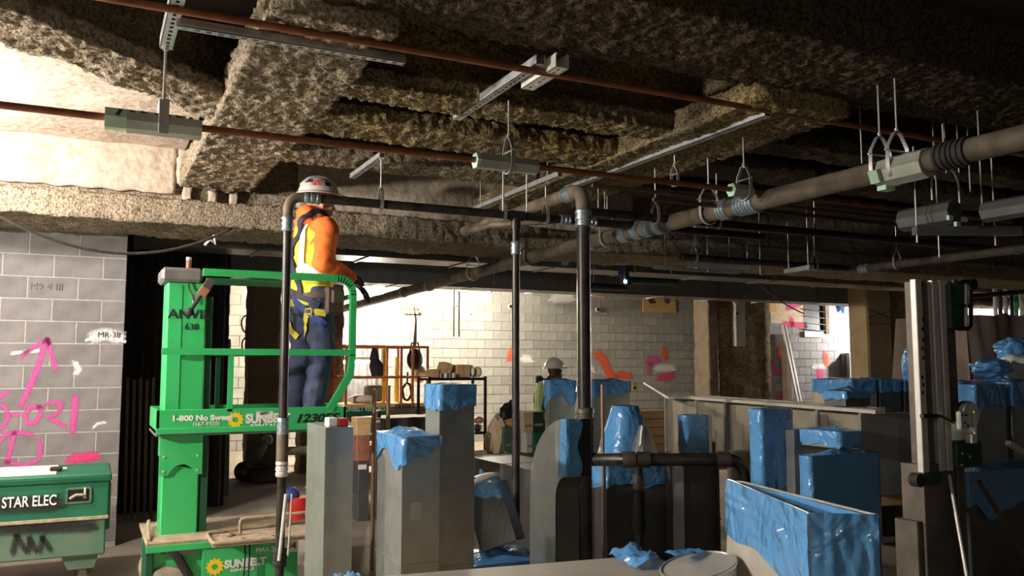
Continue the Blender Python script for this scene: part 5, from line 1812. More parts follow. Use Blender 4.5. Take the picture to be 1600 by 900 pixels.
# square-to-round transitions
def frustum(px, yb_, d, zt, w0, w1, h_, label, film, seed, mat='galv'):
    b = V(frz(px, d).x, bb8[2] + d, FZ)
    t = thing('transition_duct', label, 'duct', b)
    m = MB()
    n = 24
    for j in range(9):
        f = j / 8
        for i in range(n):
            a = 2 * math.pi * (i + .5) / n
            sq = 1 / max(abs(math.cos(a)), abs(math.sin(a)))
            r = (w0 * (1 - f) * sq + w1 * f * (sq * .4 + .6))
            m.v.append(b + V(math.cos(a) * r, math.sin(a) * r, h_ * f))
    for j in range(8):
        for i in range(n):
            m.f.append((j * n + i, j * n + (i + 1) % n, (j + 1) * n + (i + 1) % n, (j + 1) * n + i))
    m.f.append(tuple(8 * n + i for i in range(n)))
    m.f.append(tuple(range(n)))
    m.build('duct_body', mat, t, True)
    if film:
        g = MB()
        for j in range(8):
            f = 1 - film * j / 7
            for i in range(n):
                a = 2 * math.pi * (i + .5) / n
                sq = 1 / max(abs(math.cos(a)), abs(math.sin(a)))
                r = (w0 * (1 - f) * sq + w1 * f * (sq * .4 + .6)) + 0.012 + 0.02 * abs(noise.noise(V(math.cos(a) * 4, math.sin(a) * 4, j * .8 + seed)))
                g.v.append(b + V(math.cos(a) * r, math.sin(a) * r, h_ * f + (0.03 * noise.noise(V(a * 2, seed, j)) if j == 7 else 0)))
        for j in range(7):
            for i in range(n):
                g.f.append((j * n + i, j * n + (i + 1) % n, (j + 1) * n + (i + 1) % n, (j + 1) * n + i))
        g.f.append(tuple(range(n)))
        g.build('blue_film', 'film', t, 'all')
    return t


t8, bb8 = duct_px(915, 948, 1060, 728, 6.3, 'broad dark duct with blue film band standing under the header', film=0.16, seed=10, mat='galv_dark', wav=0.2, dep=0.55, puff=0.0)
FZ = bb8[4] + 0.012
def frz(px, dy): return pv(px, 720, bb8[2] + dy)
frustum(978, 0, 0.33, 0, 0.17, 0.08, 0.40, 'bell-shaped transition duct draped in shiny blue film', 0.95, 2)
frustum(1006, 0, 0.12, 0, 0.105, 0.028, 0.26, 'bare pyramid-shaped transition duct beside the film-draped one', 0, 3)
t, bb = duct_px(1064, 1072, 1106, 650, 6.95, 'short upright duct sleeved in dark blue film behind the header', film=0.3, seed=9, dep=0.1, puff=0.01)
duct_px(1064, 1068, 1124, 728, 6.3, 'narrow dark duct standing under the header beside the broad one', film=0, seed=11, mat='galv_dark', dep=0.22, seams=(0.5,))
a = pd(1115, 690, 6.2)
o = MB().cyl(V(a.x, a.y, 0), a, 0.012, n=10).build('conduit_stake', 'blackpipe'); tag(o, 'thin black conduit standing behind the header near its elbow', 'conduit')

# long duct lying on trestles with flat bars on top
A, B = pz(1040, 622, 1.33), pz(1345, 647, 1.33)
dn = (B - A).normalized(); sd = V(-dn.y, dn.x, 0)
t = thing('long_duct', 'long galvanised duct lying raised across the right middle', 'duct', V(((A + B) / 2).x, ((A + B) / 2).y, 0.83))
MB().obox(A + sd * 0.28 - V(0, 0, 0.24), B + sd * 0.28 - V(0, 0, 0.24), 0.54, 0.46).build('duct_body', 'raised_duct', t)
for f in (0.0, 0.22, 0.4, 0.62, 0.84, 1.0):
    p = A.lerp(B, f)
    MB().obox(p + sd * 0.28 - dn * 0.012 - V(0, 0, 0.24), p + sd * 0.28 + dn * 0.012 - V(0, 0, 0.24), 0.58, 0.49).build('flange', 'galv', t)
for f, lb in ((0.22, 'left'), (0.94, 'right')):
    p = A.lerp(B, f) + sd * 0.28
    tr = thing('trestle', 'dark trestle under the %s end of the long raised duct' % lb, 'trestle', V(p.x, p.y, 0))
    MB().obox(p + sd * 0.3 - V(0, 0, 0.53), p - sd * 0.3 - V(0, 0, 0.53), 0.08, 0.09).build('beam', 'wood', tr)
    for s in (-1, 1):
        for q_ in (-1, 1):
            MB().obox(p + sd * 0.26 * s + dn * 0.02 * q_ - V(0, 0, 0.57), V(p.x, p.y, 0) + sd * 0.3 * s + dn * 0.2 * q_, 0.04, 0.04).build('leg', 'wood', tr)
for k, off_ in enumerate((0.06, 0.16, 0.3)):
    o = MB().obox(A - dn * (0.1 - 0.1 * k) + sd * off_ + V(0, 0, 0.017 + 0.012 * k * 0), B + dn * (0.1 - 0.15 * k) + sd * off_ + V(0, 0, 0.017), 0.07, 0.022).build('flat_bar', 'galv_warm')
    tag(o, ('nearest', 'middle', 'farthest')[k] + ' of three long flat bars lying on the raised duct', 'bar')
p = A.lerp(B, 0.86) + sd * 0.17 + V(0, 0, 0.045)
box_duct(p.x - 0.1, p.x + 0.12, p.y - 0.1, p.y + 0.08, p.z - 0.012, p.z + 0.08, 'small film-wrapped fitting lying on the flat bars', film=0.05, seed=12, mat='galv_dark', name='duct_fitting')
p = pd(1040, 612, 8.2)
o = MB().obox(pz(1018, 598, 1.42), pz(1062, 622, 1.345), 0.2, 0.02).build('metal_offcut', 'galv_warm'); tag(o, 'bent sheet offcut leaning on the end of the raised duct', 'offcut')

t, bb = duct_px(1173, 1189, 1237, 641, 5.35, 'upright blue-wrapped box before the long raised duct', film=0.5, seed=13, z0=0.0, wav=0.05, puff=0.01)
t, bb = duct_px(1252, 1266, 1372, 714, 4.9, 'large dark duct with blue film edge behind the big blue box', film=0.0, seed=14, mat='galv_dark', seams=(0.6,))
x0, x1, y0, y1, z1 = bb
film_cap(x0 - 0.002, x1, y0, y1, z1, 0.5, t, 14, wav=0.1)
x0, x1, y0, y1, z1 = bb
c = pd(1312, 709, 5.05)
box_duct(c.x, c.x + 0.17, c.y, c.y + 0.3, z1 + 0.03, z1 + 0.125, 'pale blue wrapped fitting lying on the large dark duct', film=0.09, seed=15, name='duct_fitting', wav=0.1)
t, bb = duct_px(1236, 1240, 1300, 672, 5.35, 'bare duct with lit flange behind the upright blue-wrapped box', mat='galv', dep=0.12, seams=(0.9, 1.1))
duct_px(1130, 1150, 1262, 706, 6.25, 'broad dull duct lying between header elbow and upright wrapped box', mat='raised_duct', dep=0.1)
for k, (l_, c_, r_, yt_, fm, lb, mt) in enumerate(((1326, 1330, 1369, 594, 0.13, 'pale duct with light blue band below the wrapped column', 'galv_warm'), (1370, 1374, 1407, 594, 0.12, 'dark duct with blue band next to the pale banded duct', 'galv_dark'),
                                           (1408, 1412, 1446, 596, 0.1, 'dark duct with blue band behind the aluminium mast', 'galv_dark'))):
    duct_px(l_, c_, r_, yt_, 8.2, lb, yp=pd(1330, 594, 8.2).y, film=fm, seed=20 + k, mat=mt, dep=0.5, wav=0.1, seams=(0.9,))
for k, (l_, c_, r_, yt_, fm, lb) in enumerate(((1518, 1522, 1570, 602, 0.2, 'blue-banded duct right of the winch'), (1574, 1578, 1640, 598, 0.22, 'blue-banded duct cut by the right edge'))):
    duct_px(l_, c_, r_, yt_, 7.4, lb, yp=pd(1522, 602, 7.4).y, film=fm, seed=25 + k, dep=0.5, wav=0.25, puff=0.06, seams=(0.8,))
c = pd(1560, 700, 6.6)
box_duct(c.x - 0.5, c.x + 0.8, c.y - 0.1, c.y + 0.3, 0, 0.85, 'low dark duct with blue film behind the winch', mat='galv_dark', film=0.3, seed=31)
c = pd(1588, 560, 8.0)
cb_ = pd(1590, 566, 7.75)
t = thing('wrapped_bundle', 'crumpled white and blue film bundle on the ducts at the right edge', 'bundle', cb_ - V(0, 0, 0.15))
for nm_, mt_, cc_, rr_ in (('white_padding', 'white_worn', cb_ - V(0, 0, 0.04), (0.17, 0.14, 0.12)), ('blue_film', 'film', cb_ + V(0.05, 0.05, 0.12), (0.19, 0.15, 0.1)), ('blue_film', 'film', cb_ + V(-0.36, 0.0, -0.05), (0.2, 0.14, 0.08))):
    bm = bmesh.new(); bmesh.ops.create_icosphere(bm, subdivisions=4, radius=1)
    for vt in bm.verts:
        k = 1 + 0.3 * noise.noise(vt.co * 2.4 + V(rr_[2] * 40, 0, 0)) + 0.14 * noise.noise(vt.co * 7)
        vt.co = cc_ + V(vt.co.x * rr_[0] * k, vt.co.y * rr_[1] * k, vt.co.z * rr_[2] * k)
    MB().bm(bm).build(nm_, mt_, t, 'all')
cb_ = pv(1421, 572, pd(1330, 594, 8.2).y + 0.12)
m = MB()
bm = bmesh.new(); bmesh.ops.create_icosphere(bm, subdivisions=4, radius=1)
for vt in bm.verts:
    k = 1 + 0.3 * noise.noise(vt.co * 2.1 + V(9, 0, 0)) + 0.14 * noise.noise(vt.co * 7)
    vt.co = cb_ + V(vt.co.x * 0.07 * k, vt.co.y * 0.07 * k, vt.co.z * 0.17 * k)
tag(m.bm(bm).build('film_scrap', 'film', smooth='all'), 'blue film scrap standing up left of the aluminium mast', 'film')
# tarpaulin-covered stack
c = pd(1512, 565, 9.3)
w_ = pd(1660, 565, 9.3)
TP = thing('covered_stack', 'tall stack covered by a brown tarpaulin at the right edge', 'stack', V(c.x, c.y, 0))
def tarp(u, v):
    x = c.x + (w_.x - c.x) * u
    z0_ = 0.0; z1_ = pd(1540, 492, 9.3).z
    yy = c.y + (w_.y - c.y) * u
    lean = 0.28 * (1 - v) * (1 - u)
    return V(x - lean * 0.9 * (1 - u), yy - 0.25 * (1 - v) + 0.05 * noise.noise(V(u * 9, v * 2, 0)), z0_ + (z1_ - z0_) * v + 0.03 * noise.noise(V(u * 6, 1, v * 6)))
MB().grid(tarp, 40, 24).build('tarpaulin_front', 'tarp_brown', TP, 'all')
zt2 = pd(1540, 492, 9.3).z
MB().grid(lambda u, v: V(c.x + (w_.x - c.x) * u + 0.8 * v * RT.y * -0.2, c.y + (w_.y - c.y) * u + 0.9 * v, zt2 - 0.02 + 0.03 * noise.noise(V(u * 6, 1 + v, 6))), 30, 10).build('tarpaulin_top', 'tarp_brown', TP, 'all')
MB().grid(lambda u, v: V(c.x - 0.25 * (1 - v), c.y - 0.25 * (1 - v) + (0.9 + .3 * (1 - v)) * u, zt2 * v), 10, 12).build('tarpaulin_side', 'tarp_brown', TP, 'all')

# orange-brown plank stack at the end of the raised duct
c = pd(1030, 642, 8.3)
t = thing('plank_stack', 'orange-brown planks stacked under the left end of the raised duct', 'planks', V(c.x, c.y, 0))
k = 0
zz = 0.0
while zz < c.z:
    MB().box((c.x - 0.13 - 0.02 * (k % 3), c.y, zz), (c.x + 0.1 + 0.03 * (k % 2), c.y + 0.3, zz + 0.075), 0.004).build('plank', 'wood', t)
    zz += 0.08; k += 1

# long grey tray lying behind the leaning duct
A2, B2 = pz(735, 713, 0.75), pz(845, 737, 0.75)
dn = (B2 - A2).normalized(); sd = V(-dn.y, dn.x, 0)
t = thing('long_duct', 'long grey duct lying low behind the leaning duct', 'duct', V(A2.x, A2.y, 0.0))
MB().obox(A2 + sd * 0.25 - V(0, 0, 0.375), B2 + sd * 0.25 - V(0, 0, 0.375), 0.5, 0.74).build('duct_body', 'galv_dark', t)
for f in (0.02, 0.5, 0.98):
    p = A2.lerp(B2, f) + sd * 0.25 - V(0, 0, 0.375)
    MB().obox(p - dn * 0.012, p + dn * 0.012, 0.54, 0.75).build('flange', 'galv', t)

# foreground duct along the bottom edge
A3, B3 = pz(560, 903, 0.80), pz(1015, 867, 0.80)
dn = (B3 - A3).normalized(); sd = V(-dn.y, dn.x, 0)
t = thing('long_duct', 'bare duct lying along the bottom edge in the foreground', 'duct', V(A3.x, A3.y, 0.45))
MB().obox(A3 - sd * 0.16 - dn * 0.1 - V(0, 0, 0.15), B3 - sd * 0.16 - V(0, 0, 0.15), 0.32, 0.30).build('duct_body', 'galv_warm', t)
fb = MB().grid(lambda u, v: B3 - dn * (0.02 + 0.17 * u) - sd * (-0.01 + 0.25 * v) + V(0, 0, 0.01 + 0.05 * max(0, noise.noise(V(u * 4, v * 4, 2))) + 0.03 * math.sin(math.pi * u)), 10, 10).build('blue_film', 'film', t, 'all')
MB().grid(lambda u, v: A3 - dn * (0.1 - 0.1 * u) - sd * (-0.01 + 0.2 * v) + V(0, 0, 0.01 + 0.05 * abs(noise.noise(V(u * 4, v * 4, 5)))), 8, 8).build('blue_film', 'film', t, 'all')
o = thing('trestle', 'trestle carrying the foreground duct', 'trestle', V(A3.x, A3.y, 0))
for f in (0.1, 0.7):
    p = A3.lerp(B3, f) - sd * 0.16
    MB().obox(V(p.x, p.y, 0), V(p.x, p.y, 0.495), 0.08, 0.2, up=(1, 0, 0)).build('leg', 'wood', o)

# round elbow and the big blue-filmed transition in the foreground
zA = 1.17
q = [pz(1139, 750, zA), pz(1265, 803, zA), pz(1371, 806, zA), pz(1162, 754, zA)]
t = thing('transition_duct', 'big open-topped duct sheeted in bright blue film in the right foreground', 'duct', (q[1] + q[2]) / 2 - V(0, 0, 0.7))
zb3 = 0.5
low = [p - V(0, 0, zA - zb3) for p in q]
low[0] = low[0] + (q[0] - q[1]).normalized() * 0.12
for nm, i, j in (('left_wall', 0, 1), ('front_wall', 1, 2), ('rear_wall', 2, 3), ('end_wall', 3, 0)):
    MB().add([q[i], q[j], low[j], low[i]], [(0, 1, 2, 3)]).build(nm, 'galv_warm' if nm == 'left_wall' else 'galv', t)  # left wall in a lighter metal, its lamplight put into the colour
MB().prism([p + V(0, 0, 0.001 - 0.12) for p in q], (0, 0, 0.004)).build('inner_cover', 'film', t)
ctr = sum(q, V(0, 0, 0)) / 4
def wall_film(i, j, seed, hem, name):
    nn = (q[j] - q[i]).cross(V(0, 0, 1)).normalized()
    if nn.dot(q[i] - ctr) < 0: nn = -nn
    def fn(u, v):
        top = q[i].lerp(q[j], u); bot = low[i].lerp(low[j], u)
        p = top.lerp(bot, v * hem(u))
        return p + nn * (0.008 + 0.012 * abs(noise.noise(V(u * 5 + seed, v * 6, seed)))) + V(0, 0, 0.006 * (1 - v))
    return MB().grid(fn, 26, 18).build(name, 'film', t, 'all')
wall_film(0, 1, 1, lambda u: 0.30 + 0.06 * u + 0.02 * math.sin(u * 11) if u < 0.72 else 0.36 + (u - 0.72) * 1.6, 'blue_film')
wall_film(1, 2, 2, lambda u: 0.95, 'blue_film')
rm = MB().tube(q, 0.006, 6, closed=True).build('rim', 'galv', t)
def rear_in(u, v):
    p = q[3].lerp(q[2], u)
    return p - V(0, 0, 0.12 * v) + (ctr - p).normalized() * 0.01
MB().grid(rear_in, 16, 4).build('rear_film', 'film', t, 'all')

c = pz(1075, 858, 0.92)
t = thing('round_elbow', 'pale round duct elbow with torn blue film beside the big blue duct', 'duct', V(c.x, c.y, 0.5))
n = 32
R0 = 0.14
m = MB()
for j in range(2):
    for i in range(n):
        a = 2 * math.pi * i / n
        m.v.append(V(c.x + R0 * math.cos(a), c.y - 0.06 + R0 * math.sin(a), 0.55 + 0.35 * j - 0.03 * (1 - math.cos(a)) * j))
for i in range(n):
    m.f.append((i, (i + 1) % n, n + (i + 1) % n, n + i))
m.f.append(tuple(n + i for i in range(n)))
m.build('duct_body', 'galv_warm', t, True)
MB().tube([V(c.x + R0 * math.cos(a), c.y - 0.06 + R0 * math.sin(a), 0.9 - 0.03 * (1 - math.cos(a))) for a in [2 * math.pi * k / n for k in range(n)]], 0.006, 6, closed=True).build('rim', 'galv', t)
MB().grid(lambda u, v: V(c.x - 0.06 + 0.15 * u, c.y + 0.0 + 0.07 * v, 0.91 + 0.02 * abs(noise.noise(V(u * 5, v * 5, 8))) - 0.01), 8, 6).build('blue_film', 'film', t, 'all')
o = thing('crate', 'dark crate under the foreground duct pieces', 'crate', (1, 1, 0))
cc = (q[0] + q[1] + q[2] + q[3]) / 4
cr_ = MB().box((c.x - 0.25, cc.y - 0.55, 0.0), (cc.x + 0.4, c.y + 0.35, 0.49), 0.01)
o.location = (cc.x, cc.y, 0); ORI[o] = V(cc.x, cc.y, 0)
cr_.build('crate_body', 'wood', o)
for k in range(4):
    MB().box((c.x - 0.27, cc.y - 0.57, 0.04 + k * 0.12), (cc.x + 0.42, cc.y - 0.55, 0.13 + k * 0.12)).build('slat', 'wood', o)
# ================================================================== GANG BOX
YG = 6.95
gx1 = pv(170, 780, YG).x
gx0 = gx1 - 1.5
zg = pv(100, 742, YG).z
zs = pv(100, 812, YG).z
zb = pv(100, 872, YG).z
GB = thing('job_box', 'worn green steel job box on casters before the left wall', 'tool box', ((gx0 + gx1) / 2, YG + 0.35, 0))
MB().box((gx0, YG, zs), (gx1, YG + 0.72, zg - 0.06), 0.008).build('upper_body', 'box_green', GB)
MB().box((gx0 + 0.01, YG + 0.012, zb), (gx1 - 0.012, YG + 0.7, zs - 0.004), 0.01).build('lower_body', 'box_green_worn', GB)
MB().box((gx0, YG - 0.008, zs - 0.012), (gx1 + 0.002, YG + 0.03, zs + 0.012), 0.002).build('body_ledge', 'dust', GB)
lid = MB().box((gx0 - 0.01, YG - 0.015, zg - 0.06), (gx1 + 0.015, YG + 0.74, zg), 0.012).build('lid', 'box_green', GB)
MB().box((gx0 - 0.012, YG - 0.018, zg - 0.035), (gx1 + 0.017, YG - 0.012, zg - 0.03)).build('lid_groove', 'lift_green_dk', lid)
MB().box((gx1 - 0.02, YG + 0.05, zs - 0.1), (gx1 + 0.014, YG + 0.62, zg - 0.07), 0.01).build('end_plate', 'lift_green_dk', GB)
# recessed handle
hx0, hx1 = pv(104, 780, YG).x, pv(141, 780, YG).x
hz0, hz1 = pv(120, 785, YG).z, pv(120, 763, YG).z
rc = MB().box((hx0, YG - 0.004, hz0), (hx1, YG + 0.004, hz1), 0.002).build('handle_recess', 'black', GB)
fr2 = MB()
for a, b in (((hx0, hz0), (hx1, hz0)), ((hx1, hz0), (hx1, hz1)), ((hx1, hz1), (hx0, hz1)), ((hx0, hz1), (hx0, hz0))):
    fr2.obox(V(a[0], YG - 0.006, a[1]), V(b[0], YG - 0.006, b[1]), 0.012, 0.014)
fr2.build('recess_frame', 'box_green_worn', rc)
MB().tube([V(hx0 + 0.02, YG - 0.008, hz0 + 0.03), V(hx0 + 0.06, YG - 0.022, hz0 + 0.055), V(hx1 - 0.05, YG - 0.022, hz0 + 0.055), V(hx1 - 0.03, YG - 0.008, hz0 + 0.03)], 0.01, 8).build('pull_handle', 'dust', rc, True)
MB().cyl(V(hx1 - 0.035, YG - 0.012, hz0 + 0.05), V(hx1 - 0.035, YG - 0.012, hz1 + 0.005), 0.008, n=8).build('lock_rod', 'alu', rc)
ribbon([V(pv(-5, 788, YG).x, YG - 0.004, pv(20, 788, YG).z), V(pv(84, 786, YG).x, YG - 0.004, pv(84, 786, YG).z)], 0.17, (0, -1, 0), 'spray_black', 'spray_paint_mark', GB)
for p0, p1, wd in (((0, 826), (140, 822), 0.12), ((20, 862), (26, 838), 0.06), ((26, 838), (40, 860), 0.05), ((44, 860), (46, 842), 0.05), ((46, 842), (56, 860), 0.05), ((62, 860), (66, 840), 0.05), ((66, 840), (78, 858), 0.05)):
    a, b = pv(*p0, YG + 0.006), pv(*p1, YG + 0.006)
    ribbon([a, b], wd, (0, -1, 0), 'spray_black', 'spray_paint_mark', GB)
lettering('STAR ELEC', 0.072, face_front(pv(2, 794, YG - 0.008)), 'white', GB, bold=0.0012, sx=0.68)
for x in (gx1 - 0.15, gx0 + 0.15):
    for y in (YG + 0.12, YG + 0.6):
        ft = MB().prism([(x - 0.14, y - 0.05, zb), (x + 0.1, y - 0.05, zb), (x + 0.07, y - 0.05, zb - 0.1), (x - 0.1, y - 0.05, zb - 0.1)], (0, 0.1, 0)).build('caster_skid', 'box_green_worn', GB)
        zc_ = 0.062
        MB().obox((x, y, zb - 0.1), (x, y, zc_ + 0.01), 0.07, 0.05, up=(1, 0, 0)).build('caster_fork', 'alu_grey', ft)
        MB().cyl((x, y - 0.022, zc_), (x, y + 0.022, zc_), 0.06, n=18).build('caster_wheel', 'dust', ft, True)
MB().box((pv(0, 735, YG + .1).x - 0.3, YG + 0.06, zg), (pv(88, 735, YG + .1).x, YG + 0.66, zg + 0.006)).build('lid_sheet', 'paper', GB)
c = pz(90, 729, zg)
o = thing('padlock', 'small black lock lying on the job box lid', 'lock', (c.x, YG + 0.25, zg))
MB().box((c.x - 0.04, YG + 0.2, zg + 0.008), (c.x + 0.04, YG + 0.28, zg + 0.034), 0.006).build('lock_body', 'black', o)
MB().tube([V(c.x + 0.035, YG + 0.22, zg + 0.02), V(c.x + 0.07, YG + 0.23, zg + 0.02), V(c.x + 0.07, YG + 0.26, zg + 0.02), V(c.x + 0.035, YG + 0.27, zg + 0.02)], 0.006, 6).build('shackle', 'alu', o)

# ================================================================== BEHIND THE LIFT
# metal studs leaning in the passage
for k in range(4):
    px = 326 + k * 9
    a, b = pd(px, 764 - k, 11.0), pd(px + 3, 512 + 6 * k, 11.3)
    a = V(a.x, a.y, 0.0)
    t = thing('metal_stud', 'dark steel stud leaning by the curtain, %s of four' % ('leftmost', 'second from left', 'third from left', 'rightmost')[k], 'stud', a)
    MB().obox(a, b, 0.055, 0.04, up=(0, 1, 0)).build('web', 'galv_dark', t)
    MB().obox(a + V(0.03, -0.015, 0), b + V(0.03, -0.015, 0), 0.006, 0.05, up=(0, 1, 0)).build('lip', 'galv', t)
for k in range(5):
    px = 200 + k * 10
    a, b = pd(px, 690, 9.3), pd(px, 590 + 3 * (k % 2), 9.4)
    o = MB().obox(V(a.x, a.y, 0), b, 0.03, 0.03, up=(0, 1, 0)).build('curtain_slat', 'brown_board')
    tag(o, 'dark upright slat before the black curtain, %s of five' % ('leftmost', 'second', 'third', 'fourth', 'rightmost')[k], 'slat')
# floor machine with disc and wheel
c = pz(398, 752, 0.0)
FM = thing('floor_grinder', 'grey floor machine with tilted motor and rubber wheel behind the riser', 'machine', c)
Mf = Matrix.Translation(c) @ Matrix.Rotation(-YAW, 4, 'Z')
MB(Mf).tube([V(-0.14, -0.06, 0.14), V(-0.14, 0.06, 0.14)], 0.14, 20).build('wheel', 'rubber', FM, True)
MB(Mf).tube([V(-0.14, -0.065, 0.14), V(-0.14, 0.065, 0.14)], 0.05, 14).build('wheel_hub', 'galv_dark', FM, True)
MB(Mf).tube([V(-0.08, 0, 0.2), V(0.02, 0, 0.38), V(0.1, 0, 0.5), V(0.14, 0, 0.58)], [0.08, 0.085, 0.07, 0.03], 14).build('motor', 'galv_dark', FM, True)
MB(Mf).cyl(V(0.16, -0.03, 0.58), V(0.16, 0.03, 0.58), 0.075, n=18).build('pulley', 'galv', FM, True)
MB(Mf).cyl(V(0.17, 0, 0.10), V(0.17, 0, 0.16), 0.24, 0.2, n=24).build('disc_guard', 'galv_dark', FM, True)
MB(Mf).cyl(V(0.17, 0, 0.02), V(0.17, 0, 0.1), 0.21, n=24).build('grinding_disc', 'dustpipe', FM, True)
MB(Mf).tube([V(0.14, 0, 0.56), V(0.0, 0, 0.75), V(-0.06, 0, 0.85)], 0.016, 8).build('handle', 'rubber', FM, True)
MB(Mf).tube([V(0.0, -0.1, 0.05), V(0.15, -0.2, 0.03), V(0.4, -0.15, 0.08), V(0.45, 0, 0.25)], 0.02, 8).build('hose', 'dustpipe', FM, True)
# cords hanging on the sprayed column
for k, (px, py, r, lb) in enumerate(((384, 506, 0.12, 'upper'), (384, 540, 0.11, 'lower'))):
    c = pd(px, py, 12.6)
    o = MB().tube([c + V(r * 0.5 * math.cos(a), 0.02 * math.sin(3 * a), r * math.sin(a)) for a in [k2 * math.pi / 10 for k2 in range(20)]], 0.012, 6, closed=True).build('cord_loop', 'rubber', smooth='all')
    tag(o, lb + ' black cord loop hanging beside the brown column', 'cord')
c = pd(397, 602, 12.6)
o = thing('hung_tool', 'black tool with yellow handle leaning on the brown column', 'tool', V(c.x, c.y, 0.6))
MB().box(c - V(0.06, 0.03, 0.12), c + V(0.06, 0.03, 0.13), 0.02).build('tool_head', 'rubber', o)
MB().cyl(c - V(0, 0, 0.12), V(c.x + 0.08, c.y, 0.45), 0.035, n=10).build('tool_handle', 'yellow_deep', o, True)
# clutter bucket in red and blue behind the tray
c = pz(466, 812, 0.0)
o = thing('bucket', 'red bucket with blue rag on the floor behind the dusty tray', 'bucket', V(c.x, c.y, 0))
MB().cyl(V(c.x, c.y, 0), V(c.x, c.y, 0.24), 0.1, 0.12, n=18).build('bucket_body', 'red', o, True)
MB().sphere(V(c.x - 0.08, c.y, 0.26), (0.09, 0.08, 0.09), 12, 8).build('rag', 'strap_blue', o, True)

# ---- second lift with orange rails
d2 = 12.6
def L2(px, py, d=d2): return pd(px, py, d)
S = thing('scissor_lift', 'far scissor lift with orange guard rails behind the blue-capped ducts', 'lift', V(L2(600, 700).x, L2(600, 700).y, 0))
xA, xB = L2(536, 600), L2(668, 600)
OR = 'orange_steel'
dirx = V(1, 0, 0)
zT, zM_, zD = L2(600, 541).z, L2(600, 590).z, L2(600, 632).z
ya = xA.y
xL, xR = pv(540, 590, ya).x, pv(668, 590, ya).x
for y in (ya, ya + 0.7):
    for z in (zT, zM_):
        MB().obox(V(xL, y, z), V(xR, y, z), 0.035, 0.035).build('guard_rail', OR, S)
    for px in (541, 627, 645, 668):
        x = pv(px, 590, ya).x
        MB().obox(V(x, y, zD), V(x, y, zT), 0.032, 0.032, up=(1, 0, 0)).build('rail_post', OR, S)
for x in (xL, xR):
    for z in (zT, zM_):
        MB().obox(V(x, ya, z), V(x, ya + 0.7, z), 0.035, 0.035).build('guard_rail', OR, S)
MB().box((xL - 0.05, ya - 0.03, zD - 0.05), (xR + 0.05, ya + 0.75, zD), 0.005).build('platform_floor', 'ply_orange', S)
tb2 = MB().box((xL - 0.05, ya - 0.04, zD - 0.2), (xR + 0.05, ya - 0.03, zD - 0.05)).build('side_board', 'alu_grey', S)
xg = pv(606, 640, ya).x
MB().box((xL - 0.05, ya - 0.045, zD - 0.19), (xg, ya - 0.038, zD - 0.06)).build('green_band', 'lift_green_dk', S)
q = pv(536, 643, ya - 0.05)
lettering('SUNBELT RENTALS', 0.07, face_front(V(q.x, ya - 0.048, q.z)), 'pad_green', S, bold=0.002, sx=0.75)
q = pv(616, 640, ya - 0.05)
lettering('1930ES', 0.06, face_front(V(q.x, ya - 0.043, q.z + 0.02)), 'black_print', S, bold=0.002, sx=1.3)
q = pv(650, 642, ya - 0.05)
lettering('JLG', 0.07, face_front(V(q.x, ya - 0.043, q.z)), 'black_print', S, bold=0.004, shear=0.3, sx=1.1)
for s in (0, 1):
    MB().obox(V(xL + 0.1, ya + 0.1 + 0.5 * s, 0.45), V(xR - 0.1, ya + 0.1 + 0.5 * s, zD - 0.2), 0.06, 0.08).build('scissor_arm', 'alu_grey', S)
    MB().obox(V(xR - 0.1, ya + 0.1 + 0.5 * s, 0.45), V(xL + 0.1, ya + 0.1 + 0.5 * s, zD - 0.2), 0.06, 0.08).build('scissor_arm', 'alu_grey', S)
MB().box((xL, ya + 0.02, 0.15), (xR, ya + 0.7, 0.45), 0.02).build('chassis', 'brick_red', S)
for x in (xL + 0.2, xR - 0.2):
    for y in (ya + 0.05, ya + 0.67):
        MB().cyl(V(x, y - 0.05, 0.15), V(x, y + 0.05, 0.15), 0.15, n=18).build('wheel', 'rubber', S, True)
MB().tube([pv(648, 541, ya + .3), pv(650, 500, ya + .3), pv(647, 478, ya + .3)], [0.03, 0.015, 0.006], 6).build('aerial', 'brown_board', S)
# things on that lift
def on_lift(name, label, cat, px0, px1, py0, py1, mat, y=None, bev=0.02):
    y = y or ya + 0.3
    a, b = pv(px0, py1, y), pv(px1, py0, y)
    o = MB().box((a.x, y, a.z), (b.x, y + 0.2, b.z), bev).build(name, mat)
    return tag(o, label, cat)


YQ = ya + 0.22
c = pv(648, 562, YQ)
o = thing('tool_bag', 'black tool bag hung on the orange rails', 'bag', V(c.x, YQ, c.z - 0.2))
me_ = MB().sphere(c, (0.13, 0.09, 0.17), 16, 10).build('bag_body', 'black', o, True)
MB().tube([c + V(-0.08, 0, 0.12), c + V(-0.05, 0, 0.26), c + V(0.05, 0, 0.26), c + V(0.08, 0, 0.12)], 0.014, 6).build('bag_strap', 'rubber', o)
c = pv(636, 612, YQ)
o = thing('cord_coil', 'black cord coil hanging below the tool bag', 'cord', V(c.x, YQ, c.z))
MB().tube([c + V(0.07 * math.cos(a), 0.02 * math.sin(5 * a), 0.13 * math.sin(a)) for a in [k * math.pi / 9 for k in range(18)]], 0.02, 6, closed=True).build('coil', 'black', o)
MB().tube([c + V(0, 0, 0.12), c + V(0.01, 0, 0.3)], 0.014, 6).build('tie', 'black', o)
c = pv(586, 552, YQ)
o = thing('hung_jacket', 'dark jacket hung from the orange top rail', 'jacket', V(c.x, YQ, c.z))
MB().tube([pv(585, 543, YQ), pv(583, 556, YQ), pv(588, 572, YQ), pv(590, 588, YQ)], [0.03, 0.05, 0.11, 0.09], 12).build('jacket_body', 'dark_cloth', o, True)
MB().tube([pv(588, 545, YQ), pv(590, 560, YQ)], [0.025, 0.03], 8).build('jacket_sleeve', 'dark_cloth', o, True)
a, b = pv(600, 632, ya + 0.5), pv(607, 541, ya + 0.5)
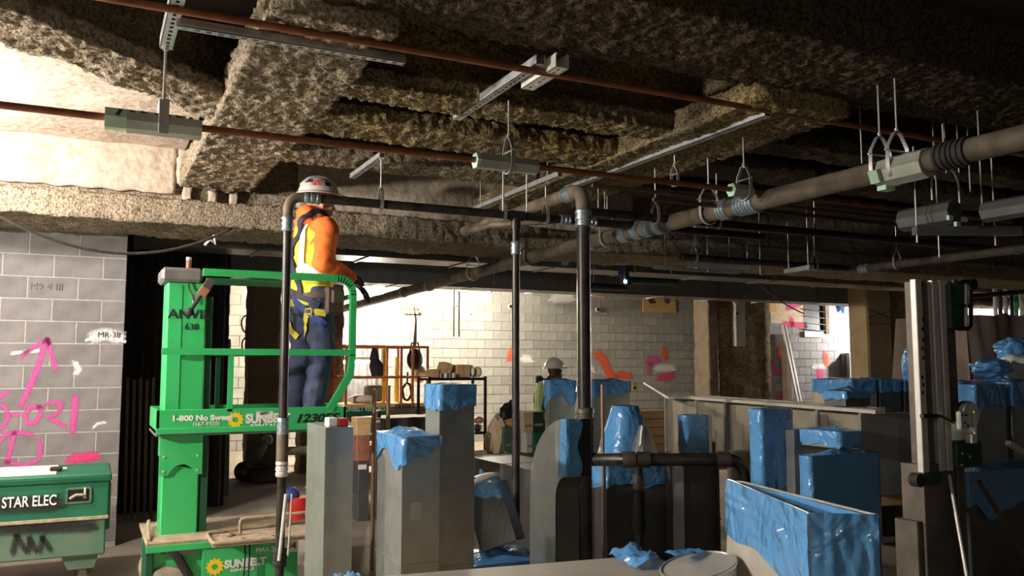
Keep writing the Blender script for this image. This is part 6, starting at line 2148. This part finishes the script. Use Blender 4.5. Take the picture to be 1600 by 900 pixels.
o = MB().obox(V(a.x, ya + 0.55, zD), V(a.x, ya + 0.55, zT + 0.02), 0.09, 0.04, up=(1, 0, 0)).build('yellow_level', 'yellow', None); tag(o, 'yellow level standing inside the orange rails', 'level')
x = pv(622, 600, ya + 0.5).x
o = MB().obox(V(x, ya + 0.6, zD), V(x, ya + 0.6, zT - 0.15), 0.06, 0.04, up=(1, 0, 0)).build('yellow_ladder_rail', 'yellow_deep', None); tag(o, 'deep yellow rail standing right of the yellow level', 'rail')
c = pv(566, 630, ya + 0.35)
o = MB().sphere((c.x, ya + 0.4, zD + 0.06), (0.22, 0.2, 0.07), 14, 8, zmin=-0.8).build('canvas_sheet', 'paper_white', smooth=True); tag(o, 'white canvas heaped on the far lift platform', 'canvas')
c = pv(590, 612, ya + 0.3)
o = MB().box((pv(572, 620, ya + .4).x, ya + 0.35, zD + 0.01), (pv(597, 620, ya + .4).x, ya + 0.55, pv(590, 602, ya + .4).z), 0.03).build('tool_case', 'brown_board'); tag(o, 'brown tool case standing on the far lift platform', 'case')
c = pv(657, 590, ya + 0.5)
o = MB().sphere((c.x, ya + 0.55, pv(657, 575, ya + .5).z - 0.1), (0.11, 0.1, 0.14), 14, 10).build('cloth_bundle', 'kraft', smooth=True); tag(o, 'pale cloth bundle resting behind the orange rail', 'bundle')
# plastic sheeting hung behind that lift
xa_, xb_ = pv(530, 560, 15.6).x, pv(600, 560, 15.6).x
o = MB().grid(lambda u, v: V(xa_ + (xb_ - xa_) * u, 15.6 + 0.04 * math.sin(u * 30), pv(560, 538, 15.6).z * v), 30, 8).build('dust_sheet', 'greycap', smooth='all'); tag(o, 'grey dust sheet hung behind the far lift', 'sheet')

# ---- table with drawings and dark cloth, red box below
c = pd(628, 655, 9.4)
tz = c.z
T = thing('work_table', 'work table spread with papers and a black cloth before the far lift', 'table', V(c.x, c.y, 0))
MB().box((c.x - 0.3, c.y - 0.02, tz - 0.03), (c.x + 0.6, c.y + 0.6, tz), 0.004).build('table_top', 'wood', T)
for ax_ in (-0.28, 0.56):
    for ay_ in (0.0, 0.55):
        MB().box((c.x + ax_, c.y + ay_, 0), (c.x + ax_ + 0.04, c.y + ay_ + 0.04, tz - 0.03)).build('leg', 'galv_dark', T)
o = MB().grid(lambda u, v: V(c.x - 0.3 + 0.88 * u, c.y + 0.02 + 0.5 * v, tz + 0.012 + 0.02 * abs(noise.noise(V(u * 5, v * 5, 2)))), 16, 10).build('drawing_sheet', 'paper_white', smooth='all'); tag(o, 'white paper sheets spread on the work table', 'paper')
o = MB().grid(lambda u, v: V(c.x - 0.26 + 0.86 * u, c.y - 0.04 - 0.02 * math.sin(u * 20), tz + 0.01 - (0.28 + 0.05 * math.sin(u * 4)) * v), 20, 8).build('black_cloth', 'black', smooth='all'); tag(o, 'black cloth hanging over the front of the work table', 'cloth')
q = pd(593, 648, 9.4)
o = thing('paint_tin', 'small black tin with pale lid on the work table', 'tin', V(c.x - 0.24, c.y + 0.1, tz))
MB().cyl(V(c.x - 0.24, c.y + 0.1, tz + 0.012), V(c.x - 0.24, c.y + 0.1, tz + 0.09), 0.035, n=16).build('tin_body', 'black', o, True)
MB().cyl(V(c.x - 0.24, c.y + 0.1, tz + 0.09), V(c.x - 0.24, c.y + 0.1, tz + 0.1), 0.036, n=16).build('tin_lid', 'paper', o, True)
q = pz(570, 745, 0.0)
q = pd(568, 700, 9.2)
o = thing('red_crate', 'dull red crate with tan top band beside the slim bare duct', 'crate', V(q.x, q.y, 0))
MB().box((q.x - 0.07, q.y, q.z - 0.14), (q.x + 0.07, q.y + 0.2, q.z + 0.13), 0.006).build('crate_body', 'brick_red', o)
MB().box((q.x - 0.08, q.y - 0.005, q.z + 0.13), (q.x + 0.08, q.y + 0.21, q.z + 0.32), 0.006).build('yellow_band', 'ply', o)
MB().box((q.x - 0.06, q.y - 0.02, 0.0), (q.x + 0.06, q.y + 0.2, q.z - 0.14), 0.006).build('crate_base', 'galv_dark', o)
MB().box((q.x - 0.06, q.y - 0.024, q.z - 0.22), (q.x + 0.03, q.y - 0.018, q.z - 0.17), 0.001).build('white_label', 'paper_white', o)

# ---- black shelf rack with goods
yr_ = pd(740, 600, 11.5).y
rx0, rx1 = pv(672, 590, yr_).x, pv(759, 590, yr_).x
zr = pv(740, 590, yr_).z
RK = thing('shelf_rack', 'black wire shelf rack behind the tall blue-banded duct', 'rack', V((rx0 + rx1) / 2, yr_, 0))
for z in (0.25, 0.75, zr):
    MB().box((rx0, yr_, z - 0.035), (rx1, yr_ + 0.45, z), 0.003).build('shelf', 'black', RK)
for x in (rx0, rx1):
    for y in (yr_, yr_ + 0.42):
        MB().box((x - 0.016, y, 0), (x + 0.016, y + 0.032, zr + 0.015)).build('post', 'black', RK)
def goods(px0, px1, pyt, mat, label, nm='carton', cat='carton', rot=0, sh=None):
    a, b = pv(px0, 588, yr_ + 0.1), pv(px1, 588, yr_ + 0.1)
    h = pv(px0, pyt, yr_ + 0.1).z - zr
    cx = (a.x + b.x) / 2
    w2 = abs(b.x - a.x) / 2
    if sh == 'bag':
        o = MB().sphere((cx, yr_ + 0.22, zr + h * 0.5), (w2, 0.12, h * 0.55), 12, 8, zmin=-0.85).build(nm, mat, smooth=True)
    else:
        m = MB(Matrix.Translation((cx, yr_ + 0.22, zr + 0.001)) @ Matrix.Rotation(rot, 4, 'Y'))
        m.box((-w2, -0.12, 0), (w2, 0.12, h), 0.008)
        o = thing(nm, label, cat, (cx, yr_ + 0.22, zr))
        m.build('box_body', mat, o)
        MB(m.M).box((-w2 * 0.12, -0.123, h * 0.05), (w2 * 0.12, 0.123, h + 0.003)).build('tape_strip', 'dust', o)
        return o
    return tag(o, label, cat)
goods(714, 735, 570, 'card', 'square cardboard carton in the middle of the shelf rack top')
goods(745, 757, 573, 'kraft', 'tan paper parcel at the right end of the shelf rack top', 'parcel', 'parcel', 0, 'bag')
goods(735, 746, 571, 'paper_white', 'white plastic bag between carton and parcel on the rack', 'plastic_bag', 'bag', 0, 'bag')
goods(675, 686, 577, 'card', 'low cardboard tray at the left end of the shelf rack top')
goods(688, 702, 566, 'card', 'tilted open carton on the shelf rack top', rot=0.35)
for k, px in enumerate((690, 697, 704, 709)):
    a = pv(px, 588, yr_ + 0.02)
    o = MB().cyl((a.x, yr_ + 0.04, zr), (a.x, yr_ + 0.04, zr + 0.06), 0.028, n=12).build('fitting_can', 'paper' if k % 2 else 'galv_dark', smooth=True)
    tag(o, ('leftmost', 'second', 'third', 'rightmost')[k] + ' of four small cans along the front of the rack top', 'can')
for k, (px, py, mt) in enumerate(((748, 625, 'rubber'), (750, 615, 'brick_red'), (748, 645, 'galv'))):
    a = pv(px, py, yr_ + 0.1)
    o = MB().sphere((a.x, yr_ + 0.15, 0.8 + 0.12 * (k == 1)), (0.07, 0.09, 0.05), 12, 8, zmin=-0.9).build('tool_heap', mt, smooth=True)
    o.location.z = 0.75 + (0.1 if k == 1 else 0)
    tag(o, ('black', 'reddish', 'grey')[k] + ' tool lying on the middle shelf of the rack', 'tool')

# kraft bags, boxes, black sack behind the slim riser
d3 = 10.2
def heap(px, py, r, mat, label, nm, cat, d=d3, seed=0):
    c = pd(px, py, d)
    m = MB()
    bm = bmesh.new(); bmesh.ops.create_icosphere(bm, subdivisions=3, radius=1)
    for vt in bm.verts:
        k = 1 + 0.22 * noise.noise(vt.co * 2.2 + V(seed, 0, 0)) + 0.1 * noise.noise(vt.co * 6 + V(seed, 3, 0))
        vt.co = V(c.x + vt.co.x * r[0] * k, c.y + vt.co.y * r[1] * k, max(0.0, c.z + vt.co.z * r[2] * k))
    m.bm(bm)
    return tag(m.build(nm, mat, smooth=True), label, cat)
def carton(px0, px1, py0, py1, d, mat, label, nm='carton', cat='carton', dep=0.3, tape=True, z0=None):
    a, b = pd(px0, py1, d), pd(px1, py0, d)
    x1_ = pv(px1, py0, a.y).x
    z_ = a.z if z0 is None else z0
    t = thing(nm, label, cat, V((a.x + x1_) / 2, a.y, z_))
    MB().box((a.x, a.y, z_), (x1_, a.y + dep, pv(px0, py0, a.y).z), 0.004).build('box_body', mat, t)
    if tape: MB().box((a.x + 0.02, a.y - 0.003, z_ + 0.06), (x1_ - 0.02, a.y, z_ + 0.09)).build('tape_strip', 'dust', t)
    return t
PAL = pd(800, 708, d3)
t = thing('pallet_stand', 'low wooden stand carrying the kraft sacks and green cartons', 'stand', V(PAL.x, PAL.y + 0.3, 0))
MB().box((PAL.x - 0.45, PAL.y, PAL.z - 0.05), (PAL.x + 0.42, PAL.y + 0.5, PAL.z), 0.004).build('deck', 'dust', t)
for ax_ in (-0.42, 0.34):
    MB().box((PAL.x + ax_, PAL.y + 0.05, 0), (PAL.x + ax_ + 0.06, PAL.y + 0.48, PAL.z - 0.05)).build('bearer', 'wood', t)
heap(777, 680, (0.1, 0.16, 0.24), 'kraft', 'crumpled kraft paper sack left of the slim riser', 'paper_sack', 'sack', seed=1)
heap(767, 690, (0.07, 0.1, 0.15), 'kraft', 'smaller pale sack leaning at the left of the kraft sack', 'paper_sack', 'sack', seed=4)
heap(800, 661, (0.1, 0.1, 0.05), 'card', 'orange-brown bundle on the green carton', 'rag_bundle', 'bundle', seed=6)
heap(797, 664, (0.16, 0.12, 0.29), 'black', 'black plastic sack piled behind the slim riser', 'plastic_sack', 'sack', seed=8, d=10.5)
carton(788, 808, 668, 706, 10.0, 'box_green_worn', 'dull green carton at the foot of the slim riser')
carton(818, 833, 644, 676, 10.05, 'kraft', 'pale carton stacked on another right of the slim riser', z0=None)
carton(822, 834, 676, 708, 10.0, 'paper', 'lower pale carton right of the slim riser')
carton(833, 850, 644, 674, 10.1, 'dark_green', 'upper dark green carton next to the far worker')
carton(834, 850, 676, 708, 10.0, 'box_green', 'lower green carton next to the far worker')

# ================================================================== WALL-MOUNTED AND LEANING THINGS, FAR RIGHT
def patch(px0, px1, py0, py1, y, mat, label, nm, cat, th=0.02, holes=()):
    a, b = pv(px0, py1, y), pv(px1, py0, y)
    t = thing(nm, label, cat, V((a.x + b.x) / 2, y, a.z))
    MB().box((a.x, y - th, a.z), (b.x, y, b.z), 0.002).build('board', mat, t)
    for hx, hy, r in holes:
        c = pv(hx, hy, y)
        MB().cyl((c.x, y - th - 0.002, c.z), (c.x, y - th + 0.002, c.z), r, n=10).build('knot', 'leather', t)
    return t
patch(1004, 1055, 446, 487, YA, 'ply', 'square plywood sheet screwed over the block wall', 'plywood_sheet', 'plywood', holes=((1017, 469, 0.09), (1042, 469, 0.09), (1019, 458, 0.03), (1028, 460, 0.04), (1046, 458, 0.03), (1053, 461, 0.03), (1022, 472, 0.04)))
patch(918, 943, 455, 464, YA, 'ply_orange', 'narrow plywood strip at the top of the block wall', 'plywood_strip', 'plywood')
patch(1196, 1212, 455, 487, YB, 'ply_orange', 'orange-toned plywood piece right of the dark column', 'plywood_piece', 'plywood')
patch(1204, 1254, 447, 505, YB, 'kraft', 'smooth plastered panel above the pink marks', 'plaster_panel', 'panel', th=0.008)
# opening with dark louvres
a, b = pv(1256, 518, YB), pv(1284, 450, YB)
W1 = thing('window_1', 'dark louvred opening in the right block wall', 'opening', V(a.x, YB, a.z), kind='structure')
MB().box((a.x, YB - 0.012, a.z), (b.x, YB - 0.006, b.z)).build('dark_backing', 'black', W1)
for k in range(7):
    z = a.z + (b.z - a.z) * (k + 0.5) / 7
    MB().obox(V(a.x, YB - 0.05, z - 0.02), V(b.x, YB - 0.05, z - 0.06), 0.08, 0.012).build('louvre', 'black', W1)
MB().box((b.x, YB - 0.1, a.z - 0.05), (b.x + 0.12, YB, b.z)).build('jamb', 'brown_board', W1)
MB().box((a.x - 0.03, YB - 0.06, a.z - 0.14), (b.x, YB, a.z)).build('sill', 'galv_dark', W1)
# blue rag, white tag, conduits on the lit wall
c = pv(1320, 478, YB - 0.1)
o = thing('blue_rag', 'blue rag hanging on the brightly lit block wall', 'rag', c)
MB().tube([c + V(0.15, 0, 0.12), c + V(0.0, 0, 0.05), c + V(-0.05, 0, -0.05), c + V(-0.06, 0, -0.2)], [0.06, 0.12, 0.1, 0.03], 10).build('rag_cloth', 'film', o, True)
MB().box((c.x - 0.28, YB - 0.03, c.z + 0.12), (c.x + 0.16, YB, c.z + 0.22), 0.01).build('hook_board', 'paper_white', o)
for k, (px0, px1) in enumerate(((1339, 1337), (1342, 1345), (1349, 1352))):
    a, b = pv(px0, 518, YB - 0.05), pv(px1, 552, YB - 0.05)
    o = MB().cyl(a, b, 0.03, n=8).build('conduit', 'alu', smooth=True); tag(o, ('leftmost', 'middle', 'rightmost') [k] + ' of three pale conduits below the junction box', 'conduit')
c = pv(1347, 505, YB - 0.05)
o = thing('junction_box', 'pale junction box on the lit block wall', 'box', c)
MB().box((c.x - 0.12, YB - 0.12, c.z - 0.14), (c.x + 0.1, YB, c.z + 0.14), 0.01).build('box_body', 'alu', o)
MB().cyl((c.x, YB - 0.06, c.z + 0.14), (c.x - 0.06, YB - 0.06, c.z + 0.5), 0.05, n=8).build('conduit', 'galv', o)
a, b = pv(1329, 592, YB - 0.3), pv(1360, 552, YB - 0.3)
t = thing('equipment_cabinet', 'grey cabinet with white frame beside the wrapped column', 'cabinet', V((a.x + b.x) / 2, a.y, 0))
MB().box((a.x, a.y, 0), (b.x, a.y + 0.28, b.z), 0.01).build('cabinet_body', 'alu_grey', t)
MB().box((a.x, a.y - 0.03, b.z - 0.03), (b.x, a.y, b.z + 0.06), 0.005).build('top_trim', 'white', t)
MB().box((a.x - 0.03, a.y - 0.03, 0.5), (a.x + 0.03, a.y, b.z), 0.005).build('side_trim', 'white', t)
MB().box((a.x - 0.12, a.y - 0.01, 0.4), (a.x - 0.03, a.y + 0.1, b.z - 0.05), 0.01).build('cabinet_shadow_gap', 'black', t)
# pair of aluminium studs leaning, dark post behind
for k, dx in enumerate((0, 5)):
    a, b = pv(1249 + dx, 640, YB - 1.1), pv(1222 + dx, 508, YB - 0.3)
    o = MB().obox(a - (b - a) * 0.9, b, 0.05, 0.04, up=(0, 1, 0)).build('aluminium_stud', 'alu'); tag(o, ('left', 'right')[k] + ' one of two bright studs leaning on the right block wall', 'stud')
a = pv(1229, 560, YB - 0.12)
o = MB().box((a.x - 0.09, YB - 0.2, 0), (a.x + 0.07, YB - 0.04, pv(1229, 522, YB).z), 0.01).build('timber_post', 'brown_board'); tag(o, 'dark post standing behind the leaning bright studs', 'post')
# broken plank strip and bare concrete strip on the broad dark column
column(1108, 1123, 14.85, 3.3, 'brown_board', 'ragged brown strip at the left edge of the broad dark column', 41, dy=0.5, amp=0.02, name='column_strip')
a, b = pv(1146, 541, 14.82), pv(1158, 440, 14.82)
t = thing('concrete_strip', 'pale concrete strip with a hole on the broad dark column', 'strip', V(a.x, 14.8, a.z))
MB().box((a.x, 14.72, a.z), (b.x, 14.86, min(3.3, b.z)), 0.01).build('strip_body', 'block_far', t)
c = pv(1152, 490, 14.72)
MB().cyl((c.x, 14.715, c.z), (c.x, 14.73, c.z), 0.035, n=12).build('strip_hole', 'black', t)
patch(1147, 1152, 452, 475, 14.72, 'ply_orange', 'small orange plywood sliver on the concrete strip', 'plywood_sliver', 'plywood')
c = pv(1098, 500, YA - 0.05)
o = thing('junction_box', 'small dark box with white face beside the broad column', 'box', c)
MB().box((c.x - 0.08, YA - 0.16, c.z - 0.14), (c.x + 0.22, YA, c.z + 0.14), 0.01).build('box_body', 'black', o)
MB().box((c.x - 0.1, YA - 0.17, c.z - 0.12), (c.x + 0.0, YA - 0.16, c.z + 0.1)).build('white_face', 'paper_white', o)
# wrapped column with crossed straps
yw_ = 11.0
a, b = pv(1358, 560, yw_), pv(1396, 560, yw_)
WC = thing('wrapped_column', 'column wrapped in smooth brown paper with crossed bands', 'column', V((a.x + b.x) / 2, yw_ + 0.2, 0), kind='structure')
MB().box((a.x, yw_, 0), (b.x, yw_ + 0.45, 3.15), 0.03).build('paper_wrap', 'wrap_brown', WC)
z1_, z2_ = pv(1370, 484, yw_).z, pv(1370, 497, yw_).z
for za, zb_ in ((z1_, z2_), (z2_, z1_), (z2_ - 0.1, z2_ - 0.1)):
    MB().obox(V(a.x, yw_ - 0.004, za), V(b.x, yw_ - 0.004, zb_), 0.012, 0.02).build('band', 'leather', WC)
q0, q1 = pv(1357, 453, yw_), pv(1366, 417, yw_)
MB().box((q0.x, yw_ - 0.03, q0.z), (q1.x, yw_ - 0.002, q1.z), 0.003).build('white_strip', 'paper_white', WC)

# ---- things hung under the soffit: violet cloth, welding spark bracket, dark channels
c = pd(972, 413, 10.6)
o = thing('hung_cloth', 'violet cloth hung below the soffit above the plywood', 'cloth', c)
MB().grid(lambda u, v: c + V(-0.06 + 0.17 * u, 0.02 * math.sin(u * 9), 0.14 - 0.3 * v), 12, 8).build('cloth', 'violet_cloth', o, 'all')
MB().cyl(c + V(0.02, 0, 0.13), V(c.x + 0.02, c.y, DECK), 0.006, n=6).build('cord', 'rubber', o)
c = pd(977, 440, 10.5)
o = thing('spot_lamp', 'small blue-white spot lamp on a bracket under the soffit', 'lamp', c)
MB().sphere(c, 0.022, 10, 8).build('lens', 'arc', o, True)
MB().box(c + V(0.02, 0, -0.04), c + V(0.1, 0.08, 0.05), 0.006).build('lamp_body', 'black', o)
MB().obox(c + V(0, 0.03, 0.02), V(c.x, c.y + 0.03, DECK), 0.02, 0.02, up=(1, 0, 0)).build('bracket', 'galv_dark', o)
for (p0, p1, d_, lb) in (((922, 447), (976, 450), 10.7, 'dark strut pipe left of the blue-white spot lamp'), ((985, 438), (1056, 441), 10.7, 'dark green pipe right of the blue-white spot lamp')):
    o = MB().cyl(pd(*p0, d_), pd(*p1, d_ + 0.5), 0.045, n=10).build('soffit_pipe', 'dark_green' if p0[0] > 980 else 'black', smooth=True); tag(o, lb, 'pipe')
    for q_ in (0.1, 0.9):
        pq = pd(*p0, d_).lerp(pd(*p1, d_ + 0.5), q_)
        MB().cyl(pq, V(pq.x, pq.y, DECK), 0.006, n=6).build('hanger_rod', 'rod', o)
for k, px in enumerate((709, 717)):
    a, b = pd(px, 446, 15.6), pd(px, 526, 15.6)
    a.z = 3.2
    o = MB().cyl(a, b, 0.014, n=6).build('cable_drop', 'black'); tag(o, ('left', 'right')[k] + ' of two thin black cables hanging before the lit back wall', 'cable')
a, b = pd(1180, 440, 14), pd(1256, 490, 15.2)
o = MB().tube(catenary(a, b, 0.05, 10), 0.012, 6).build('thin_cable', 'leather'); tag(o, 'thin cable slanting from the dark column to the louvred opening', 'cable')
a, b = pv(627, 480, YA - 0.1), pv(652, 488, YA - 0.1)
o = thing('pipe_rack', 'small rack of pipe ends on the glaring back wall', 'rack', a)
MB().box((a.x, a.y, b.z + 0.03), (pv(652, 480, a.y).x, a.y + 0.1, b.z + 0.1)).build('rack_bar', 'brown_board', o)
for k in range(4):
    x_ = a.x + 0.06 + k * 0.09
    MB().cyl((x_, a.y - 0.05, b.z), (x_, a.y + 0.1, b.z), 0.04, n=10).build('pipe_end', 'kraft', o, True)

# ---- bright bay at the far right: pipes and posts
for k, (px, mt, y0_, y1_) in enumerate(((1554, 'white', 440, 490), (1562, 'dark_green', 455, 490), (1570, 'alu', 436, 490), (1580, 'black', 450, 490), (1587, 'lift_green', 455, 490), (1595, 'white', 436, 480))):
    a, b = pd(px, y1_ + 60, 13.5), pd(px, y0_, 13.5)
    o = MB().cyl(V(a.x, a.y, 0), b, 0.03, n=10).build('upright_pipe', mt, smooth=True)
    tag(o, ('leftmost white', 'dark green', 'aluminium', 'black', 'bright green', 'rightmost white')[k] + ' upright post in the bright bay at the right edge', 'post')
a, b = pd(1518, 463, 12.5), pd(1610, 455, 12.5)
o = MB().cyl(a, b, 0.035, n=10).build('cross_pipe', 'black', smooth=True); tag(o, 'black pipe crossing the bright bay at the right edge', 'pipe')
a = pd(1584, 440, 13.3)
o = MB().box(a - V(0.12, 0, 0.1), a + V(0.14, 0.1, 0.12), 0.01).build('red_sign', 'orange_steel'); tag(o, 'red-orange plate hung in the bright bay', 'plate')

# ================================================================== ALUMINIUM MATERIAL LIFT
dm = 4.6
base = pd(1475, 600, dm)
yM = base.y
def mv(px, py, y=None): return pv(px, py, yM if y is None else y)
ML = thing('material_lift', 'aluminium hand-winch material lift with ruled mast at the right', 'lift', V(base.x, yM, 0))
zt_, zm_ = mv(1460, 438).z, mv(1450, 738).z
def mast_bar(p0, p1, z0, z1, dy0, dy1, mat, nm):
    a, b = mv(p0, 600), mv(p1, 600)
    return MB().box((a.x, yM + dy0, z0), (b.x, yM + dy1, z1), 0.003).build(nm, mat, ML)
r1 = mast_bar(1434.5, 1444.5, zm_, zt_, -0.01, 0.025, 'alu', 'mast_rail')
mast_bar(1444.5, 1462, zm_ - 0.1, zt_ - 0.005, 0.02, 0.1, 'alu_grey', 'mast_web')
mast_bar(1462, 1470.5, zm_, zt_ + 0.0, -0.005, 0.025, 'alu', 'mast_rail')
mast_bar(1470.5, 1474, zm_, zt_, 0.02, 0.06, 'alu_grey', 'mast_web')
mast_bar(1474, 1482.5, zm_, zt_, -0.005, 0.025, 'alu', 'mast_rail')
mast_bar(1483, 1510, zm_ + 0.25, mv(1490, 520).z + 0.1, 0.05, 0.16, 'alu_grey', 'inner_mast')
mast_bar(1437, 1462, 0.05, zm_ + 0.04, 0.0, 0.14, 'alu_grey', 'lower_mast')
mast_bar(1474, 1512, 0.05, zm_, 0.06, 0.2, 'galv_dark', 'lower_mast')
mast_bar(1429, 1467, 0.05, mv(1450, 815).z, 0.02, 0.16, 'alu_grey', 'mast_foot')
# ruler marks
for k, py in enumerate((446, 500, 515, 532, 545, 560, 590, 602, 614)):
    a = mv(1437.5 + (k % 2), py)
    MB().box((a.x, yM - 0.0125, a.z - 0.008), (a.x + 0.012, yM - 0.009, a.z + 0.012)).build('ruler_mark', 'black_print', r1)
# carriage head
a, b = mv(1484, 515), mv(1505, 440)
MB().box((a.x, yM - 0.01, a.z), (b.x, yM + 0.08, b.z), 0.008).build('carriage_head', 'dark_green', ML)
MB().cyl((mv(1488, 443).x, yM - 0.025, mv(1488, 443).z), (mv(1488, 443).x, yM + 0.0, mv(1488, 443).z), 0.022, n=16).build('head_pulley', 'alu_grey', ML, True)
hp = [mv(1500, 440, yM - .02), mv(1514, 440, yM - .02), mv(1517, 446, yM - .02), mv(1517, 508, yM - .02), mv(1513, 514, yM - .02), mv(1498, 514, yM - .02)]
MB().tube(hp, 0.011, 10).build('carriage_frame', 'black', ML, True)
MB().tube([mv(1500, 478, yM - .02), mv(1516, 478, yM - .02)], 0.009, 8).build('frame_bar', 'black', ML, True)
MB().cyl(mv(1509, 510, yM - .02), mv(1509, 445, yM - .02), 0.009, n=10).build('cable_rod', 'alu', ML, True)
MB().cyl((mv(1520, 444).x, yM - 0.01, mv(1520, 444).z), (mv(1520, 444).x, yM + 0.03, mv(1520, 444).z), 0.03, n=16).build('top_roller', 'black', ML, True)
# winch
c = mv(1518, 648, yM - 0.06)
WN = MB().cyl(c, c + V(0, 0.03, 0), 0.066, n=26).build('winch_drum', 'white_worn', ML, True)
MB().cyl(c + V(0.03, 0.03, 0), c + V(0.03, 0.07, 0), 0.07, n=26).build('winch_gear', 'black', WN, True)
MB().box(c + V(-0.105, -0.01, -0.075), c + V(-0.03, 0.02, 0.02), 0.006).build('winch_plate', 'white_worn', WN)
for dx, dz in ((-0.09, 0.0), (-0.06, 0.0), (-0.075, -0.04), (-0.05, -0.055)):
    MB().cyl(c + V(dx, -0.016, dz), c + V(dx, -0.009, dz), 0.006, n=8).build('plate_bolt', 'black', WN)
MB().tube([mv(1490, 660, yM - .08), mv(1470, 650, yM - .1), mv(1455, 650, yM - .1)], 0.008, 8).build('crank_arm', 'alu_grey', WN, True)
MB().cyl(mv(1440, 650, yM - .1), mv(1464, 650, yM - .1), 0.012, n=10).build('crank_grip', 'black', WN, True)
MB().cyl(c + V(0.0, -0.014, -0.1), c + V(0.0, -0.014, 0.02), 0.006, n=8).build('cable_guide', 'alu', WN, True)
MB().box(c + V(-0.02, -0.01, -0.15), c + V(0.025, 0.03, -0.1), 0.004).build('cable_clamp', 'alu', WN)
a, b = mv(1488, 732), mv(1527, 688)
cg = MB().box((a.x, yM - 0.03, a.z), (b.x, yM + 0.07, b.z), 0.01).build('winch_bracket', 'dark_green', ML)
for dx, dz in ((0.04, 0.08), (0.1, 0.06), (0.03, 0.02)):
    MB().cyl((a.x + dx, yM - 0.036, a.z + dz), (a.x + dx, yM - 0.028, a.z + dz), 0.007, n=8).build('bolt', 'alu', cg)
c = mv(1434, 750, yM - 0.03)
MB().cyl(c + V(0, -0.02, 0), c + V(0, 0.03, 0), 0.035, n=18).build('side_roller', 'rubber', ML, True)
MB().obox(c, mv(1468, 748, yM - .01), 0.03, 0.05).build('roller_bar', 'dark_green', ML)
# struts and legs
MB().cyl(mv(1483, 742, yM - .02), mv(1530, 1010, yM - 0.25), 0.009, n=10).build('brace', 'alu', ML, True)
MB().cyl(mv(1530, 752, yM + .05), mv(1640, 930, yM + .05), 0.014, n=10).build('brace', 'alu_grey', ML, True)
for sx_ in (-0.25, 0.3):
    MB().obox(V(base.x + sx_ * 0.4, yM, 0.08), V(base.x + sx_ * 1.6, yM - 0.9, 0.08), 0.06, 0.05).build('base_leg', 'alu_grey', ML)
    MB().cyl(V(base.x + sx_ * 1.6 - 0.02, yM - 0.9, 0.04), V(base.x + sx_ * 1.6 + 0.02, yM - 0.9, 0.04), 0.04, n=14).build('caster', 'rubber', ML, True)
MB().obox(V(base.x - 0.2, yM + 0.05, 0.06), V(base.x + 0.25, yM + 0.05, 0.06), 0.2, 0.06).build('base_plate', 'alu_grey', ML)
MB().box((mv(1512, 800).x, yM + 0.05, 0.3), (mv(1524, 800).x, yM + 0.1, zm_), 0.004).build('side_bar', 'alu_grey', ML)
a = mv(1575, 692, yM + 0.6); b = mv(1600, 708, yM + 0.6)
o = MB().obox(a, b, 0.04, 0.03).build('pry_bar', 'alu'); tag(o, 'pale bar end lying on the low dark duct at the right', 'bar')

bpy.data.scenes.remove(BENCH)
